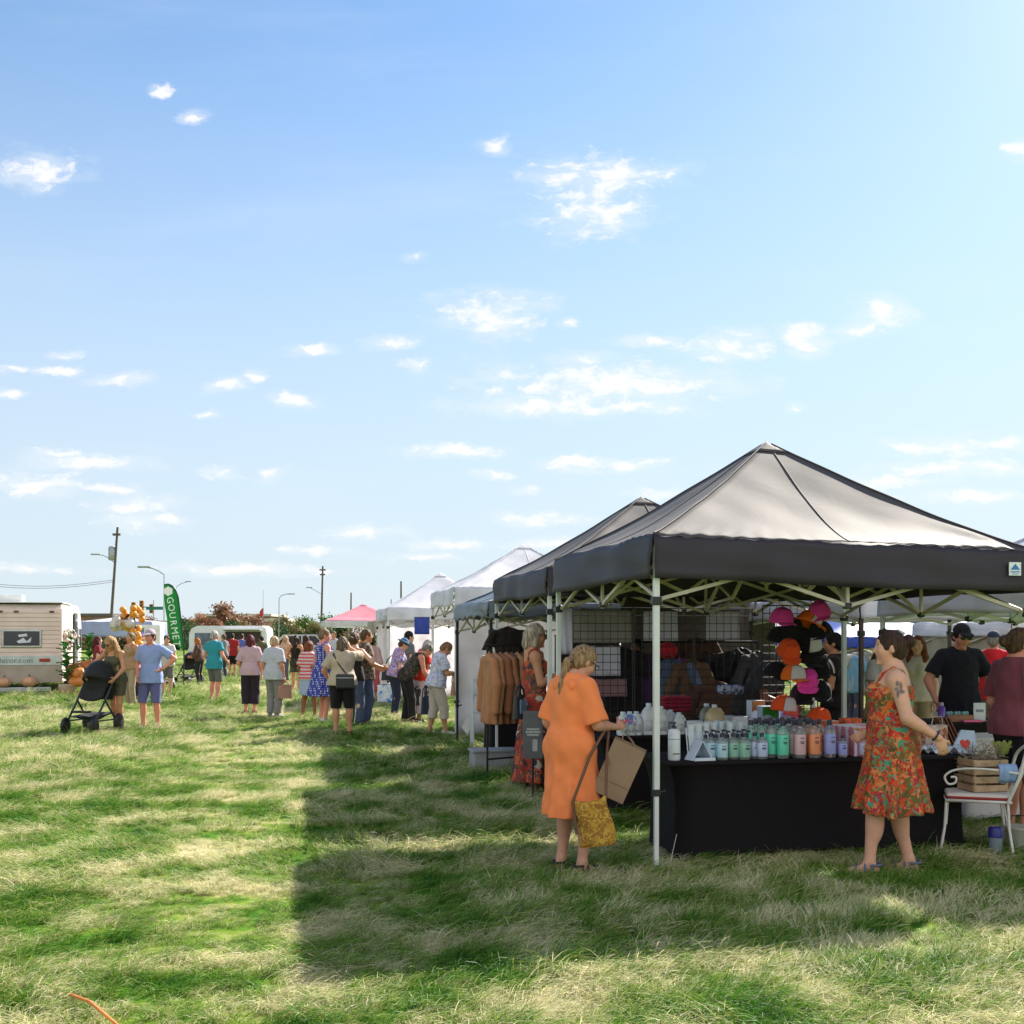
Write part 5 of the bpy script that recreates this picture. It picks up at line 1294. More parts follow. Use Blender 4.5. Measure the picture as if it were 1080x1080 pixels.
pumpkin('left pumpkin on the camper bumper', cw @ Vector((-1.46, -.17, .225)), .19); pumpkin('right pumpkin on the camper bumper', cw @ Vector((-.82, -.17, .225)), .20)
LEAF = mat('glossy plant leaf', (.035, .13, .02), .35, var=.35, vscale=9, trans=.15)
def leafy_plant(label, p, h, n, pot, seed, lw=.11, cat='plant'):
    r = np.random.default_rng(seed); t = thing('potted_plant', label, cat, p)
    m = MB(); m.lathe([(.15, 0), (.2, .05), (.22, .3), (.2, .34), (.17, .34), (.16, .28)], n=16); m.build('basket_pot', pot, t)
    s_ = MB(); s_.tube([(0, 0, .28), (.02, .01, h*.6), (.0, 0, h*.95)], [.02, .016, .008], 7); s_.build('stem', mat('plant stem', (.09, .06, .03), .8), t)
    f = MB()
    for i in range(n):
        a = i*2.4+r.normal(0, .3); z = .38+(h-.45)*i/n; ln = r.uniform(.26, .38)*(1.1-.3*i/n); el = r.uniform(.1, .9)
        d = Vector((math.cos(a)*math.cos(el), math.sin(a)*math.cos(el), math.sin(el))); sd_ = Vector((-math.sin(a), math.cos(a), 0)); up_ = sd_.cross(d)
        def lf(u, v): w = lw*math.sin(math.pi*(.06+.94*v))**.7*(.6+.4*v); return Vector((0, 0, z))+d*(ln*(.12+v))-Vector((0, 0, .25*ln*v*v))+sd_*w*(u-.5)*2-up_*.035*abs(u-.5)*2
        f.grid(lf, 5, 7)
    f.build('foliage', LEAF, t)
    return t
leafy_plant('glossy broad leaved plant in a pale basket beside the camper corner', (gx(70.5, 30.6), 30.6, 0), 1.42, 24, mat('pale woven basket', (.42, .32, .22), .9, bump=.6, bscale=50), 3, .12)
leafy_plant('bushy green plant behind the wooden display cart', (gx(94, 32.4), 32.4, .25), 1.45, 28, mat('terracotta pot', (.3, .12, .06), .8), 4, .13)
t = thing('flower_garland', 'white and green flower garland hung on the camper side', 'garland', cw @ Vector((.10, .9, 1.15)))
for nm_, mm, k in (('blossoms', mat('cream blossoms', (.62, .52, .46), .8), 22), ('greenery', LEAF, 14)):
    f = MB()
    for i in range(k): f.ball((random.uniform(-.1, .1), random.uniform(-.5, .5), random.uniform(.1, .65)), random.uniform(.04, .08), 7, 5, .2)
    f.build(nm_, mm, t)
WOODO = mat('orange stained wood', (.42, .17, .06), .6, var=.25, vscale=5, bump=.2, stretch=(1, 8, 8))
t = thing('display_cart', 'orange wooden display cart with slanted front beside the camper', 'cart', (gx(86, 31.2), 31.2, 0), R(10))
m = MB(); m.box((0, 0, .72), (.72, .5, .38), Matrix.Rotation(R(-14), 3, 'Y'), bev=.02); m.build('tray', WOODO, t)
for x in (-.3, .3):
    for y in (-.2, .2): m = MB(); m.box((x, y, .27), (.06, .06, .54)); m.build('leg', WOODO, t)
for i, (x, y, lab) in enumerate(((80, 717, 'orange pumpkin low at the foot of the plant'), (87, 716, 'orange pumpkin below the display cart'), (92, 712, 'orange pumpkin at the right foot of the cart'), (84, 708, 'orange pumpkin stacked on top of the others'))):
    p = at(x, y, 30.7); pumpkin(lab, (p.x, p.y, max(0, p.z-.2)), .21, mat('bright orange pumpkin', (.62, .22, .05), .5, var=.15))
f = MB()
for i in range(160):
    a = random.uniform(0, 6.3); q = random.uniform(.1, .7); p = Vector((q*math.cos(a)*1.2, q*math.sin(a)*.6, 0)); d = Vector((random.uniform(-1, 1), random.uniform(-1, 1), random.uniform(.2, 1.3)))*.16
    f.tube([p, p+d], .008, 4)
o = f.build('straw', mat('loose straw', (.55, .40, .16), .9), None); o.location = (gx(72, 30.2), 30.2, .02); tag(o, 'loose straw scattered at the foot of the potted plant', kind='stuff')
# ------------------------------------------------------------------ balloon garland
t = thing('balloon_garland', 'balloon garland of white and golden orange balloons rising behind the strollers', 'balloons', (gx(135, 27), 27, 0))
BW, BO, BG = mat('white balloon', (.72, .68, .64), .3, var=.05, trans=.25), mat('golden orange balloon', (.78, .34, .03), .45, var=.06, trans=.2), mat('teal balloon', (.03, .38, .34), .3)
bl = []
for i in range(64):
    u = i/63
    if u < .3: px, py, mm, rr_ = 119+22*(u/.3), 657+random.uniform(-3, 5), BW, random.uniform(.08, .12)
    elif u < .55: px, py, mm, rr_ = 129+21*random.random(), 640+20*random.random(), BO, random.uniform(.06, .10)
    elif u < .94: k = (u-.55)/.39; px, py, mm, rr_ = 139+6*math.sin(5*k)+random.uniform(-6, 6), 658+52*k, BO, random.uniform(.065, .105)
    else: px, py, mm, rr_ = 153+random.uniform(-2, 2), 712+random.uniform(-4, 6), BG, .14
    p = at(px, py, 27+random.uniform(-.2, .2)); p.z = max(p.z, .14)
    b = MB(); b.lathe([(.001, -rr_*1.28), (rr_*.1, -rr_*1.2), (rr_*.45, -rr_*.95), (rr_*.85, -rr_*.45), (rr_, .1*rr_), (rr_*.86, .6*rr_), (rr_*.5, .95*rr_), (.001, rr_*1.06)], n=14)
    o = b.build('balloon', mm, t, loc=p-Vector((gx(135, 27), 27, 0))); o.rotation_euler = (random.uniform(-1, 1), random.uniform(-1, 1), 0)
m = MB(); m.tube([at(x, y, 27)-Vector((gx(135, 27), 27, 0)) for x, y in ((118, 660), (134, 650), (141, 645), (143, 665), (140, 690), (145, 712), (146, 728))], .03, 6); m.build('support_frame', POSTD, t)
# ------------------------------------------------------------------ feather flag
FD = 36.0
def fp(x, y): p = at(x, y, FD); return (p.x, p.z)
GREENF = fabric('green flag cloth', (.006, .30, .06), .45, .6)
fx0 = gx(190, FD)
t = thing('feather_flag', 'tall green feather flag with white lettering', 'flag', (fx0, FD, 0))
out = [(173, 617), (177, 616.4), (181, 618), (185, 622), (187.5, 630), (189, 642), (190.5, 655), (192, 670), (193.5, 686), (186, 680), (180, 673.5), (178, 664), (176, 652), (174, 640), (173, 628)]
m = MB(); m.prism([(fp(x, y)[0]-fx0, fp(x, y)[1]) for x, y in out], 'y', .012); fl = m.build('flag_cloth', GREENF, t)
m = MB(); m.tube([(gx(193, FD)-fx0, .03, 0)]+[(fp(x, y)[0]-fx0, .03, fp(x, y)[1]) for x, y in ((194, 700), (193.6, 686), (192.2, 670), (190.7, 655), (189.2, 642), (187.7, 630), (185.2, 622), (181, 617.6), (177, 616), (173, 616.6))], .022, 6); m.build('flag_pole', POSTD, t)
WL = mat('white lettering', (.75, .8, .76), .6, var=0)
for ch, x, y in zip('GOURMET', (179.3, 180.6, 181.8, 182.8, 184, 185.3, 186.5), (633, 641, 649, 657, 665, 672, 679)):
    p = fp(x, y); text_obj('letter', ch, .30, WL, fl, Matrix.Translation((p[0]-fx0, -.012, p[1])) @ Matrix.Rotation(R(90), 4, 'X') @ Matrix.Rotation(R(-84), 4, 'Z'), .002)
m = MB(); p = fp(177.5, 623.5); m.prism([(p[0]-fx0+.13*math.cos(a)*(1+.2*(i % 2)), p[1]+.13*math.sin(a)*(1+.2*(i % 2))) for i, a in enumerate(np.linspace(0, 6.28, 13)[:-1])], 'y', .006, (0, -.012, 0)); m.build('emblem', WL, fl)
# ------------------------------------------------------------------ food trailer, far tent, cars
t = thing('food_trailer', 'white food trailer with rounded ends and open serving hatch, across the field', 'trailer', (gx(240.5, 57), 57, 0), R(3))
hw = 1.93
rp_ = [(-hw, .35), (-hw, 1.65), (-hw+.12, 1.95), (-hw+.42, 2.08), (hw-.25, 2.08), (hw-.05, 1.95), (hw, 1.7), (hw, .35)]
m = MB(); m.prism(rp_, 'y', 2.0, (0, 1.0, 0)); m.build('body_shell', mat('white trailer skin', (.70, .72, .74), .4, var=.06, vscale=2), t)
m = MB(); m.box((.75, -.02, 1.42), (1.75, .06, .72)); hb = m.build('serving_hatch', mat('dim kitchen interior', (.05, .035, .03), .8, var=.5, vscale=5), t)
m = MB(); m.box((.75, -.3, 1.86), (1.85, .6, .03), Matrix.Rotation(R(-8), 3, 'X')); m.build('hatch_flap', WHT, hb)
m = MB(); m.box((.75, -.14, 1.04), (1.9, .26, .03)); m.build('counter', ALU, hb)
m = MB(); m.box((-1.15, -.02, 1.33), (.98, .04, .78), bev=.03); wf = m.build('window', mat('grey window', (.12, .15, .19), .15, var=.3, vscale=3), t)
m = MB(); m.box((0, -.015, .62), (2*hw-.1, .03, .12)); m.build('side_stripe', mat('grey stripe', (.3, .32, .35)), t)
for x in (-.4, .4):
    m = MB(); m.lathe([(.12, -.1), (.30, -.1), (.32, 0), (.30, .1), (.12, .1)], n=16); o = m.build('wheel', JOINT, t); o.location = (x, .1, .32); o.rotation_euler = (R(90), 0, 0)
LILV = fabric('lilac blue awning', (.36, .42, .62), .2, .6)
tent('t', 'white roofed tent with lilac blue valance behind the camper and balloons', (-16.6, 43.0), 2.9, 1.55, 2.15, 2.34, fab=WHITEF, val=LILV, group='tents near the camper', seed=21, detail=0, rz=R(6))
def car(label, px, d, m, rz=0., hh=1.5):
    t = thing('parked_car', label, 'car', (gx(px, d), d, 0), rz, 'cars parked beyond the field')
    b = MB(); pr = [(-2.2, .35), (-2.25, .8), (-1.4, .98), (-.75, hh), (1.2, hh), (1.9, .95), (2.2, .85), (2.2, .35)]
    b.prism(pr, 'y', 1.75); o = b.build('body', m, t)
    g = MB(); g.prism([(-1.22, 1.0), (-.68, hh-.08), (.3, hh-.08), (.3, 1.0)], 'y', 1.78); g.prism([(.38, 1.0), (.38, hh-.08), (1.14, hh-.08), (1.65, 1.0)], 'y', 1.78); g.build('windows', GLASSD, t)
    for x in (-1.4, 1.35):
        for y in (-.8, .8):
            w = MB(); w.lathe([(.1, -.1), (.30, -.1), (.33, 0), (.30, .1), (.1, .1)], n=16); o = w.build('wheel', JOINT, t); o.location = (x, y, .33); o.rotation_euler = (R(90), 0, 0)
car('silver car parked beyond the crowd, left of the other', 312, 70, mat('silver car paint', (.45, .47, .5), .25, .4), R(12), 1.62)
car('dark blue grey car parked beyond the crowd', 326, 74, mat('blue grey car paint', (.16, .2, .26), .25, .3), R(-8), 1.64)
# ------------------------------------------------------------------ poles, lamps, signals, buildings, trees
WOODP = mat('weathered pole wood', (.12, .10, .085), .9); STEELG = mat('galvanised steel', (.36, .38, .4), .4, .4)
def pole(name, label, cat, top, bot, d, r, arms=(), m=WOODP, group=None, extra=()):
    a = at(*top, d); b = at(*bot, d); k = b.z/(a.z-b.z); base = b-(a-b)*k
    base = Vector((base.x, base.y, 0))
    t = thing(name, label, cat, base, 0, group)
    q = MB(); q.tube([(0, 0, 0), a-base], [r*.62, r*.42], 8); q.build('shaft', m, t)
    for kind, pts in arms:
        w = [at(x, y, d)-base for x, y in pts]
        z = MB()
        if kind == 'cross': z.box((w[0]+w[1])/2, ((w[1]-w[0]).length, .14, .16)); z.build('crossarm', m, t); continue
        if kind == 'can': z.lathe([(.22, -.5), (.25, -.45), (.25, .4), (.15, .5)], c=w[0], n=12); z.build('transformer', STEELG, t); continue
        z.tube(w, .035, 6); ob = z.build('lamp_arm', STEELG, t)
        h = MB(); dx = (w[-1]-w[-2]).normalized(); h.box(w[-1]+dx*.2, (.7, .25, .10), bev=.04); h.build('lamp_head', STEELG, ob)
    return t
UP = 'utility poles along the road'; SL = 'street lamps along the road'
pole('utility_pole', 'tallest leaning utility pole, behind the camper', 'pole', (124, 556), (117.5, 650), 82, .2, (('cross', ((119, 564), (127, 563.5))), ('can', ((118, 583.5),)), ('lamp', ((121, 593.5), (114, 588), (108, 585.5), (104, 585)))), group=UP)
pole('utility_pole', 'utility pole with two crossarms, right of the trees', 'pole', (340.4, 597), (339, 655), 125, .22, (('cross', ((337, 601), (343.5, 601))), ('cross', ((337.5, 606), (343, 606))), ('lamp', ((339.8, 627), (333, 623), (328, 620.5)))), group=UP)
pole('utility_pole', 'short plain utility pole left of the pink tent', 'pole', (370.3, 625), (370, 660), 150, .22, group=UP)
pole('utility_pole', 'plain utility pole rising behind the white tents', 'pole', (423, 613), (423, 660), 150, .25, group=UP)
pole('utility_pole', 'thin utility pole just left of the white tents', 'pole', (412.5, 632), (412.5, 660), 160, .14, group=UP)
pole('street_lamp', 'street lamp with a long arm beside the feather flag', 'street lamp', (173, 606), (173, 690), 62, .06, (('lamp', ((173, 606), (167, 602), (160, 599.3), (156, 598.6))),), STEELG, SL)
pole('street_lamp', 'street lamp right of the feather flag with an arm to the right', 'street lamp', (186, 619), (186, 668), 130, .07, (('lamp', ((186, 619), (191, 615.5), (197, 613.8))),), STEELG, SL)
pole('street_lamp', 'street lamp in front of the low building with a curved arm', 'street lamp', (294.4, 631), (294, 668), 105, .09, (('lamp', ((294.4, 631), (297, 628), (302, 626.6), (305, 626.5))),), STEELG, SL)
t = pole('traffic_signal', 'traffic signal with yellow heads and a green street sign beyond the balloons', 'traffic light', (162, 633), (162, 672), 100, .1, (), STEELG)
b0 = t.location
m = MB(); p, q = at(162, 641, 100)-b0, at(138, 639, 100)-b0; m.tube([p, q], .06, 6); arm = m.build('mast_arm', STEELG, t)
for x, y, hh_ in ((149.5, 638.5, .85), (141, 640, .8), (160, 642, .8)):
    m = MB(); c = at(x, y, 100)-b0; m.box(c, (.36, .25, hh_), bev=.03); hd_ = m.build('signal_head', mat('signal yellow brown', (.36, .16, .05), .5), t)
    for k in (-.27, 0, .27):
        m = MB(); m.ball(c+Vector((0, -.13, k)), (.1, .03, .1), 10, 6); m.build('lens', mat('dark lens', (.06, .02, .015), .2, var=0), hd_)
m = MB(); m.box(at(163, 641.5, 99.8)-b0, (1.5, .04, .28)); m.build('street_sign', mat('street sign green', (.01, .16, .10), .5), t)
for i, (y0, y1, lab) in enumerate(((609, 611.5, 'upper power line running left from the leaning pole'), (611.5, 613.5, 'lower power line running left from the leaning pole'))):
    a, b = at(-60, y0, 70), at(121, y1, 82); m = MB()
    m.tube([a.lerp(b, u)-Vector((0, 0, .5*math.sin(math.pi*u))) for u in np.linspace(0, 1, 13)], .016, 4); o = m.build('power_line', POSTD); tag(o, lab, 'wire', 'power lines')
def building(label, x0, x1, y, d, m, mroof, nwin=8, depth=18):
    a, b = gx(x0, d), gx(x1, d); h = CAMH+(HZ-y)*d/F_PX
    t = thing('low_building', label, 'building', ((a+b)/2, d, 0)); w = b-a
    q = MB(); q.box((0, depth/2, h/2-.2), (w, depth, h-.4)); q.build('wall', m, t)
    q = MB(); q.box((0, depth/2-.05, h-.15), (w+.6, depth+.5, .5)); q.build('roof_parapet', mroof, t)
    for i in range(nwin):
        q = MB(); x = -w/2+w*(i+.5)/nwin; q.box((x, -.04, h*.5), (w/nwin*.55, .12, h*.3)); f = q.build('window', WHT, t)
        q = MB(); q.box((x, -.11, h*.5), (w/nwin*.5, .04, h*.26)); q.build('pane', GLASSD, f)
BRN = mat('brown brick', (.24, .15, .11), .9, var=.2, vscale=.6)
building('long low brown building behind the autumn trees', 207, 285, 648, 240, BRN, mat('pale parapet', (.5, .46, .42), .8), 10)
building('pinkish brick building right of the red flag', 281, 302, 653, 190, mat('pinkish brick', (.42, .26, .2), .9), mat('pale parapet', (.5, .46, .42), .8), 4)
building('flat brown building behind the camper', 84, 118, 647.5, 230, BRN, mat('dark parapet', (.12, .11, .11), .8), 5)
building('pale warehouse beyond the traffic signal', 128, 178, 655, 260, mat('pale concrete', (.48, .47, .46), .9), mat('pale parapet', (.5, .46, .42), .8), 6)
t = pole('flag_pole', 'flagpole with a drooping red flag above the low building', 'flag', (277.6, 622), (277, 668), 130, .05, (), STEELG)
m = MB(); b0 = t.location; m.prism([(at(x, y, 130)-b0).xz[:] for x, y in ((278, 641), (276, 642), (274, 645), (273.4, 650), (277, 650), (278, 648))], 'y', .03); m.build('flag_cloth', fabric('red flag cloth', (.55, .03, .04), .2), t)
LEAFM = {}
def leafmat(n, c):
    if n not in LEAFM: LEAFM[n] = mat('leaves '+n, c, .6, var=.45, vscale=.9, trans=.25)
    return LEAFM[n]
def tree(label, px, ytop, d, wpx, m, seed, group='trees along the road', low=.18, n=1500):
    r = np.random.default_rng(seed); h = CAMH+(HZ-ytop)*d/F_PX; w = wpx*d/F_PX/2
    t = thing('tree', label, 'tree', (gx(px, d), d, 0), 0, group)
    tr = MB(); tr.tube([(0, 0, 0), (.05, 0, h*.3), (0, .05, h*.75)], [h*.028, h*.02, h*.006], 7)
    cl = []
    for i in range(9):
        a = r.uniform(0, 6.28); z = h*r.uniform(low+.1, .92); q = w*r.uniform(.25, .8)*(1.15-.75*abs(z/h-.45))
        c = np.array([q*math.cos(a), q*math.sin(a), z]); cl.append(c); tr.tube([(0, 0, z*.55), tuple(c*[.6, .6, 1]*1), tuple(c)], [h*.012, h*.008, h*.003], 5)
    tr.build('trunk', WOODP, t)
    cr = MB(); V = []; Fq = []
    for i in range(n):
        c = cl[r.integers(len(cl))]; p = c+r.normal(0, 1, 3)*[w*.30, w*.30, h*.085]
        if p[2] < h*low: continue
        s_ = r.uniform(.5, 1.2)*h*.042; u = r.normal(0, 1, 3); u /= np.linalg.norm(u); v = np.cross(u, r.normal(0, 1, 3)); v /= np.linalg.norm(v)
        b0 = len(V); V += [p-u*s_, p+v*s_*.6, p+u*s_, p-v*s_*.6]; Fq.append((b0, b0+1, b0+2, b0+3))
    cr.add(V, Fq); cr.build('crown', m, t)
AU, AU2, GN, GN2, OL = leafmat('rust', (.34, .16, .08)), leafmat('copper', (.30, .16, .09)), leafmat('fresh green', (.10, .20, .03)), leafmat('deep green', (.05, .115, .03)), leafmat('olive', (.21, .18, .06))
for a_ in (('rust coloured bushy tree left of the low building', 214, 649, 140, 22, AU, 1), ('copper tree with an open crown before the low building', 240, 638, 140, 26, AU2, 2), ('darker copper tree beside the red flag', 266, 640, 138, 24, AU2, 3), ('olive tree left of the green tree', 303, 651, 120, 24, OL, 4),
           ('bright green round tree right of the olive one', 324, 652, 112, 24, GN, 5), ('green tree behind the right utility pole', 344, 651, 120, 22, GN, 6), ('small green tree beside the feather flag', 197, 655, 120, 20, GN2, 7), ('green tree behind the traffic signal', 158, 652, 115, 22, AU, 8), ('low rust tree between the flag and the building', 227, 656, 120, 14, AU, 9),
           ('yellow green bush beneath the red flag', 254, 656, 120, 18, OL, 10), ('dark green tree far left behind the camper', 98, 657, 120, 16, GN2, 11), ('wide copper tree between the flag and food trailer', 205, 650, 150, 22, AU2, 14), ('low olive tree left of the utility pole with crossarms', 333, 657, 110, 20, OL, 15), ('green tree beside the pink tent', 360, 655, 115, 18, GN2, 16), ('small rust tree behind the white booth', 185, 655, 130, 16, AU, 17), ('green tree far behind the blue tents', 885, 664, 60, 40, GN, 12), ('tall green tree far behind the pale tent', 940, 664, 70, 50, GN2, 13)):
    tree(*a_[:6], seed=a_[6])
for i, (x, y0, c) in enumerate(((92, 657, 2), (108, 658, 0), (136, 657, 2), (168, 656, 1), (193, 659, 0), (222, 655, 2), (247, 654, 0), (258, 658, 2), (284, 656, 1), (294, 659, 0), (313, 656, 1), (353, 656, 0), (372, 657, 2), (386, 658, 1))):
    tree(('low green tree in the distant treeline', 'low olive tree in the distant treeline', 'low rust coloured tree in the distant treeline')[c], x, y0, 112+3*(i % 4), 22, (GN2, OL, AU2)[c], 40+i, 'low trees of the distant treeline', .05, 900)
t = thing('hedge', 'long low clipped hedge at the far edge of the field', 'hedge', (-28, 118, 0))
h_ = MB(); V = []; Fq = []; r = np.random.default_rng(5)
for i in range(5200):
    p = np.array([r.uniform(-48, 30), r.normal(0, .5), abs(r.normal(0, .75))*1.0+.1]); p[2] = min(p[2], 1.9+.3*math.sin(p[0]*.6)); s_ = r.uniform(.14, .34); u = r.normal(0, 1, 3); u /= np.linalg.norm(u); v = np.cross(u, r.normal(0, 1, 3)); v /= np.linalg.norm(v)
    b0 = len(V); V += [p-u*s_, p+v*s_*.7, p+u*s_, p-v*s_*.7]; Fq.append((b0, b0+1, b0+2, b0+3))
h_.add(V, Fq); h_.build('foliage', leafmat('deep green', (.035, .085, .02)), t)
rd = MB(); rd.add([(-300, 126, .004), (300, 126, .004), (300, 136, .004), (-300, 136, .004)], [(0, 1, 2, 3)]); tag(rd.build('road', mat('grey asphalt', (.06, .06, .062), .9)), kind='structure')
# ------------------------------------------------------------------ strollers
def stroller(label, px, yb, rz, m=None, frame=None, sc=1.):
    d = gd(yb); t = thing('stroller', label, 'stroller', (gx(px, d), d, 0), rz, 'strollers on the grass'); t.scale = sc if hasattr(sc, '__len__') else (sc,)*3
    m = m or cloth('black stroller fabric', (.018, .017, .018), rough=.6); fm = frame or mat('graphite frame', (.05, .05, .055), .35, .5)
    for q in (-1, 1):
        f = MB(); f.tube([(q*.25, .38, .17), (q*.255, .1, .45), (q*.26, -.32, .92), (q*.25, -.42, 1.02)], .018, 8); f.tube([(q*.255, .05, .5), (q*.27, -.32, .14)], .016, 8); f.tube([(q*.25, .32, .2), (q*.27, -.30, .2)], .012, 6); f.build('side_frame', fm, t)
        w = MB(); w.lathe([(.03, -.02), (.115, -.026), (.13, 0), (.115, .026), (.03, .02)], n=20); o = w.build('wheel', JOINT, t); o.location = (q*.26, .40, .13); o.rotation_euler = (0, R(90), 0)
        w = MB(); w.lathe([(.03, -.02), (.13, -.026), (.148, 0), (.13, .026), (.03, .02)], n=20); o = w.build('wheel', JOINT, t); o.location = (q*.29, -.32, .148); o.rotation_euler = (0, R(90), 0)
    h = MB(); h.tube([(-.25, -.42, 1.02), (-.24, -.47, 1.05), (.24, -.47, 1.05), (.25, -.42, 1.02)], .02, 8); h.build('handle', mat('leatherette grip', (.03, .02, .018), .5), t)
    b = MB(); b.grid(lambda u, v: ((u-.5)*.46, -.30+.62*v, .30-.10*math.sin(math.pi*u)*math.sin(math.pi*v)-.04*v), 9, 9); b.build('basket', m, t, solid=.01)
    s_ = MB(); s_.grid(lambda u, v: ((u-.5)*.42, -.18+.10*v+.42*max(0, .42-v)**.8*1.2, .52+.42*v-.10*max(0, .3-v)+.05*(2*abs(u-.5))**2), 9, 11); s_.build('seat', m, t, solid=.03)
    c = MB(); c.grid(lambda u, v: (.245*math.cos(math.pi*u), -.20+(.34*math.cos(.35+1.75*v)*math.sin(math.pi*u)**.7)-.02, .74+.36*math.sin(.35+1.75*v)*math.sin(math.pi*u)**.8), 21, 11); c.build('hood', m, t, solid=.012)
    c2 = MB(); c2.grid(lambda u, v: ((u-.5)*.44, -.26-.03*math.sin(math.pi*u)+.02*v, .50+.40*v), 9, 6); c2.build('back_panel', m, t, solid=.012)
    fr = MB(); fr.box((0, .36, .34), (.30, .14, .03), bev=.01); fr.build('footrest', m, t)
    return t
stroller('black stroller with a rounded hood in front of the blonde woman, nearest stroller', 98, 773, R(166), sc=(1.05, .92, 1.12))
stroller('black stroller beside the ginger haired person, by the feather flag', 199, 722, R(165))
stroller('pale framed stroller half hidden behind the man in the blue polo', 173, 728, R(200), cloth('grey stroller fabric', (.12, .12, .13)), mat('white frame', (.6, .62, .64), .4))
# ------------------------------------------------------------------ around the near stalls
t = thing('weight_box', 'grey plastic weight box at the foot of the second tent', 'box', (gx(520, 14.2), 14.2, 0), TAN)
m = MB(); m.box((0, 0, .12), (.55, .34, .24), bev=.015); m.build('box_body', mat('grey plastic', (.33, .34, .35), .6), t); m = MB(); m.box((0, 0, .245), (.58, .37, .03), bev=.01); m.build('lid', mat('grey plastic', (.33, .34, .35)), t)
t = thing('notice_board', 'dark grey notice board with pale printing, standing in front of the blonde woman', 'sign', (gx(562, 11.55), 11.55, 0), R(4))
z1, z0 = at(0, 750, 11.55).z, at(0, 800, 11.55).z
m = MB(); m.box((0, 0, (z0+z1)/2), (.20, .02, z1-z0), bev=.004); bo = m.build('board', mat('slate grey board', (.12, .125, .13), .7), t)
for zz, w in ((.62, .13), (.56, .15), (.50, .12)): m = MB(); m.box((0, -.012, z0+(z1-z0)*zz), (w, .003, .02)); m.build('print_line', mat('chalk print', (.45, .46, .46), .8, var=.3, vscale=90), bo)
m = MB(); m.box((.02, -.012, z0+(z1-z0)*.28), (.05, .003, .12)); m.build('pale_sticker', mat('chalk print', (.45, .46, .46)), bo)
m = MB(); m.tube([(0, .02, 0), (0, .02, z1-.05)], .012, 6); m.build('stand_leg', POSTD, t)
t = thing('red_ball', 'small red ball lying in the grass by the front table', 'ball', (gx(715, 9.55), 9.55, .07)); m = MB(); m.ball((0, 0, 0), .075, 18, 12); m.build('rubber_skin', mat('red rubber', (.55, .04, .02), .4), t)
m = MB(); p0, p1 = at(74, 1044, 5.2), at(128, 1092, 4.75); m.tube([Vector((p0.x, p0.y, .05)), Vector((p0.x*.6+p1.x*.4, p0.y*.6+p1.y*.4, .075)), Vector((p1.x, p1.y, .05))], .007, 8); tag(m.build('orange_cord', mat('orange plastic cord', (.72, .22, .04), .5)), 'orange cord lying in the grass at the bottom left corner', 'cord')
m = MB(); p = Vector((1.06, 8.0, 0)); m.tube([Vector((1.19, 8.22, .25)), Vector((1.15, 8.15, .13)), p+Vector((.05, .05, .02))], .0025, 5); tag(m.build('guy_rope', mat('pale rope', (.5, .5, .42), .9)), 'thin pale guy rope by the foot of the near tent leg', 'rope')
# chair with crate
CW = mat('white painted iron', (.66, .66, .62), .45, var=.08)
cd = 8.75
t = thing('garden_chair', 'white iron garden chair with scrolled arm, holding the slatted crate', 'chair', (gx(1030, cd), cd, 0), R(72))
m = MB(); m.tube([(-.23, -.22, .44), (.23, -.22, .44), (.25, .23, .44), (-.25, .23, .44), (-.23, -.22, .44)], .011, 8); m.box((0, 0, .445), (.45, .43, .008)); m.build('seat', CW, t)
for x, y in ((-.22, -.2), (.22, -.2), (-.24, .23), (.24, .23)):
    m = MB(); m.tube([(x, y, .44), (x*1.0, y*1.05, .24), (x*1.08, y*1.22, 0)], .0105, 8); m.tube([(x, y, .26), (x*.45, y*.9, .43)], .006, 6); m.build('leg', CW, t)
m = MB(); m.tube(cr([(-.24, -.2, .44), (-.27, -.27, .62), (-.26, -.31, .76), (-.15, -.37, .84), (0, -.39, .86), (.15, -.37, .84), (.26, -.31, .76), (.27, -.27, .62), (.24, -.2, .44)]), .0125, 8)
for x in (-.12, 0, .12): m.tube([(x*.9, -.22, .44), (x, -.33, .68), (x, -.37, .84)], .007, 6)
m.build('backrest', CW, t)
for q in (-1, 1):
    m = MB(); m.tube(cr([(q*.27, -.28, .66), (q*.29, -.05, .69), (q*.28, .15, .68), (q*.28, .24, .63), (q*.28, .22, .57), (q*.28, .17, .58), (q*.28, .165, .62), (q*.28, .20, .62)]), .0085, 8); m.build('arm', CW, t)
m = MB(); m.box((0, 0, .473), (.46, .46, .045), bev=.02); o = m.build('seat_cushion', pattern('red white ticking', 'stripes', [(.45, .06, .06), (.62, .58, .56)], 18), None); tag(o, 'red and white striped cushion on the iron chair', 'cushion'); o.location = (gx(1030, cd), cd, 0); o.rotation_euler = (0, 0, R(72))
md = o.data; md.transform(Matrix.Rotation(R(20), 4, 'X') @ Matrix.Rotation(0, 4, 'Z')) if False else None
SLATW = mat('pale pine slats', (.46, .32, .19), .75, var=.2, vscale=6, bump=.2, stretch=(6, 1, 1))
t = thing('slatted_crate', 'pale wooden slatted crate standing on the chair cushion', 'crate', (gx(1035, cd), cd-.02, .498), R(8)); t.scale = (.92, .92, .80)
for zz in (.035, .115, .195, .272):
    for yy in (-.13, .13): m = MB(); m.box((0, yy, zz), (.30, .012, .06), bev=.003); m.build('slat', SLATW, t)
    for xx in (-.15, .15): m = MB(); m.box((xx, 0, zz), (.012, .25, .06), bev=.003); m.build('slat', SLATW, t)
m = MB(); m.box((0, 0, .008), (.29, .25, .012)); m.build('base_board', SLATW, t)
for xx in (-.135, .135):
    for yy in (-.115, .115): m = MB(); m.box((xx, yy, .155), (.018, .018, .30)); m.build('corner_post', SLATW, t)
f = MB()
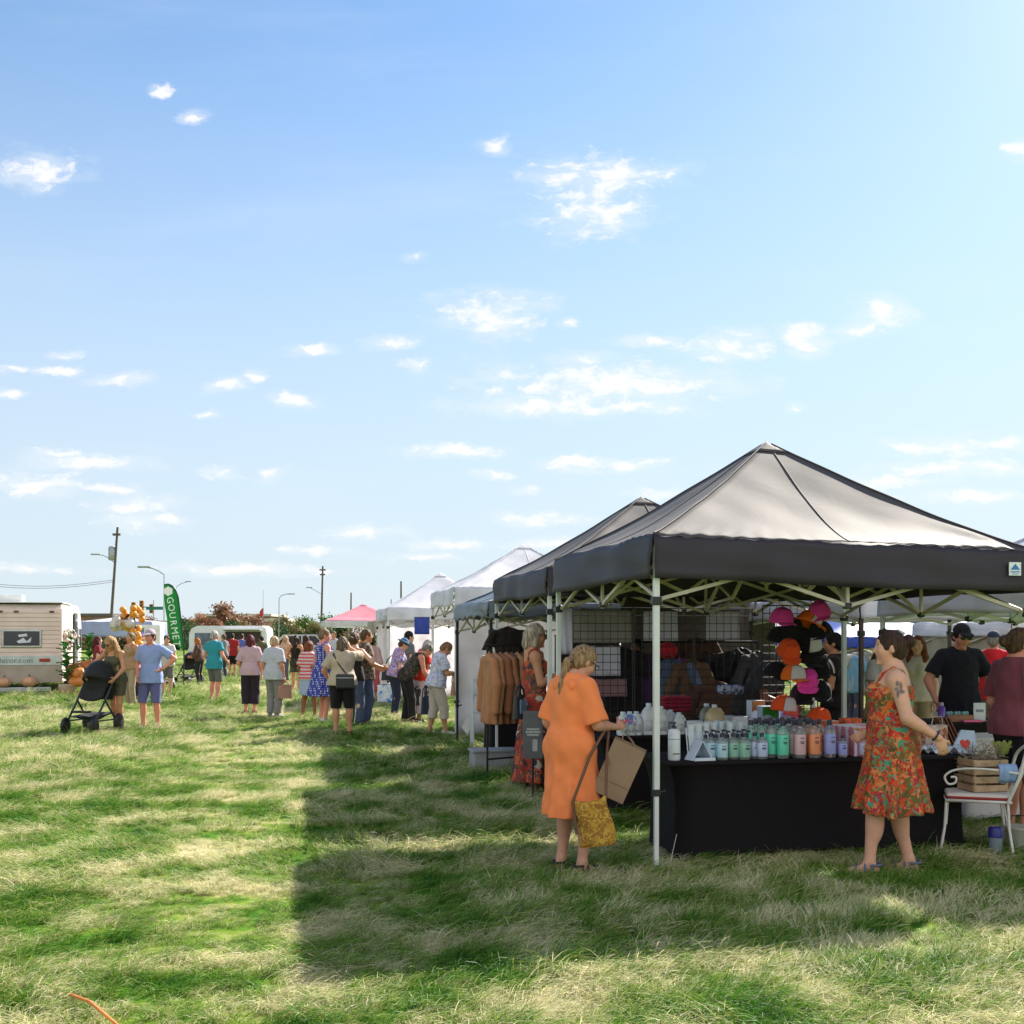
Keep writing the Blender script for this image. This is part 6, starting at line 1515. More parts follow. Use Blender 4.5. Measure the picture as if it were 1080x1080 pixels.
for i in range(260):
    a = Vector((random.uniform(-.12, .12), random.uniform(-.1, .1), random.uniform(.1, .34))); d = Vector((random.uniform(-1, 1), random.uniform(-1, 1), random.uniform(-.2, 1)))*.06; f.tube([a, a+d+Vector((0, 0, .01)), a+d*1.7], .0025, 4)
o = f.build('wood_wool', mat('grey brown wood wool', (.30, .24, .18), .9)); o.location = (gx(1035, cd), cd-.02, .455); tag(o, 'grey brown wood wool heaped in the slatted crate', 'packing')
t = thing('tissue', 'lime green tissue paper tuft behind the crate', 'paper', at(1058, 797, cd+.1)); m = MB()
for i in range(6): a = random.uniform(0, 6); m.grid(lambda u, v: (.07*(u-.5)+.05*v*math.cos(a), .05*v*math.sin(a), .10*v+.02*math.sin(9*u)), 6, 4)
m.build('crumpled_sheet', mat('lime tissue', (.40, .48, .10), .7, trans=.3), t, solid=.001)
t = thing('blue_towel', 'light blue cloth hung over the chair back', 'cloth', at(1062, 808, cd-.3)); m = MB(); m.grid(lambda u, v: (.13*(u-.5), -.03*math.sin(math.pi*v)+.01*math.sin(12*u), -.10+.14*v-.05*abs(v-.5)), 9, 7); m.build('cloth_panel', cloth('light blue cotton', (.25, .38, .62)), t, solid=.006)
t = thing('thermos', 'clear water tumbler with dark blue lid in the grass under the chair', 'bottle', (gx(1050, 8.55), 8.55, .02)); m = MB(); m.lathe([(.042, 0), (.046, .01), (.05, .15)], n=18); m.build('cup', mat('smoky clear plastic', (.30, .36, .42), .15, glass=.3), t); m = MB(); m.lathe([(.053, .15), (.053, .21), (.046, .225), (.02, .228)], n=18); m.build('lid', mat('navy lid', (.02, .03, .22), .35), t)
t = thing('tin_pot', 'pale green enamel pot in the grass at the right edge', 'pot', (gx(1078, 8.8), 8.8, .02)); m = MB(); m.lathe([(.11, 0), (.12, .02), (.12, .17), (.128, .18), (.12, .19)], n=20); m.build('pot_body', mat('pale enamel', (.5, .52, .42), .4), t); m = MB(); m.tube([(-.12, 0, .15), (-.08, 0, .27), (.08, 0, .27), (.12, 0, .15)], .005, 6); m.build('handle', POSTD, t)
# right end of the front table and the next stall
t = thing('heart_box', 'pale blue card with a red heart, leaning on the table end', 'card', at(1018, 803, 8.98), R(12)); m = MB()
Mx = Matrix.Rotation(R(-14), 3, 'X'); m.prism([(-.17, 0), (.115, 0), (.115, .24), (.0, .25)], 'y', .02, M=Mx); o = m.build('card_panel', mat('pale blue card', (.40, .52, .66), .6), t)
hp = []
for k in np.linspace(0, 2*math.pi, 40)[:-1]: hp.append((.0028*16*math.sin(k)**3, .0030*(13*math.cos(k)-5*math.cos(2*k)-2*math.cos(3*k)-math.cos(4*k))))
m = MB(); m.prism([(x+.015, z+.135) for x, z in hp], 'y', .004, Mx @ Vector((0, -.0125, 0)), M=Mx); m.build('heart', mat('heart red', (.62, .03, .02), .6), o)
t = thing('tissue', 'heap of blue and white tissue at the right end of the front table', 'paper', tpos(TF, 989, .2)); m = MB()
for i in range(9):
    c = Vector((random.uniform(-.13, .13), random.uniform(-.08, .08), 0)); a = random.uniform(0, 6); m.grid(lambda u, v: tuple(c+Vector((.12*(u-.5)*math.cos(a)-.1*(v-.5)*math.sin(a), .12*(u-.5)*math.sin(a)+.1*(v-.5)*math.cos(a), .03+.03*math.sin(7*u+a)*math.cos(6*v)))), 7, 7)
m.build('crumpled_sheet', pattern('blue white tissue', 'floral', [(.25, .4, .7), (.65, .7, .78), (.35, .5, .75), (.6, .66, .76)], 18), t, solid=.001)
t = thing('printed_bag', 'beige gift bag with an orange leaf print on the table behind the tattooed woman', 'bag', tpos(TF, 984, .45), R(20)); m = MB(); m.box((0, 0, .10), (.22, .1, .20), bev=.01); o = m.build('bag_body', pattern('leaf print', 'floral', [(.55, .48, .42), (.5, .42, .34), (.6, .54, .5), (.45, .14, .05)], 13), t); m = MB(); m.tube([(-.06, -.05, .19), (-.04, -.05, .27), (.04, -.05, .27), (.06, -.05, .19)], .004, 6); m.build('handle', mat('pale rope', (.5, .5, .42)), t)
T8 = Vector((4.06, 11.35, 0))
covered_table('black draped table in the lavender tent, in front of the man in black', T8, 1.15, .6, .80)
WT = cloth('white table linen', (.62, .60, .62)); covered_table('white clothed table at the right, beside the woman in maroon', (4.05, 10.15), 1.1, .5, .76, m=WT, flare=.02)
t = thing('wooden_tray', 'low wooden tray of small teal pots in front of the man in black', 'tray', tpos(T8, 1010, .15, .80)); m = MB(); m.box((0, 0, .035), (.27, .16, .07), bev=.004); m.build('tray_body', mat('reddish wood', (.32, .15, .08), .6), t)
for i in range(6): m = MB(); m.lathe([(.018, .07), (.02, .095), (.008, .105)], c=(-.1+.04*i, .02*(i % 2), 0), n=10); m.build('pot', mat('teal pots', (.25, .5, .5), .4), t)
t = thing('water_bottle', 'purple water bottle left of the wooden tray', 'bottle', tpos(T8, 993, .1, .80)); m = MB(); m.lathe([(.034, 0), (.036, .01), (.036, .15), (.02, .17)], n=16); m.build('bottle_body', mat('purple plastic', (.16, .06, .42), .25), t); m = MB(); m.lathe([(.02, .168), (.02, .2)], n=12); m.build('cap', mat('lilac cap', (.5, .42, .65)), t)
t = thing('menu_card', 'white upright card in a holder beside the wooden tray', 'card', tpos(T8, 1033, .12, .80)); m = MB(); m.box((0, 0, .10), (.12, .012, .18)); o = m.build('card_panel', PAPERW, t); m = MB(); m.box((0, 0, .006), (.13, .06, .012)); m.build('holder', SLATW, t)
m = MB(); m.box((0, -.007, .11), (.08, .002, .03)); m.build('print_line', mat('faint print', (.25, .28, .38)), o)
t = thing('pink_cloth', 'bright pink folded cloth on the table edge', 'cloth', tpos(T8, 1024, .06, .80)); m = MB(); m.box((0, 0, .012), (.2, .1, .024), .1, bev=.008); m.build('folded_cloth', cloth('bright pink cotton', (.72, .16, .30)), t)
t = thing('wooden_rack', 'dark red wooden plate rack under the tattooed woman arm', 'rack', tpos(TF, 1000, .68)); m = MB()
for i in range(4): m.box((.03*i-.05, 0, .12), (.012, .14, .26), Matrix.Rotation(R(-25), 3, 'Y'))
m.build('rack_slats', mat('red brown wood', (.20, .07, .04), .5), t)
# white tent interior and bits by the row
t = thing('box_stack', 'stack of pale boxes inside the white tent, seen past the dark leg', 'boxes', at(519, 727, 17.6)); m = MB()
for i in range(7): m.box((random.uniform(-.02, .02), 0, .04+.075*i), (.36-.01*i, .25, .07), bev=.004)
m.build('stacked_boxes', mat('pale pink boxes', (.6, .5, .5), .7), t)
t = thing('glass_shelf', 'low pale shelf of toiletries behind the clothes rack', 'shelf', (gx(515, 16.6), 16.6, 0), TAN); m = MB()
for zz in (.55, .8, 1.02): m.box((0, 0, zz), (.5, .3, .015))
for x in (-.24, .24): m.box((x, 0, .53), (.014, .3, 1.02))
m.build('shelf_frame', mat('pale shelf', (.62, .63, .66), .4), t)
t = sheet('royal blue awning corner beside the further white tent', 437, 453, 651, 669, 24.5, BLUEF, rz=0, name='blue_awning')
t = sheet('blue and white poster low on the further white tent wall', 398, 414, 722, 741, 25.5, pattern('blue poster print', 'floral', [(.6, .66, .75), (.08, .25, .6), (.65, .7, .75), (.5, .6, .72)], 4), rz=0, name='poster')
t = thing('leaf_sign', 'small white leaf shaped sign on the tent wall by the grass', 'sign', at(492, 768, 18.4)); m = MB(); m.prism([(-.08, .02), (.04, .22), (.07, .02), (.02, -.12)], 'y', .006); m.build('sign_panel', WHT, t)
t = thing('white_booth', 'white panel booth beyond the man in the blue polo', 'booth', (gx(160, 41), 41, 0)); m = MB(); m.box((0, 0, .95), (.75, .5, 2.1), bev=.02); m.build('booth_wall', WHT, t); m = MB(); m.box((-.28, -.27, 1.2), (.16, .03, 1.4)); m.build('dark_strip', mat('blue grey strip', (.1, .2, .25)), t)
for x, y0, y1, c, lab in ((905, 690, 722, (.55, .5, .48), 'beige tote'), (918, 695, 730, (.5, .2, .3), 'rose coloured dress'), (897, 692, 735, (.2, .4, .6), 'blue tunic'), (912, 688, 720, (.3, .3, .26), 'khaki jacket')):
    hung_shirt(lab+' hanging in the far white tent', at(x, y0, 16.4), random.uniform(-1, 1), cloth(lab, c), 'tee', 'stock hanging in the far tent', .8)
stroller('black stroller parked behind the tattooed woman', 921, 800, R(60), sc=.95)
# ------------------------------------------------------------------ the people
def hairm(n, c): return mat('hair '+n, c, .55, spec=.22, var=.42, vscale=9, vstretch=(6, 6, .7), bump=.8, bscale=45, stretch=(7, 7, 1.2))
HB, HD, HBL, HG, HR, HGI, HBK = hairm('brown', (.12, .07, .04)), hairm('dark brown', (.045, .024, .016)), hairm('dark blond', (.36, .24, .12)), hairm('grey white', (.50, .46, .42)), hairm('burgundy', (.10, .015, .018)), hairm('ginger', (.42, .14, .03)), hairm('black', (.014, .011, .010))
HLB = hairm('light blond', (.50, .38, .22)); HGR = hairm('grey', (.26, .23, .21)); HRE = hairm('auburn', (.20, .06, .025))
TANSK = S(205, 146, 112, .85); DKSK = S(150, 96, 68, .85); REDSK = S(222, 150, 128, .9)
SBK, SWH, SGR, SBL = mat('black shoe', (.02, .02, .022), .5), mat('white shoe', (.62, .60, .58), .6), mat('grey shoe', (.2, .2, .21), .7), mat('blue grey sandal', (.12, .15, .22), .55)
def handbag(label, hang, w, h, d, m, rz=0., strap=.25, cat='bag', name='handbag', sm=None, slump=.02):
    """a bag whose strap passes over the point hang"""
    t = thing(name, label, cat, (hang[0], hang[1], hang[2]-strap-h), rz)
    b = MB(); b.grid(lambda u, v: ((w/2)*(1-.12*v)*math.cos(2*math.pi*u)*min(1, 1.25-.25*abs(math.sin(4*math.pi*u))), (d/2)*(1-.45*v)*math.sin(2*math.pi*u)+slump*.4*math.sin(9*u)*v, h*v+.012*math.sin(6*u*math.pi)*v), 29, 8)
    b.add([((w/2)*math.cos(a), (d/2)*math.sin(a), 0) for a in np.linspace(0, 6.283, 15)[:-1]], [tuple(range(14))])
    b.add([((w/2)*.86*math.cos(a), (d/2)*.53*math.sin(a), h*.97) for a in np.linspace(0, 6.283, 15)[:-1]], [tuple(range(14))])
    b.build('bag_body', m, t)
    s_ = MB()
    for q in (-1, 1): s_.tube([(-w*.3, q*d*.2, h*.95), (-w*.2, q*d*.15, h+strap*.6), (0, 0, h+strap), (w*.2, q*d*.15, h+strap*.6), (w*.3, q*d*.2, h*.95)], .011, 6)
    s_.build('strap', sm or m, t)
    return t
# --- woman in the orange dress
CORAL = cloth('coral orange jersey', (.90, .255, .085), bump=.45, bscale=7)
odx, od = gx(601, 8.1), 8.08
ow, oi = person((odx, od), R(-52), 'woman in a coral orange hooded dress with ponytail and glasses, looking at the stall', H=1.635, b=1.15, near=True, lean=5, head=(-8, 24), skin=S(214, 160, 132, .85),
    wear=[dict(kind='dress', name='dress', mat=CORAL, sleeve=.95, top=1.475, off=.023, hem=.43, waist=1.03, r0=(.15, .125), r1=(.20, .165), amp=.011, n=9, n2=15, loose=1.4, fold=.0055, fz=22, dy=-.015)],
    hair=('pony', hairm('streaked blond', (.34, .215, .11))), glasses='clear', arms=((((-.02), .12, -.44), (-.4, -1, 0)), ((.03, .27, -.305), (.35, -1, -.35), (-.15, 1, .22), (-.9, -.2, -.2))), curl=(45, 55), feet=((-.10, .0, -4), (.10, .03, 10)), shoes=('sandal', SBK), seed=3)
hdP, hdQ = sdf_mesh([('c', (-.085, -.10, 1.395), (.085, -.10, 1.395), .036, .036, .03, {}), ('c', (-.085, -.10, 1.395), (-.105, 0, 1.43), .034, .024, .03, {}), ('c', (.085, -.10, 1.395), (.105, 0, 1.43), .034, .024, .03, {}), ('c', (-.105, 0, 1.43), (-.06, .075, 1.41), .024, .018, .02, {}), ('c', (.105, 0, 1.43), (.06, .075, 1.41), .024, .018, .02, {}), ('e', (0, -.115, 1.345), (.10, .035, .07), None, 0, .04, {})], .009, (), (), lambda X, Y, Z: .004*np.sin(X*70)*np.sin(Z*60+Y*20))
ho = np_obj('hood', hdP*oi['s'], hdQ, CORAL, ow); ho.location = (0, .055, -.004)
wR = oi['wrist'][1]; wL = oi['wrist'][0]
t = thing('phone', 'pink and blue packet held by the woman in orange', 'packet', wR+Vector((.10, .02, .035)), R(-20)); m = MB(); m.box((0, 0, .02), (.085, .02, .075), Matrix.Rotation(.25, 3, 'X'), bev=.004); m.build('packet_body', pattern('packet print', 'floral', [(.6, .12, .2), (.5, .55, .7), (.65, .6, .62), (.1, .2, .5)], 22), t)
YEL = pattern('mustard print', 'floral', [(.46, .27, .035), (.52, .33, .06), (.36, .19, .03), (.30, .14, .03)], 24)
yb = at(627, 868, 7.78)
t = thing('tote_bag', 'mustard yellow printed tote hanging low from a long brown strap beside the orange dress', 'bag', (yb.x, yb.y, yb.z), R(-12)); t.rotation_euler = (0, R(-9), R(-12))
m = MB(); m.grid(lambda u, v: ((.125-.01*v)*(2*u-1)+.012*math.sin(5*v), -.035*math.sin(math.pi*u)*(1-.5*v)-.004+.006*math.sin(9*u+4*v), -.155+.30*v+(.035*(2*abs(u-.5))**2 if v > .99 else 0)), 13, 11)
m.grid(lambda u, v: ((.125-.01*v)*(2*u-1)+.012*math.sin(5*v), .035*math.sin(math.pi*u)*(1-.5*v)+.004, -.155+.30*v+(.035*(2*abs(u-.5))**2 if v > .99 else 0)), 13, 11)
m.grid(lambda u, v: (.125*(2*u-1), (v-.5)*.008*2+(v-.5)*.07*math.sin(math.pi*u), -.155), 13, 4); m.build('bag_body', YEL, t, solid=.003)
BST = mat('brown leather strap', (.14, .065, .032), .6)
iv = t.matrix_world.inverted() if False else (Matrix.Translation(yb) @ Matrix.Rotation(R(-12), 4, 'Z') @ Matrix.Rotation(R(-9), 4, 'Y')).inverted()
top_ = oi['elbow'][1]*.55+wR*.45+Vector((0, 0, .035))
q1 = iv @ (top_+Vector((-.012, -.035, 0))); q2 = iv @ (top_+Vector((.012, .03, 0)))
m = MB(); m.tube([(-.125, -.01, .10), (-.125, -.02, .16), q1*.55+Vector((-.06, -.02, .08)), q1-Vector((0, 0, .05)), q1, (q1+q2)/2+Vector((0, 0, .006)), q2, q2-Vector((0, 0, .05)), q2*.5+Vector((.05, .02, .08)), (.10, .015, .15)], .011, 6); m.tube([(-.127, -.01, .11), (-.13, -.015, -.06)], .012, 6); m.build('strap', BST, t)
KRAFT = mat('kraft paper', (.30, .20, .125), .85, var=.1, vscale=4, bump=.1, bscale=20)
kb = at(653, 812, 7.98)
t = thing('paper_bag', 'plain brown kraft paper bag tilted in front of the woman in orange', 'bag', kb, 0); t.rotation_euler = (R(4), R(24), R(-8))
m = MB(); w, d, h = .235, .12, .40
for (x0, y0, x1, y1) in ((-w/2, -d/2, w/2, -d/2), (w/2, -d/2, w/2, d/2), (w/2, d/2, -w/2, d/2), (-w/2, d/2, -w/2, -d/2)):
    m.grid(lambda u, v: (x0+(x1-x0)*u, (y0+(y1-y0)*u)*(1-.15*v), -h/2+h*v+.0), 7, 9, False)
m.grid(lambda u, v: (-w/2+w*u, -d/2+d*v, -h/2), 2, 2, False); m.build('bag_body', KRAFT, t, solid=.002)
m = MB(); iv = (Matrix.Translation(kb) @ Matrix(Quaternion().to_matrix().to_4x4()) @ t.rotation_euler.to_matrix().to_4x4()).inverted()
g0 = iv @ (wR+Vector((.06, .02, -.04)))
for y in (-.05, .05): m.tube([(-.06, y, h/2-.02), g0*.6+Vector((-.03, y*.4, .07)), g0, g0*.6+Vector((.04, y*.4, .07)), (.06, y, h/2-.02)], .004, 6)
m.build('handle', KRAFT, t)
m = MB(); m.box((0, -d/2-.001, -.09), (w*.98, .002, .002)); m.build('crease', mat('kraft crease', (.16, .10, .06), .9), t)
# --- woman with the tattooed shoulder
FL = pattern('flowered summer cotton', 'floral', [(.55, .045, .025), (.66, .14, .03), (.40, .03, .03), (.13, .12, .035), (.62, .22, .08), (.42, .035, .06), (.08, .30, .20), (.20, .12, .045), (.60, .07, .025), (.28, .20, .06), (.10, .09, .03)], 19)
def tat(ARM, U):
    sh, el, wt = ARM[0]; c = sh+(el-sh)*.24; n = unit((-1, .0, 0))
    ink = (.07, .085, .10); o = c+n*.05
    return [(o+V3((0, .012, .030)), (.05, .012, .020), ink), (o+V3((0, -.010, .012)), (.05, .011, .030), ink), (o+V3((0, .016, -.010)), (.05, .015, .016), (.16, .14, .14)), (o+V3((0, -.014, -.026)), (.05, .022, .014), ink), (o+V3((0, .010, -.045)), (.05, .010, .024), ink), (U((-.06, -.12, 1.33)), (.03, .03, .02), (.22, .22, .22))]
tw, ti = person((gx(941, 8.05), 8.05), R(76), 'woman with a tattooed shoulder in a red and orange flowered sun dress, dark updo', H=1.715, b=1.27, near=True, head=(4, 2), skin=S(226, 172, 144, .88), tattoo=tat,
    wear=[dict(kind='dress', name='dress', mat=FL, straps=1, top=1.325, hem=.44, waist=1.08, r0=(.15, .125), r1=(.238, .215), amp=.026, n=10, n2=17, hemw=.014, bow=-.012, strapw=.011, fold=.004)],
    hair=('bun', hairm('dark chestnut', (.060, .030, .020)), 1.625), arms=((((-.06, -.27, -.40)), (-.3, -.2, -1), (.2, -.35, -1), (1, .2, 0)), ((.0, .17, -.40), (.4, -1, 0))), feet=((-.10, .16, 6), (.09, -.12, -6)), shoes=('sandal', SBL), curl=(30, 30), seed=8)
m = MB(); pw = ti['W'].inverted() @ (ti['wrist'][0]*.9+ti['elbow'][0]*.1); ax_ = (ti['W'].inverted() @ ti['wrist'][0]-ti['W'].inverted() @ ti['elbow'][0]).normalized()
u = ax_.orthogonal().normalized(); v = ax_.cross(u); m.tube([pw+(u*math.cos(a)+v*math.sin(a))*.034 for a in np.linspace(0, 6.283, 17)], .007, 6, cap=False); m.build('bracelet', SBK, tw)
m = MB(); iw = ti['W'].inverted()
for i in range(5): c = iw @ ti['Hd']((.0+.016*i-.02, -.075+.012*i, 1.70-.008*abs(i-2))); m.ball(c, (.016, .016, .012), 8, 5, .2)
m.build('hair_clip', mat('pearly clip', (.5, .5, .52), .3), tw)
# --- blonde woman under the second tent
FLD = pattern('rust flowered rayon', 'floral', [(.40, .06, .025), (.34, .05, .03), (.08, .05, .05), (.5, .12, .05), (.5, .44, .38), (.05, .05, .07), (.38, .05, .03), (.14, .08, .05)], 11)
bw, bi = person((gx(563, 12.3), 12.3), R(-80), 'blonde woman with sunglasses in a long rust flowered dress, holding a blue bottle', H=1.80, b=1.0, near=True, h=.014, head=(0, 4), skin=TANSK,
    wear=[dict(kind='dress', name='dress', mat=FLD, straps=1, top=1.32, hem=.10, waist=1.08, r0=(.135, .11), r1=(.24, .22), amp=.016, n=8, n2=13)],
    hair=('bob', hairm('ash blond', (.48, .40, .30))), glasses='sun', arms=(((-.02, .17, -.42), (-.4, -1, 0)), ((-.03, .26, -.17), (.3, -.6, -1), (-.3, .5, .8))), shoes=('sandal', SBK), curl=(25, 60), seed=4)
t = thing('drink_bottle', 'small blue capped bottle in the blonde woman hand', 'bottle', bi['wrist'][1]+Vector((.06, -.03, .02))); m = MB(); m.lathe([(.028, -.07), (.03, -.06), (.03, .06), (.016, .09)], n=14); m.build('bottle_body', mat('blue tinted plastic', (.25, .35, .6), .2, glass=.3), t); m = MB(); m.lathe([(.017, .088), (.017, .11)], n=12); m.build('cap', mat('mid blue cap', (.05, .1, .4), .4), t)
hg = at(548, 722, 12.0); handbag('grey blue and black shoulder bag at the blonde woman hip', (hg.x, hg.y, hg.z), .22, .24, .13, mat('black bag leather', (.02, .02, .024), .45), R(60), .12)
m = MB(); hb_ = bpy.data.objects['handbag']; m.box((-.02, -.055, .13), (.13, .02, .15), bev=.01); m.build('front_pocket', mat('blue grey suede', (.16, .22, .32), .8), hb_)
# --- shoppers by the white tents
def P(px, yf, *a, **k): d = gd(yf); return person((gx(px, d), d), *a, **k)
SPRIG = pattern('sprigged white cotton', 'floral', [(.62, .64, .74), (.58, .60, .74), (.65, .66, .74), (.3, .35, .55), (.62, .64, .72), (.6, .5, .6)], 20)
STONE = cloth('stone capri cotton', (.50, .43, .36)); BLK2 = cloth('black shorts cotton', (.014, .012, .013)); INDG = cloth('indigo shorts cotton', (.115, .12, .27)); GREYS = cloth('grey shorts cotton', (.14, .135, .13))
w1, i1 = P(460, 776, R(-72), 'woman in a white sprigged tee and stone capri trousers, looking down at her phone', H=1.60, b=1.17, lean=10, head=(0, 30), skin=TANSK, hair=('short', hairm('sandy brown', (.26, .15, .075))), near=True, h=.015,
   wear=[dict(kind='shirt', mat=SPRIG, sleeve=.75, hem=.86, loose=1.5), dict(kind='capri', mat=STONE, hem=.30, wide=1.5)], arms=(((.05, .3, -.30), (-.4, -.6, -1)), ((-.05, .32, -.27), (.4, -.6, -1))), curl=(50, 50), feet=((-.11, -.1, 0), (.1, .14, 5)), shoes=('shoe', SWH), seed=2)
t = thing('phone', 'dark phone held by the woman in stone capris', 'phone', (i1['wrist'][0]+i1['wrist'][1])/2+Vector((.07, 0, .06)), R(10)); m = MB(); m.box((0, 0, 0), (.012, .075, .15), Matrix.Rotation(-.5, 3, 'Y'), bev=.004); m.build('phone_body', JOINT, t)
handbag('tan handbag hanging from the arm of the woman in stone capris', i1['wrist'][1]*.6+i1['elbow'][1]*.4, .24, .22, .12, mat('tan bag leather', (.42, .24, .16), .6), R(80), .14)
handbag('navy tote hanging behind the woman in stone capris', i1['sh'][0]+Vector((-.20, .05, -.45)), .26, .30, .12, mat('navy bag canvas', (.035, .045, .08), .8), R(60), .2)
DKP = pattern('dark patterned chiffon', 'floral', [(.03, .028, .026), (.05, .045, .035), (.02, .02, .02), (.09, .08, .06)], 18)
w2, i2 = P(428, 764, R(-72), 'stooping woman with grey hair and headband in a dark patterned vest, holding a black bag', H=1.66, b=1.1, lean=38, head=(0, 10), skin=REDSK, hair=('short', HGR), hat=('band', BLK2),
   wear=[dict(kind='vest', mat=DKP, hem=.82, top=1.40, strapw=.03), dict(kind='trousers', mat=cloth('charcoal trousers cotton', (.022, .02, .022)), wide=1.4)], arms=(((-.04, .06, -.50),), ((.02, .2, -.46),)), shoes=('shoe', SBK), feet=((-.1, 0, 0), (.1, .1, 0)), seed=5)
handbag('bulky black bag hanging from the stooping woman hand', i2['wrist'][0]+Vector((0, 0, -.05)), .36, .30, .16, mat('black bag leather', (.02, .02, .024)), R(20), .08)
REDT = cloth('scarlet jersey', (.62, .035, .025)); PNKS = cloth('pale pink skirt cotton', (.62, .48, .56))
P(442, 762, R(-78), 'woman in a scarlet top and long pale pink skirt behind the stooping woman', H=1.62, b=1.15, lean=12, head=(0, 20), hair=('short', HG), wear=[dict(kind='shirt', mat=REDT, hem=.84, sleeve=.8), dict(kind='skirt', mat=PNKS, hem=.18, r1=(.26, .22))], arms=(((.03, .3, -.3),), ((-.03, .3, -.25),)), shoes=('sandal', SBK), seed=6)
w3, i3 = P(416, 757, R(-70), 'woman in a blue sun hat and blue patterned top with a dark shoulder bag', H=1.62, b=1.1, lean=14, head=(0, 14), hair=('short', HB), hat=('sunhat', cloth('denim blue hat', (.045, .13, .24))), wear=[dict(kind='shirt', mat=pattern('blue patterned cotton', 'floral', [(.10, .12, .35), (.45, .45, .6), (.2, .22, .5), (.5, .2, .25)], 22), sleeve=.7), dict(kind='trousers', mat=cloth('navy trousers cotton', (.02, .024, .05)))], shoes=('shoe', SBK), seed=7)
handbag('large dark shoulder bag of the woman in the sun hat', i3['sh'][0]+Vector((-.10, -.12, -.05)), .42, .28, .18, mat('dark slate canvas', (.03, .035, .045), .8), R(10), .22)
P(431, 752, R(-60), 'dark haired person behind the woman in the sun hat', H=1.74, fem=False, hair=('short', HBK), wear=[dict(kind='shirt', mat=cloth('grey tee cotton', (.12, .12, .13))), dict(kind='trousers', mat=cloth('navy trousers cotton', (.02, .024, .05)))], shoes=('shoe', SBK), h=.026)
# beige shirt group
BEI = cloth('beige blouse cotton', (.46, .38, .29)); STRP = mat('black strap', (.015, .015, .016), .6, var=0)
w4, i4 = P(361, 776, R(4), 'woman from behind in beige blouse and black shorts, hand raised to her face', H=1.64, b=1.33, skin=TANSK, hair=('bob', hairm('brown grey', (.16, .11, .07))), near=True, h=.015, wear=[dict(kind='shirt', mat=BEI, sleeve=.8, hem=.87, loose=1.5), dict(kind='shorts', mat=BLK2, hem=.47)], arms=(((-.06, .13, -.44), (-1, -.6, 0)), ((-.05, .19, .13), (1, .0, -.8), (-.3, .3, 1))), feet=((-.11, 0, 0), (.12, .02, 0)), shoes=('sandal', SBK), seed=11)
i4w = i4['W'].inverted(); m = MB(); m.tube([Vector(p) for p in ((-.12, .02, 1.40), (-.14, -.10, 1.36), (-.05, -.15, 1.20), (.06, -.155, 1.05), (.17, -.11, .93), (.20, -.02, .90))], .012, 6); m.build('crossbody_strap', STRP, w4)
hp_ = i4['W'] @ Vector((.06, -.19, 1.0)); t = thing('crossbody_bag', 'flat black crossbody bag on the back of the woman in beige', 'bag', hp_, R(6)); m = MB(); m.box((0, 0, -.09), (.30, .06, .24), bev=.025); m.build('bag_body', mat('black bag leather', (.02, .02, .024)), t); m = MB(); m.box((0, -.032, -.03), (.28, .008, .01)); m.build('zip', ALU, t)
P(374, 768, R(-25), 'brown haired woman in a dark top between the beige blouse and the tall man', H=1.70, hair=('bun', HB, 1.6), wear=[dict(kind='tank', mat=cloth('black tee cotton', (.018, .014, .013)), hem=.85), dict(kind='trousers', mat=cloth('blue jeans', (.06, .08, .15)))], arms=(None, ((.04, .2, -.1), (1, -.2, -.8))), shoes=('shoe', SBK))
w5, i5 = P(386, 766, R(-70), 'tall man in a dark patterned shirt and jeans, holding a cap at his waist', H=1.77, fem=False, b=1.05, skin=TANSK, hair=('short', HB), wear=[dict(kind='shirt', mat=pattern('brown patterned shirt', 'floral', [(.05, .04, .035), (.12, .09, .07), (.03, .03, .03), (.3, .24, .18)], 20), hem=.82), dict(kind='trousers', mat=cloth('blue jeans', (.06, .08, .15)), wide=1.3)], arms=(((.02, .25, -.36),), ((-.02, .27, -.34),)), shoes=('shoe', SBK))
P(392, 741, R(10), 'woman in a pale pink blouse and red skirt beyond the tall man', H=1.60, hair=('bun', HD, 1.6), wear=[dict(kind='shirt', mat=cloth('pale pink blouse', (.58, .38, .36)), sleeve=1.6), dict(kind='skirt', mat=cloth('rose red skirt', (.5, .10, .10)), hem=.3)], shoes=('shoe', SBK), h=.024)
DOTS = pattern('blue spotted cotton', 'dots', [(.055, .065, .33), (.62, .62, .72)], 24)
P(341, 763, R(-50), 'tall woman in a blue dress with white spots and white shoes', H=1.78, b=1.1, head=(-25, 5), skin=REDSK, hair=('short', hairm('light brown', (.24, .16, .09))), wear=[dict(kind='dress', mat=DOTS, straps=1, top=1.40, strapw=.03, hem=.50, waist=1.1, r0=(.15, .12), r1=(.30, .27), amp=.022)], arms=(None, ((.04, .2, -.2),)), shoes=('shoe', SWH), near=True, h=.016, seed=12)
P(325, 758, R(-35), 'auburn haired woman in a red and white striped tee and pale denim skirt', H=1.55, b=1.1, skin=DKSK, head=(-10, 8), hair=('bob', HRE), wear=[dict(kind='shirt', mat=pattern('red white stripes', 'stripes', [(.62, .10, .10), (.62, .52, .52)], 15), sleeve=.8, hem=.85), dict(kind='skirt', mat=cloth('pale denim', (.34, .42, .55)), hem=.52, r1=(.2, .17), amp=.006)], arms=(((-.06, .05, -.5),), None), shoes=('sandal', SBK), feet=((-.1, -.08, 0), (.1, .1, 0)), seed=13)
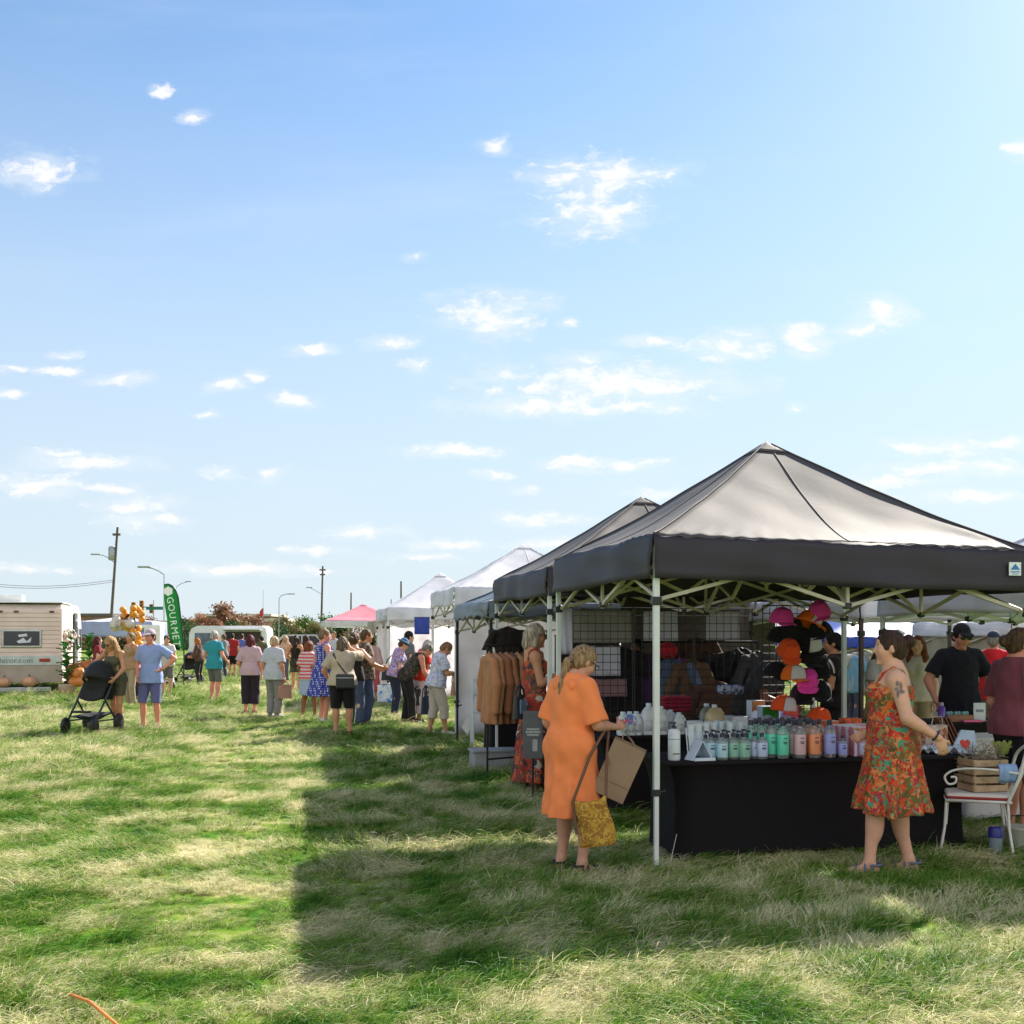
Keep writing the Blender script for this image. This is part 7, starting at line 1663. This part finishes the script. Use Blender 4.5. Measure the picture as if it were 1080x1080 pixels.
w6, i6 = P(289, 757, R(-22), 'white haired woman in a pale blue top and grey trousers carrying a tan bag', H=1.64, b=1.18, head=(-15, 0), skin=TANSK, hair=('short', HLB), wear=[dict(kind='shirt', mat=cloth('pale blue grey jersey', (.46, .48, .53)), sleeve=.8, hem=.80, loose=1.6), dict(kind='trousers', mat=cloth('grey trousers cotton', (.22, .21, .20)), wide=1.8)], arms=(((-.06, .08, -.49),), ((.07, .03, -.515),)), shoes=('shoe', SGR), near=True, h=.016, seed=14)
handbag('tan handbag carried low by the white haired woman', i6['wrist'][1]+Vector((.02, 0, -.07)), .30, .27, .13, mat('rosy tan leather', (.36, .19, .13), .6), R(10), .10)
P(264, 753, R(8), 'woman with burgundy hair in a lilac pink top and wide black cropped trousers', H=1.66, b=1.15, skin=REDSK, hair=('bob', HR), wear=[dict(kind='shirt', mat=cloth('lilac pink jersey', (.50, .34, .38)), sleeve=.85, hem=.84, loose=1.5), dict(kind='capri', mat=cloth('aubergine trousers', (.025, .016, .028)), hem=.22, wide=2.2)], arms=(((-.03, .2, -.38),), ((.08, .02, -.51),)), shoes=('sandal', SBK), near=True, h=.016, seed=15)
P(226, 741, R(-28), 'white haired man in a teal shirt and grey shorts, standing with his back half turned', H=1.76, fem=False, b=1.12, skin=REDSK, hair=('short', HG), wear=[dict(kind='shirt', mat=cloth('teal jersey', (.03, .27, .34)), hem=.80, loose=1.5), dict(kind='shorts', mat=GREYS, hem=.5)], arms=(((-.04, .17, -.42),), ((.05, .2, -.40),)), shoes=('shoe', SGR), seed=16)
P(245, 714, R(10), 'man in a dark red shirt and black shorts near the food trailer', H=1.70, fem=False, b=1.1, skin=TANSK, hair=('short', HBK), wear=[dict(kind='shirt', mat=cloth('dark red jersey', (.30, .02, .025)), hem=.82), dict(kind='shorts', mat=BLK2, hem=.5)], shoes=('shoe', SBK), h=.025)
P(312, 731, R(-10), 'woman with long dark hair in a strapless dark top and patterned shorts', H=1.64, skin=TANSK, hair=('long', HD, .30), wear=[dict(kind='tank', mat=cloth('black tee cotton', (.018, .014, .013)), hem=1.0, top=1.33, strapw=.004), dict(kind='shorts', mat=DKP, hem=.62)], arms=(((-.05, .2, -.36),), ((.05, .22, -.3),)), shoes=('sandal', SBK), h=.024)
for px, yf, rz_, lab, H_, shirt, hr, bot, fem in ((236, 716, 60, 'person in a grey tee beside the man in dark red', 1.66, (.2, .21, .22), HB, (.05, .06, .1), True), (255, 713, -20, 'person in a blue shirt queueing at the food trailer', 1.68, (.10, .14, .42), HD, (.04, .04, .05), False), (276, 716, 30, 'dark haired person in olive behind the lilac pink top', 1.60, (.10, .10, .05), HBK, (.03, .03, .04), True),
                                       (301, 720, 150, 'fair haired woman in a peach top beyond the white haired woman', 1.62, (.58, .34, .25), HLB, (.1, .1, .15), True), (323, 722, -30, 'dark haired woman in a coral top beyond the striped tee', 1.64, (.55, .22, .16), HD, (.12, .13, .2), True), (268, 712, -60, 'child in yellow near the food trailer', 1.30, (.5, .36, .05), HB, (.05, .06, .12), True), (352, 722, 170, 'man in a pale shirt under the pink tent', 1.76, (.45, .46, .5), HB, (.03, .03, .05), False)):
    P(px, yf, R(rz_), lab, H=H_, fem=fem, skin=TANSK, hair=('long' if fem and px % 2 else 'short', hr), wear=[dict(kind='shirt', mat=cloth('far shirt %d' % px, shirt)), dict(kind='trousers' if px % 3 else 'shorts', mat=cloth('far trousers %d' % px, bot))], shoes=('shoe', SBK), h=.028)
# family with the stroller
OLV = cloth('olive jersey', (.085, .082, .055))
w7, i7 = P(123, 771, R(166), 'blonde woman with sunglasses in an olive vest and shorts, leaning to the nearest stroller', H=1.68, b=1.03, lean=13, head=(-8, 14), skin=TANSK, hair=('long', hairm('honey blond', (.44, .25, .11)), .40), glasses='sun', near=True, h=.014,
   wear=[dict(kind='tank', mat=OLV, hem=.86, top=1.345), dict(kind='shorts', mat=OLV, hem=.63)], arms=(((-.04, .24, -.42), (-.6, -1, 0)), ((.22, .22, -.37), (1, -.6, .2))), curl=(30, 60), feet=((-.08, 0, 0), (.07, -.12, 0)), shoes=('shoe', SBK), seed=21)
BLUP = cloth('light blue polo pique', (.26, .34, .62)); LAVC = cloth('lilac cap twill', (.42, .34, .40))
w8, i8 = P(159, 770, R(176), 'man in light blue polo, indigo shorts and lilac cap, hand on hip', H=1.76, fem=False, b=1.04, head=(-12, 2), skin=REDSK, hair=('short', HB), hat=('cap', LAVC), near=True, h=.014,
   wear=[dict(kind='shirt', mat=BLUP, hem=.80, sleeve=.7, loose=1.3), dict(kind='shorts', mat=INDG, hem=.47)], arms=(((-.06, .04, -.33), (-1, -.45, .1), (.6, .5, -.5)), ((.02, .10, -.47), (.6, -1, 0))), curl=(35, 40), feet=((-.13, 0, 4), (.12, .02, -4)), shoes=('shoe', mat('tan shoe', (.25, .16, .1), .7)), seed=22)
P(138, 746, R(150), 'brown haired woman in a tan top behind the blonde woman', H=1.72, skin=TANSK, hair=('bun', hairm('light brown', (.24, .16, .09)), 1.66), wear=[dict(kind='tank', mat=cloth('tan jersey', (.36, .22, .12)), hem=.86), dict(kind='trousers', mat=cloth('sand trousers', (.35, .27, .18)))], shoes=('shoe', SBK), h=.022)
P(149, 738, R(-150), 'person in a purple cap beside the balloons', H=1.70, fem=False, hair=('short', HD), hat=('cap', cloth('purple twill', (.14, .06, .28))), wear=[dict(kind='shirt', mat=cloth('orange tee', (.5, .18, .05))), dict(kind='trousers', mat=cloth('navy trousers cotton', (.02, .024, .05)))], shoes=('shoe', SBK), h=.024)
P(176, 735, R(-165), 'dark haired woman in white bending over the pale stroller', H=1.66, lean=14, hair=('short', HD), wear=[dict(kind='shirt', mat=cloth('white tee cotton', (.6, .6, .6))), dict(kind='shorts', mat=GREYS)], arms=(((-.03, .25, -.4),), ((.03, .25, -.4),)), shoes=('shoe', SWH), h=.024)
P(103, 735, R(-60), 'woman with dark red hair in a maroon top behind the stroller and plant', H=1.62, hair=('long', HR, .22), wear=[dict(kind='shirt', mat=cloth('maroon jersey', (.22, .025, .03))), dict(kind='trousers', mat=cloth('navy trousers cotton', (.02, .024, .05)))], shoes=('shoe', SBK), h=.024)
P(211, 723, R(80), 'ginger haired person in dark clothes beside the second black stroller', H=1.56, lean=10, skin=REDSK, hair=('bob', HGI), wear=[dict(kind='shirt', mat=cloth('umber jersey', (.10, .05, .035)), sleeve=1.5), dict(kind='trousers', mat=cloth('charcoal trousers cotton', (.022, .02, .022)))], arms=(((0, .25, -.35),), ((0, .25, -.35),)), shoes=('shoe', SBK), h=.024)
# stallholders and shoppers at the right
person((gx(788, 11.95), 11.95), R(-125), 'stallholder in a charcoal tee stooping behind the wire grid', H=1.70, fem=False, b=1.2, lean=34, head=(20, 10), skin=DKSK, hair=('short', HGR), wear=[dict(kind='shirt', mat=cloth('charcoal tee', (.055, .05, .055)), sleeve=.7), dict(kind='trousers', mat=cloth('charcoal trousers cotton', (.022, .02, .022)))], arms=(((.03, .2, -.42),), ((0, .28, -.34),)), shoes=('shoe', SBK), seed=31)
person((gx(1012, 12.25), 12.25), R(178), 'man in black tee, dark cap and sunglasses leaning on a table', H=1.80, fem=False, b=1.1, head=(5, 14), skin=REDSK, hair=('short', HBK), hat=('cap', BK), glasses='sun', near=True, h=.013,
   wear=[dict(kind='shirt', mat=cloth('black blue tee', (.016, .015, .024)), hem=.80, sleeve=.75), dict(kind='trousers', mat=cloth('blue jeans', (.06, .08, .15)))], arms=(((-.09, .12, -.47), (-1, -.5, 0)), ((.10, .13, -.46), (1, -.5, 0))), curl=(20, 20), shoes=('shoe', SBK), seed=32)
person((gx(1048, 15.2), 15.2), R(-30), 'man in a bright red tee and navy cap walking away beyond the man in black', H=1.72, fem=False, b=1.05, skin=REDSK, hair=('short', HGR), hat=('cap', cloth('navy twill', (.025, .035, .07))), wear=[dict(kind='shirt', mat=cloth('bright red tee', (.62, .02, .035)), hem=.80), dict(kind='trousers', mat=cloth('grey green trousers', (.16, .18, .17)))], arms=(((-.06, .15, -.45),), None), shoes=('shoe', SBK), seed=33)
MAR = cloth('dusty maroon tee', (.19, .055, .075))
person((gx(1072, 9.25), 9.25), R(-72), 'woman in dusty maroon tee at the right edge, brown hair in low bun', H=1.74, b=1.22, head=(-10, 8), skin=REDSK, hair=('bun', HB, 1.585), near=True, h=.013, wear=[dict(kind='shirt', mat=MAR, hem=.86, sleeve=.8, loose=1.5), dict(kind='leggings', mat=cloth('plum black leggings', (.014, .010, .016)), hem=.55)], arms=(((-.02, .22, -.35),), ((.03, .22, -.35),)), shoes=('sandal', SBK), seed=34)
person((gx(931, 13.2), 13.2), R(20), 'person with long brown hair in a white tee behind the tattooed woman', H=1.64, hair=('long', HB, .25), wear=[dict(kind='shirt', mat=cloth('white tee cotton', (.6, .6, .6)), sleeve=.7), dict(kind='trousers', mat=cloth('blue jeans', (.06, .08, .15)))], shoes=('shoe', SWH), seed=35)
person((gx(968, 14.4), 14.4), R(150), 'woman with long auburn hair in cream by the beige wall', H=1.66, hair=('long', HRE, .3), wear=[dict(kind='shirt', mat=cloth('cream blouse', (.58, .52, .45))), dict(kind='trousers', mat=cloth('sand trousers', (.35, .27, .18)))], shoes=('shoe', SWH), seed=36)
person((gx(880, 12.7), 12.7), R(70), 'person in black with bare forearms half hidden behind the cap display', H=1.70, fem=False, skin=TANSK, hair=('short', HBK), wear=[dict(kind='shirt', mat=cloth('black tee cotton', (.018, .014, .013))), dict(kind='trousers', mat=cloth('charcoal trousers cotton', (.022, .02, .022)))], arms=(((.02, .26, -.34),), ((0, .26, -.3),)), shoes=('shoe', SBK), seed=37)
person((gx(672, 13.6), 13.6), R(150), 'person in dark clothes deep in the second tent', H=1.62, skin=DKSK, hair=('short', HBK), wear=[dict(kind='shirt', mat=cloth('plum cotton', (.045, .02, .06))), dict(kind='trousers', mat=cloth('charcoal trousers cotton', (.022, .02, .022)))], shoes=('shoe', SBK), h=.022, seed=38)
for x, d, rz_, lab, c, hr in ((1062, 21, 40, 'shopper in pale blue far beyond the red tee', (.35, .42, .55), HB), (899, 20.5, -60, 'shopper in white far under the blue tent', (.6, .6, .62), HD), (1035, 23, 120, 'shopper in grey far beyond the man in black', (.3, .3, .32), HGR), (951, 24, 200, 'shopper in rose far under the white tent', (.5, .2, .25), HLB)):
    person((gx(x, d), d), R(rz_), lab, H=1.68, skin=TANSK, hair=('short', hr), wear=[dict(kind='shirt', mat=cloth('far shirt %d' % x, c)), dict(kind='trousers', mat=cloth('far trousers %d' % x, (.08, .09, .13)))], shoes=('shoe', SBK), h=.026)
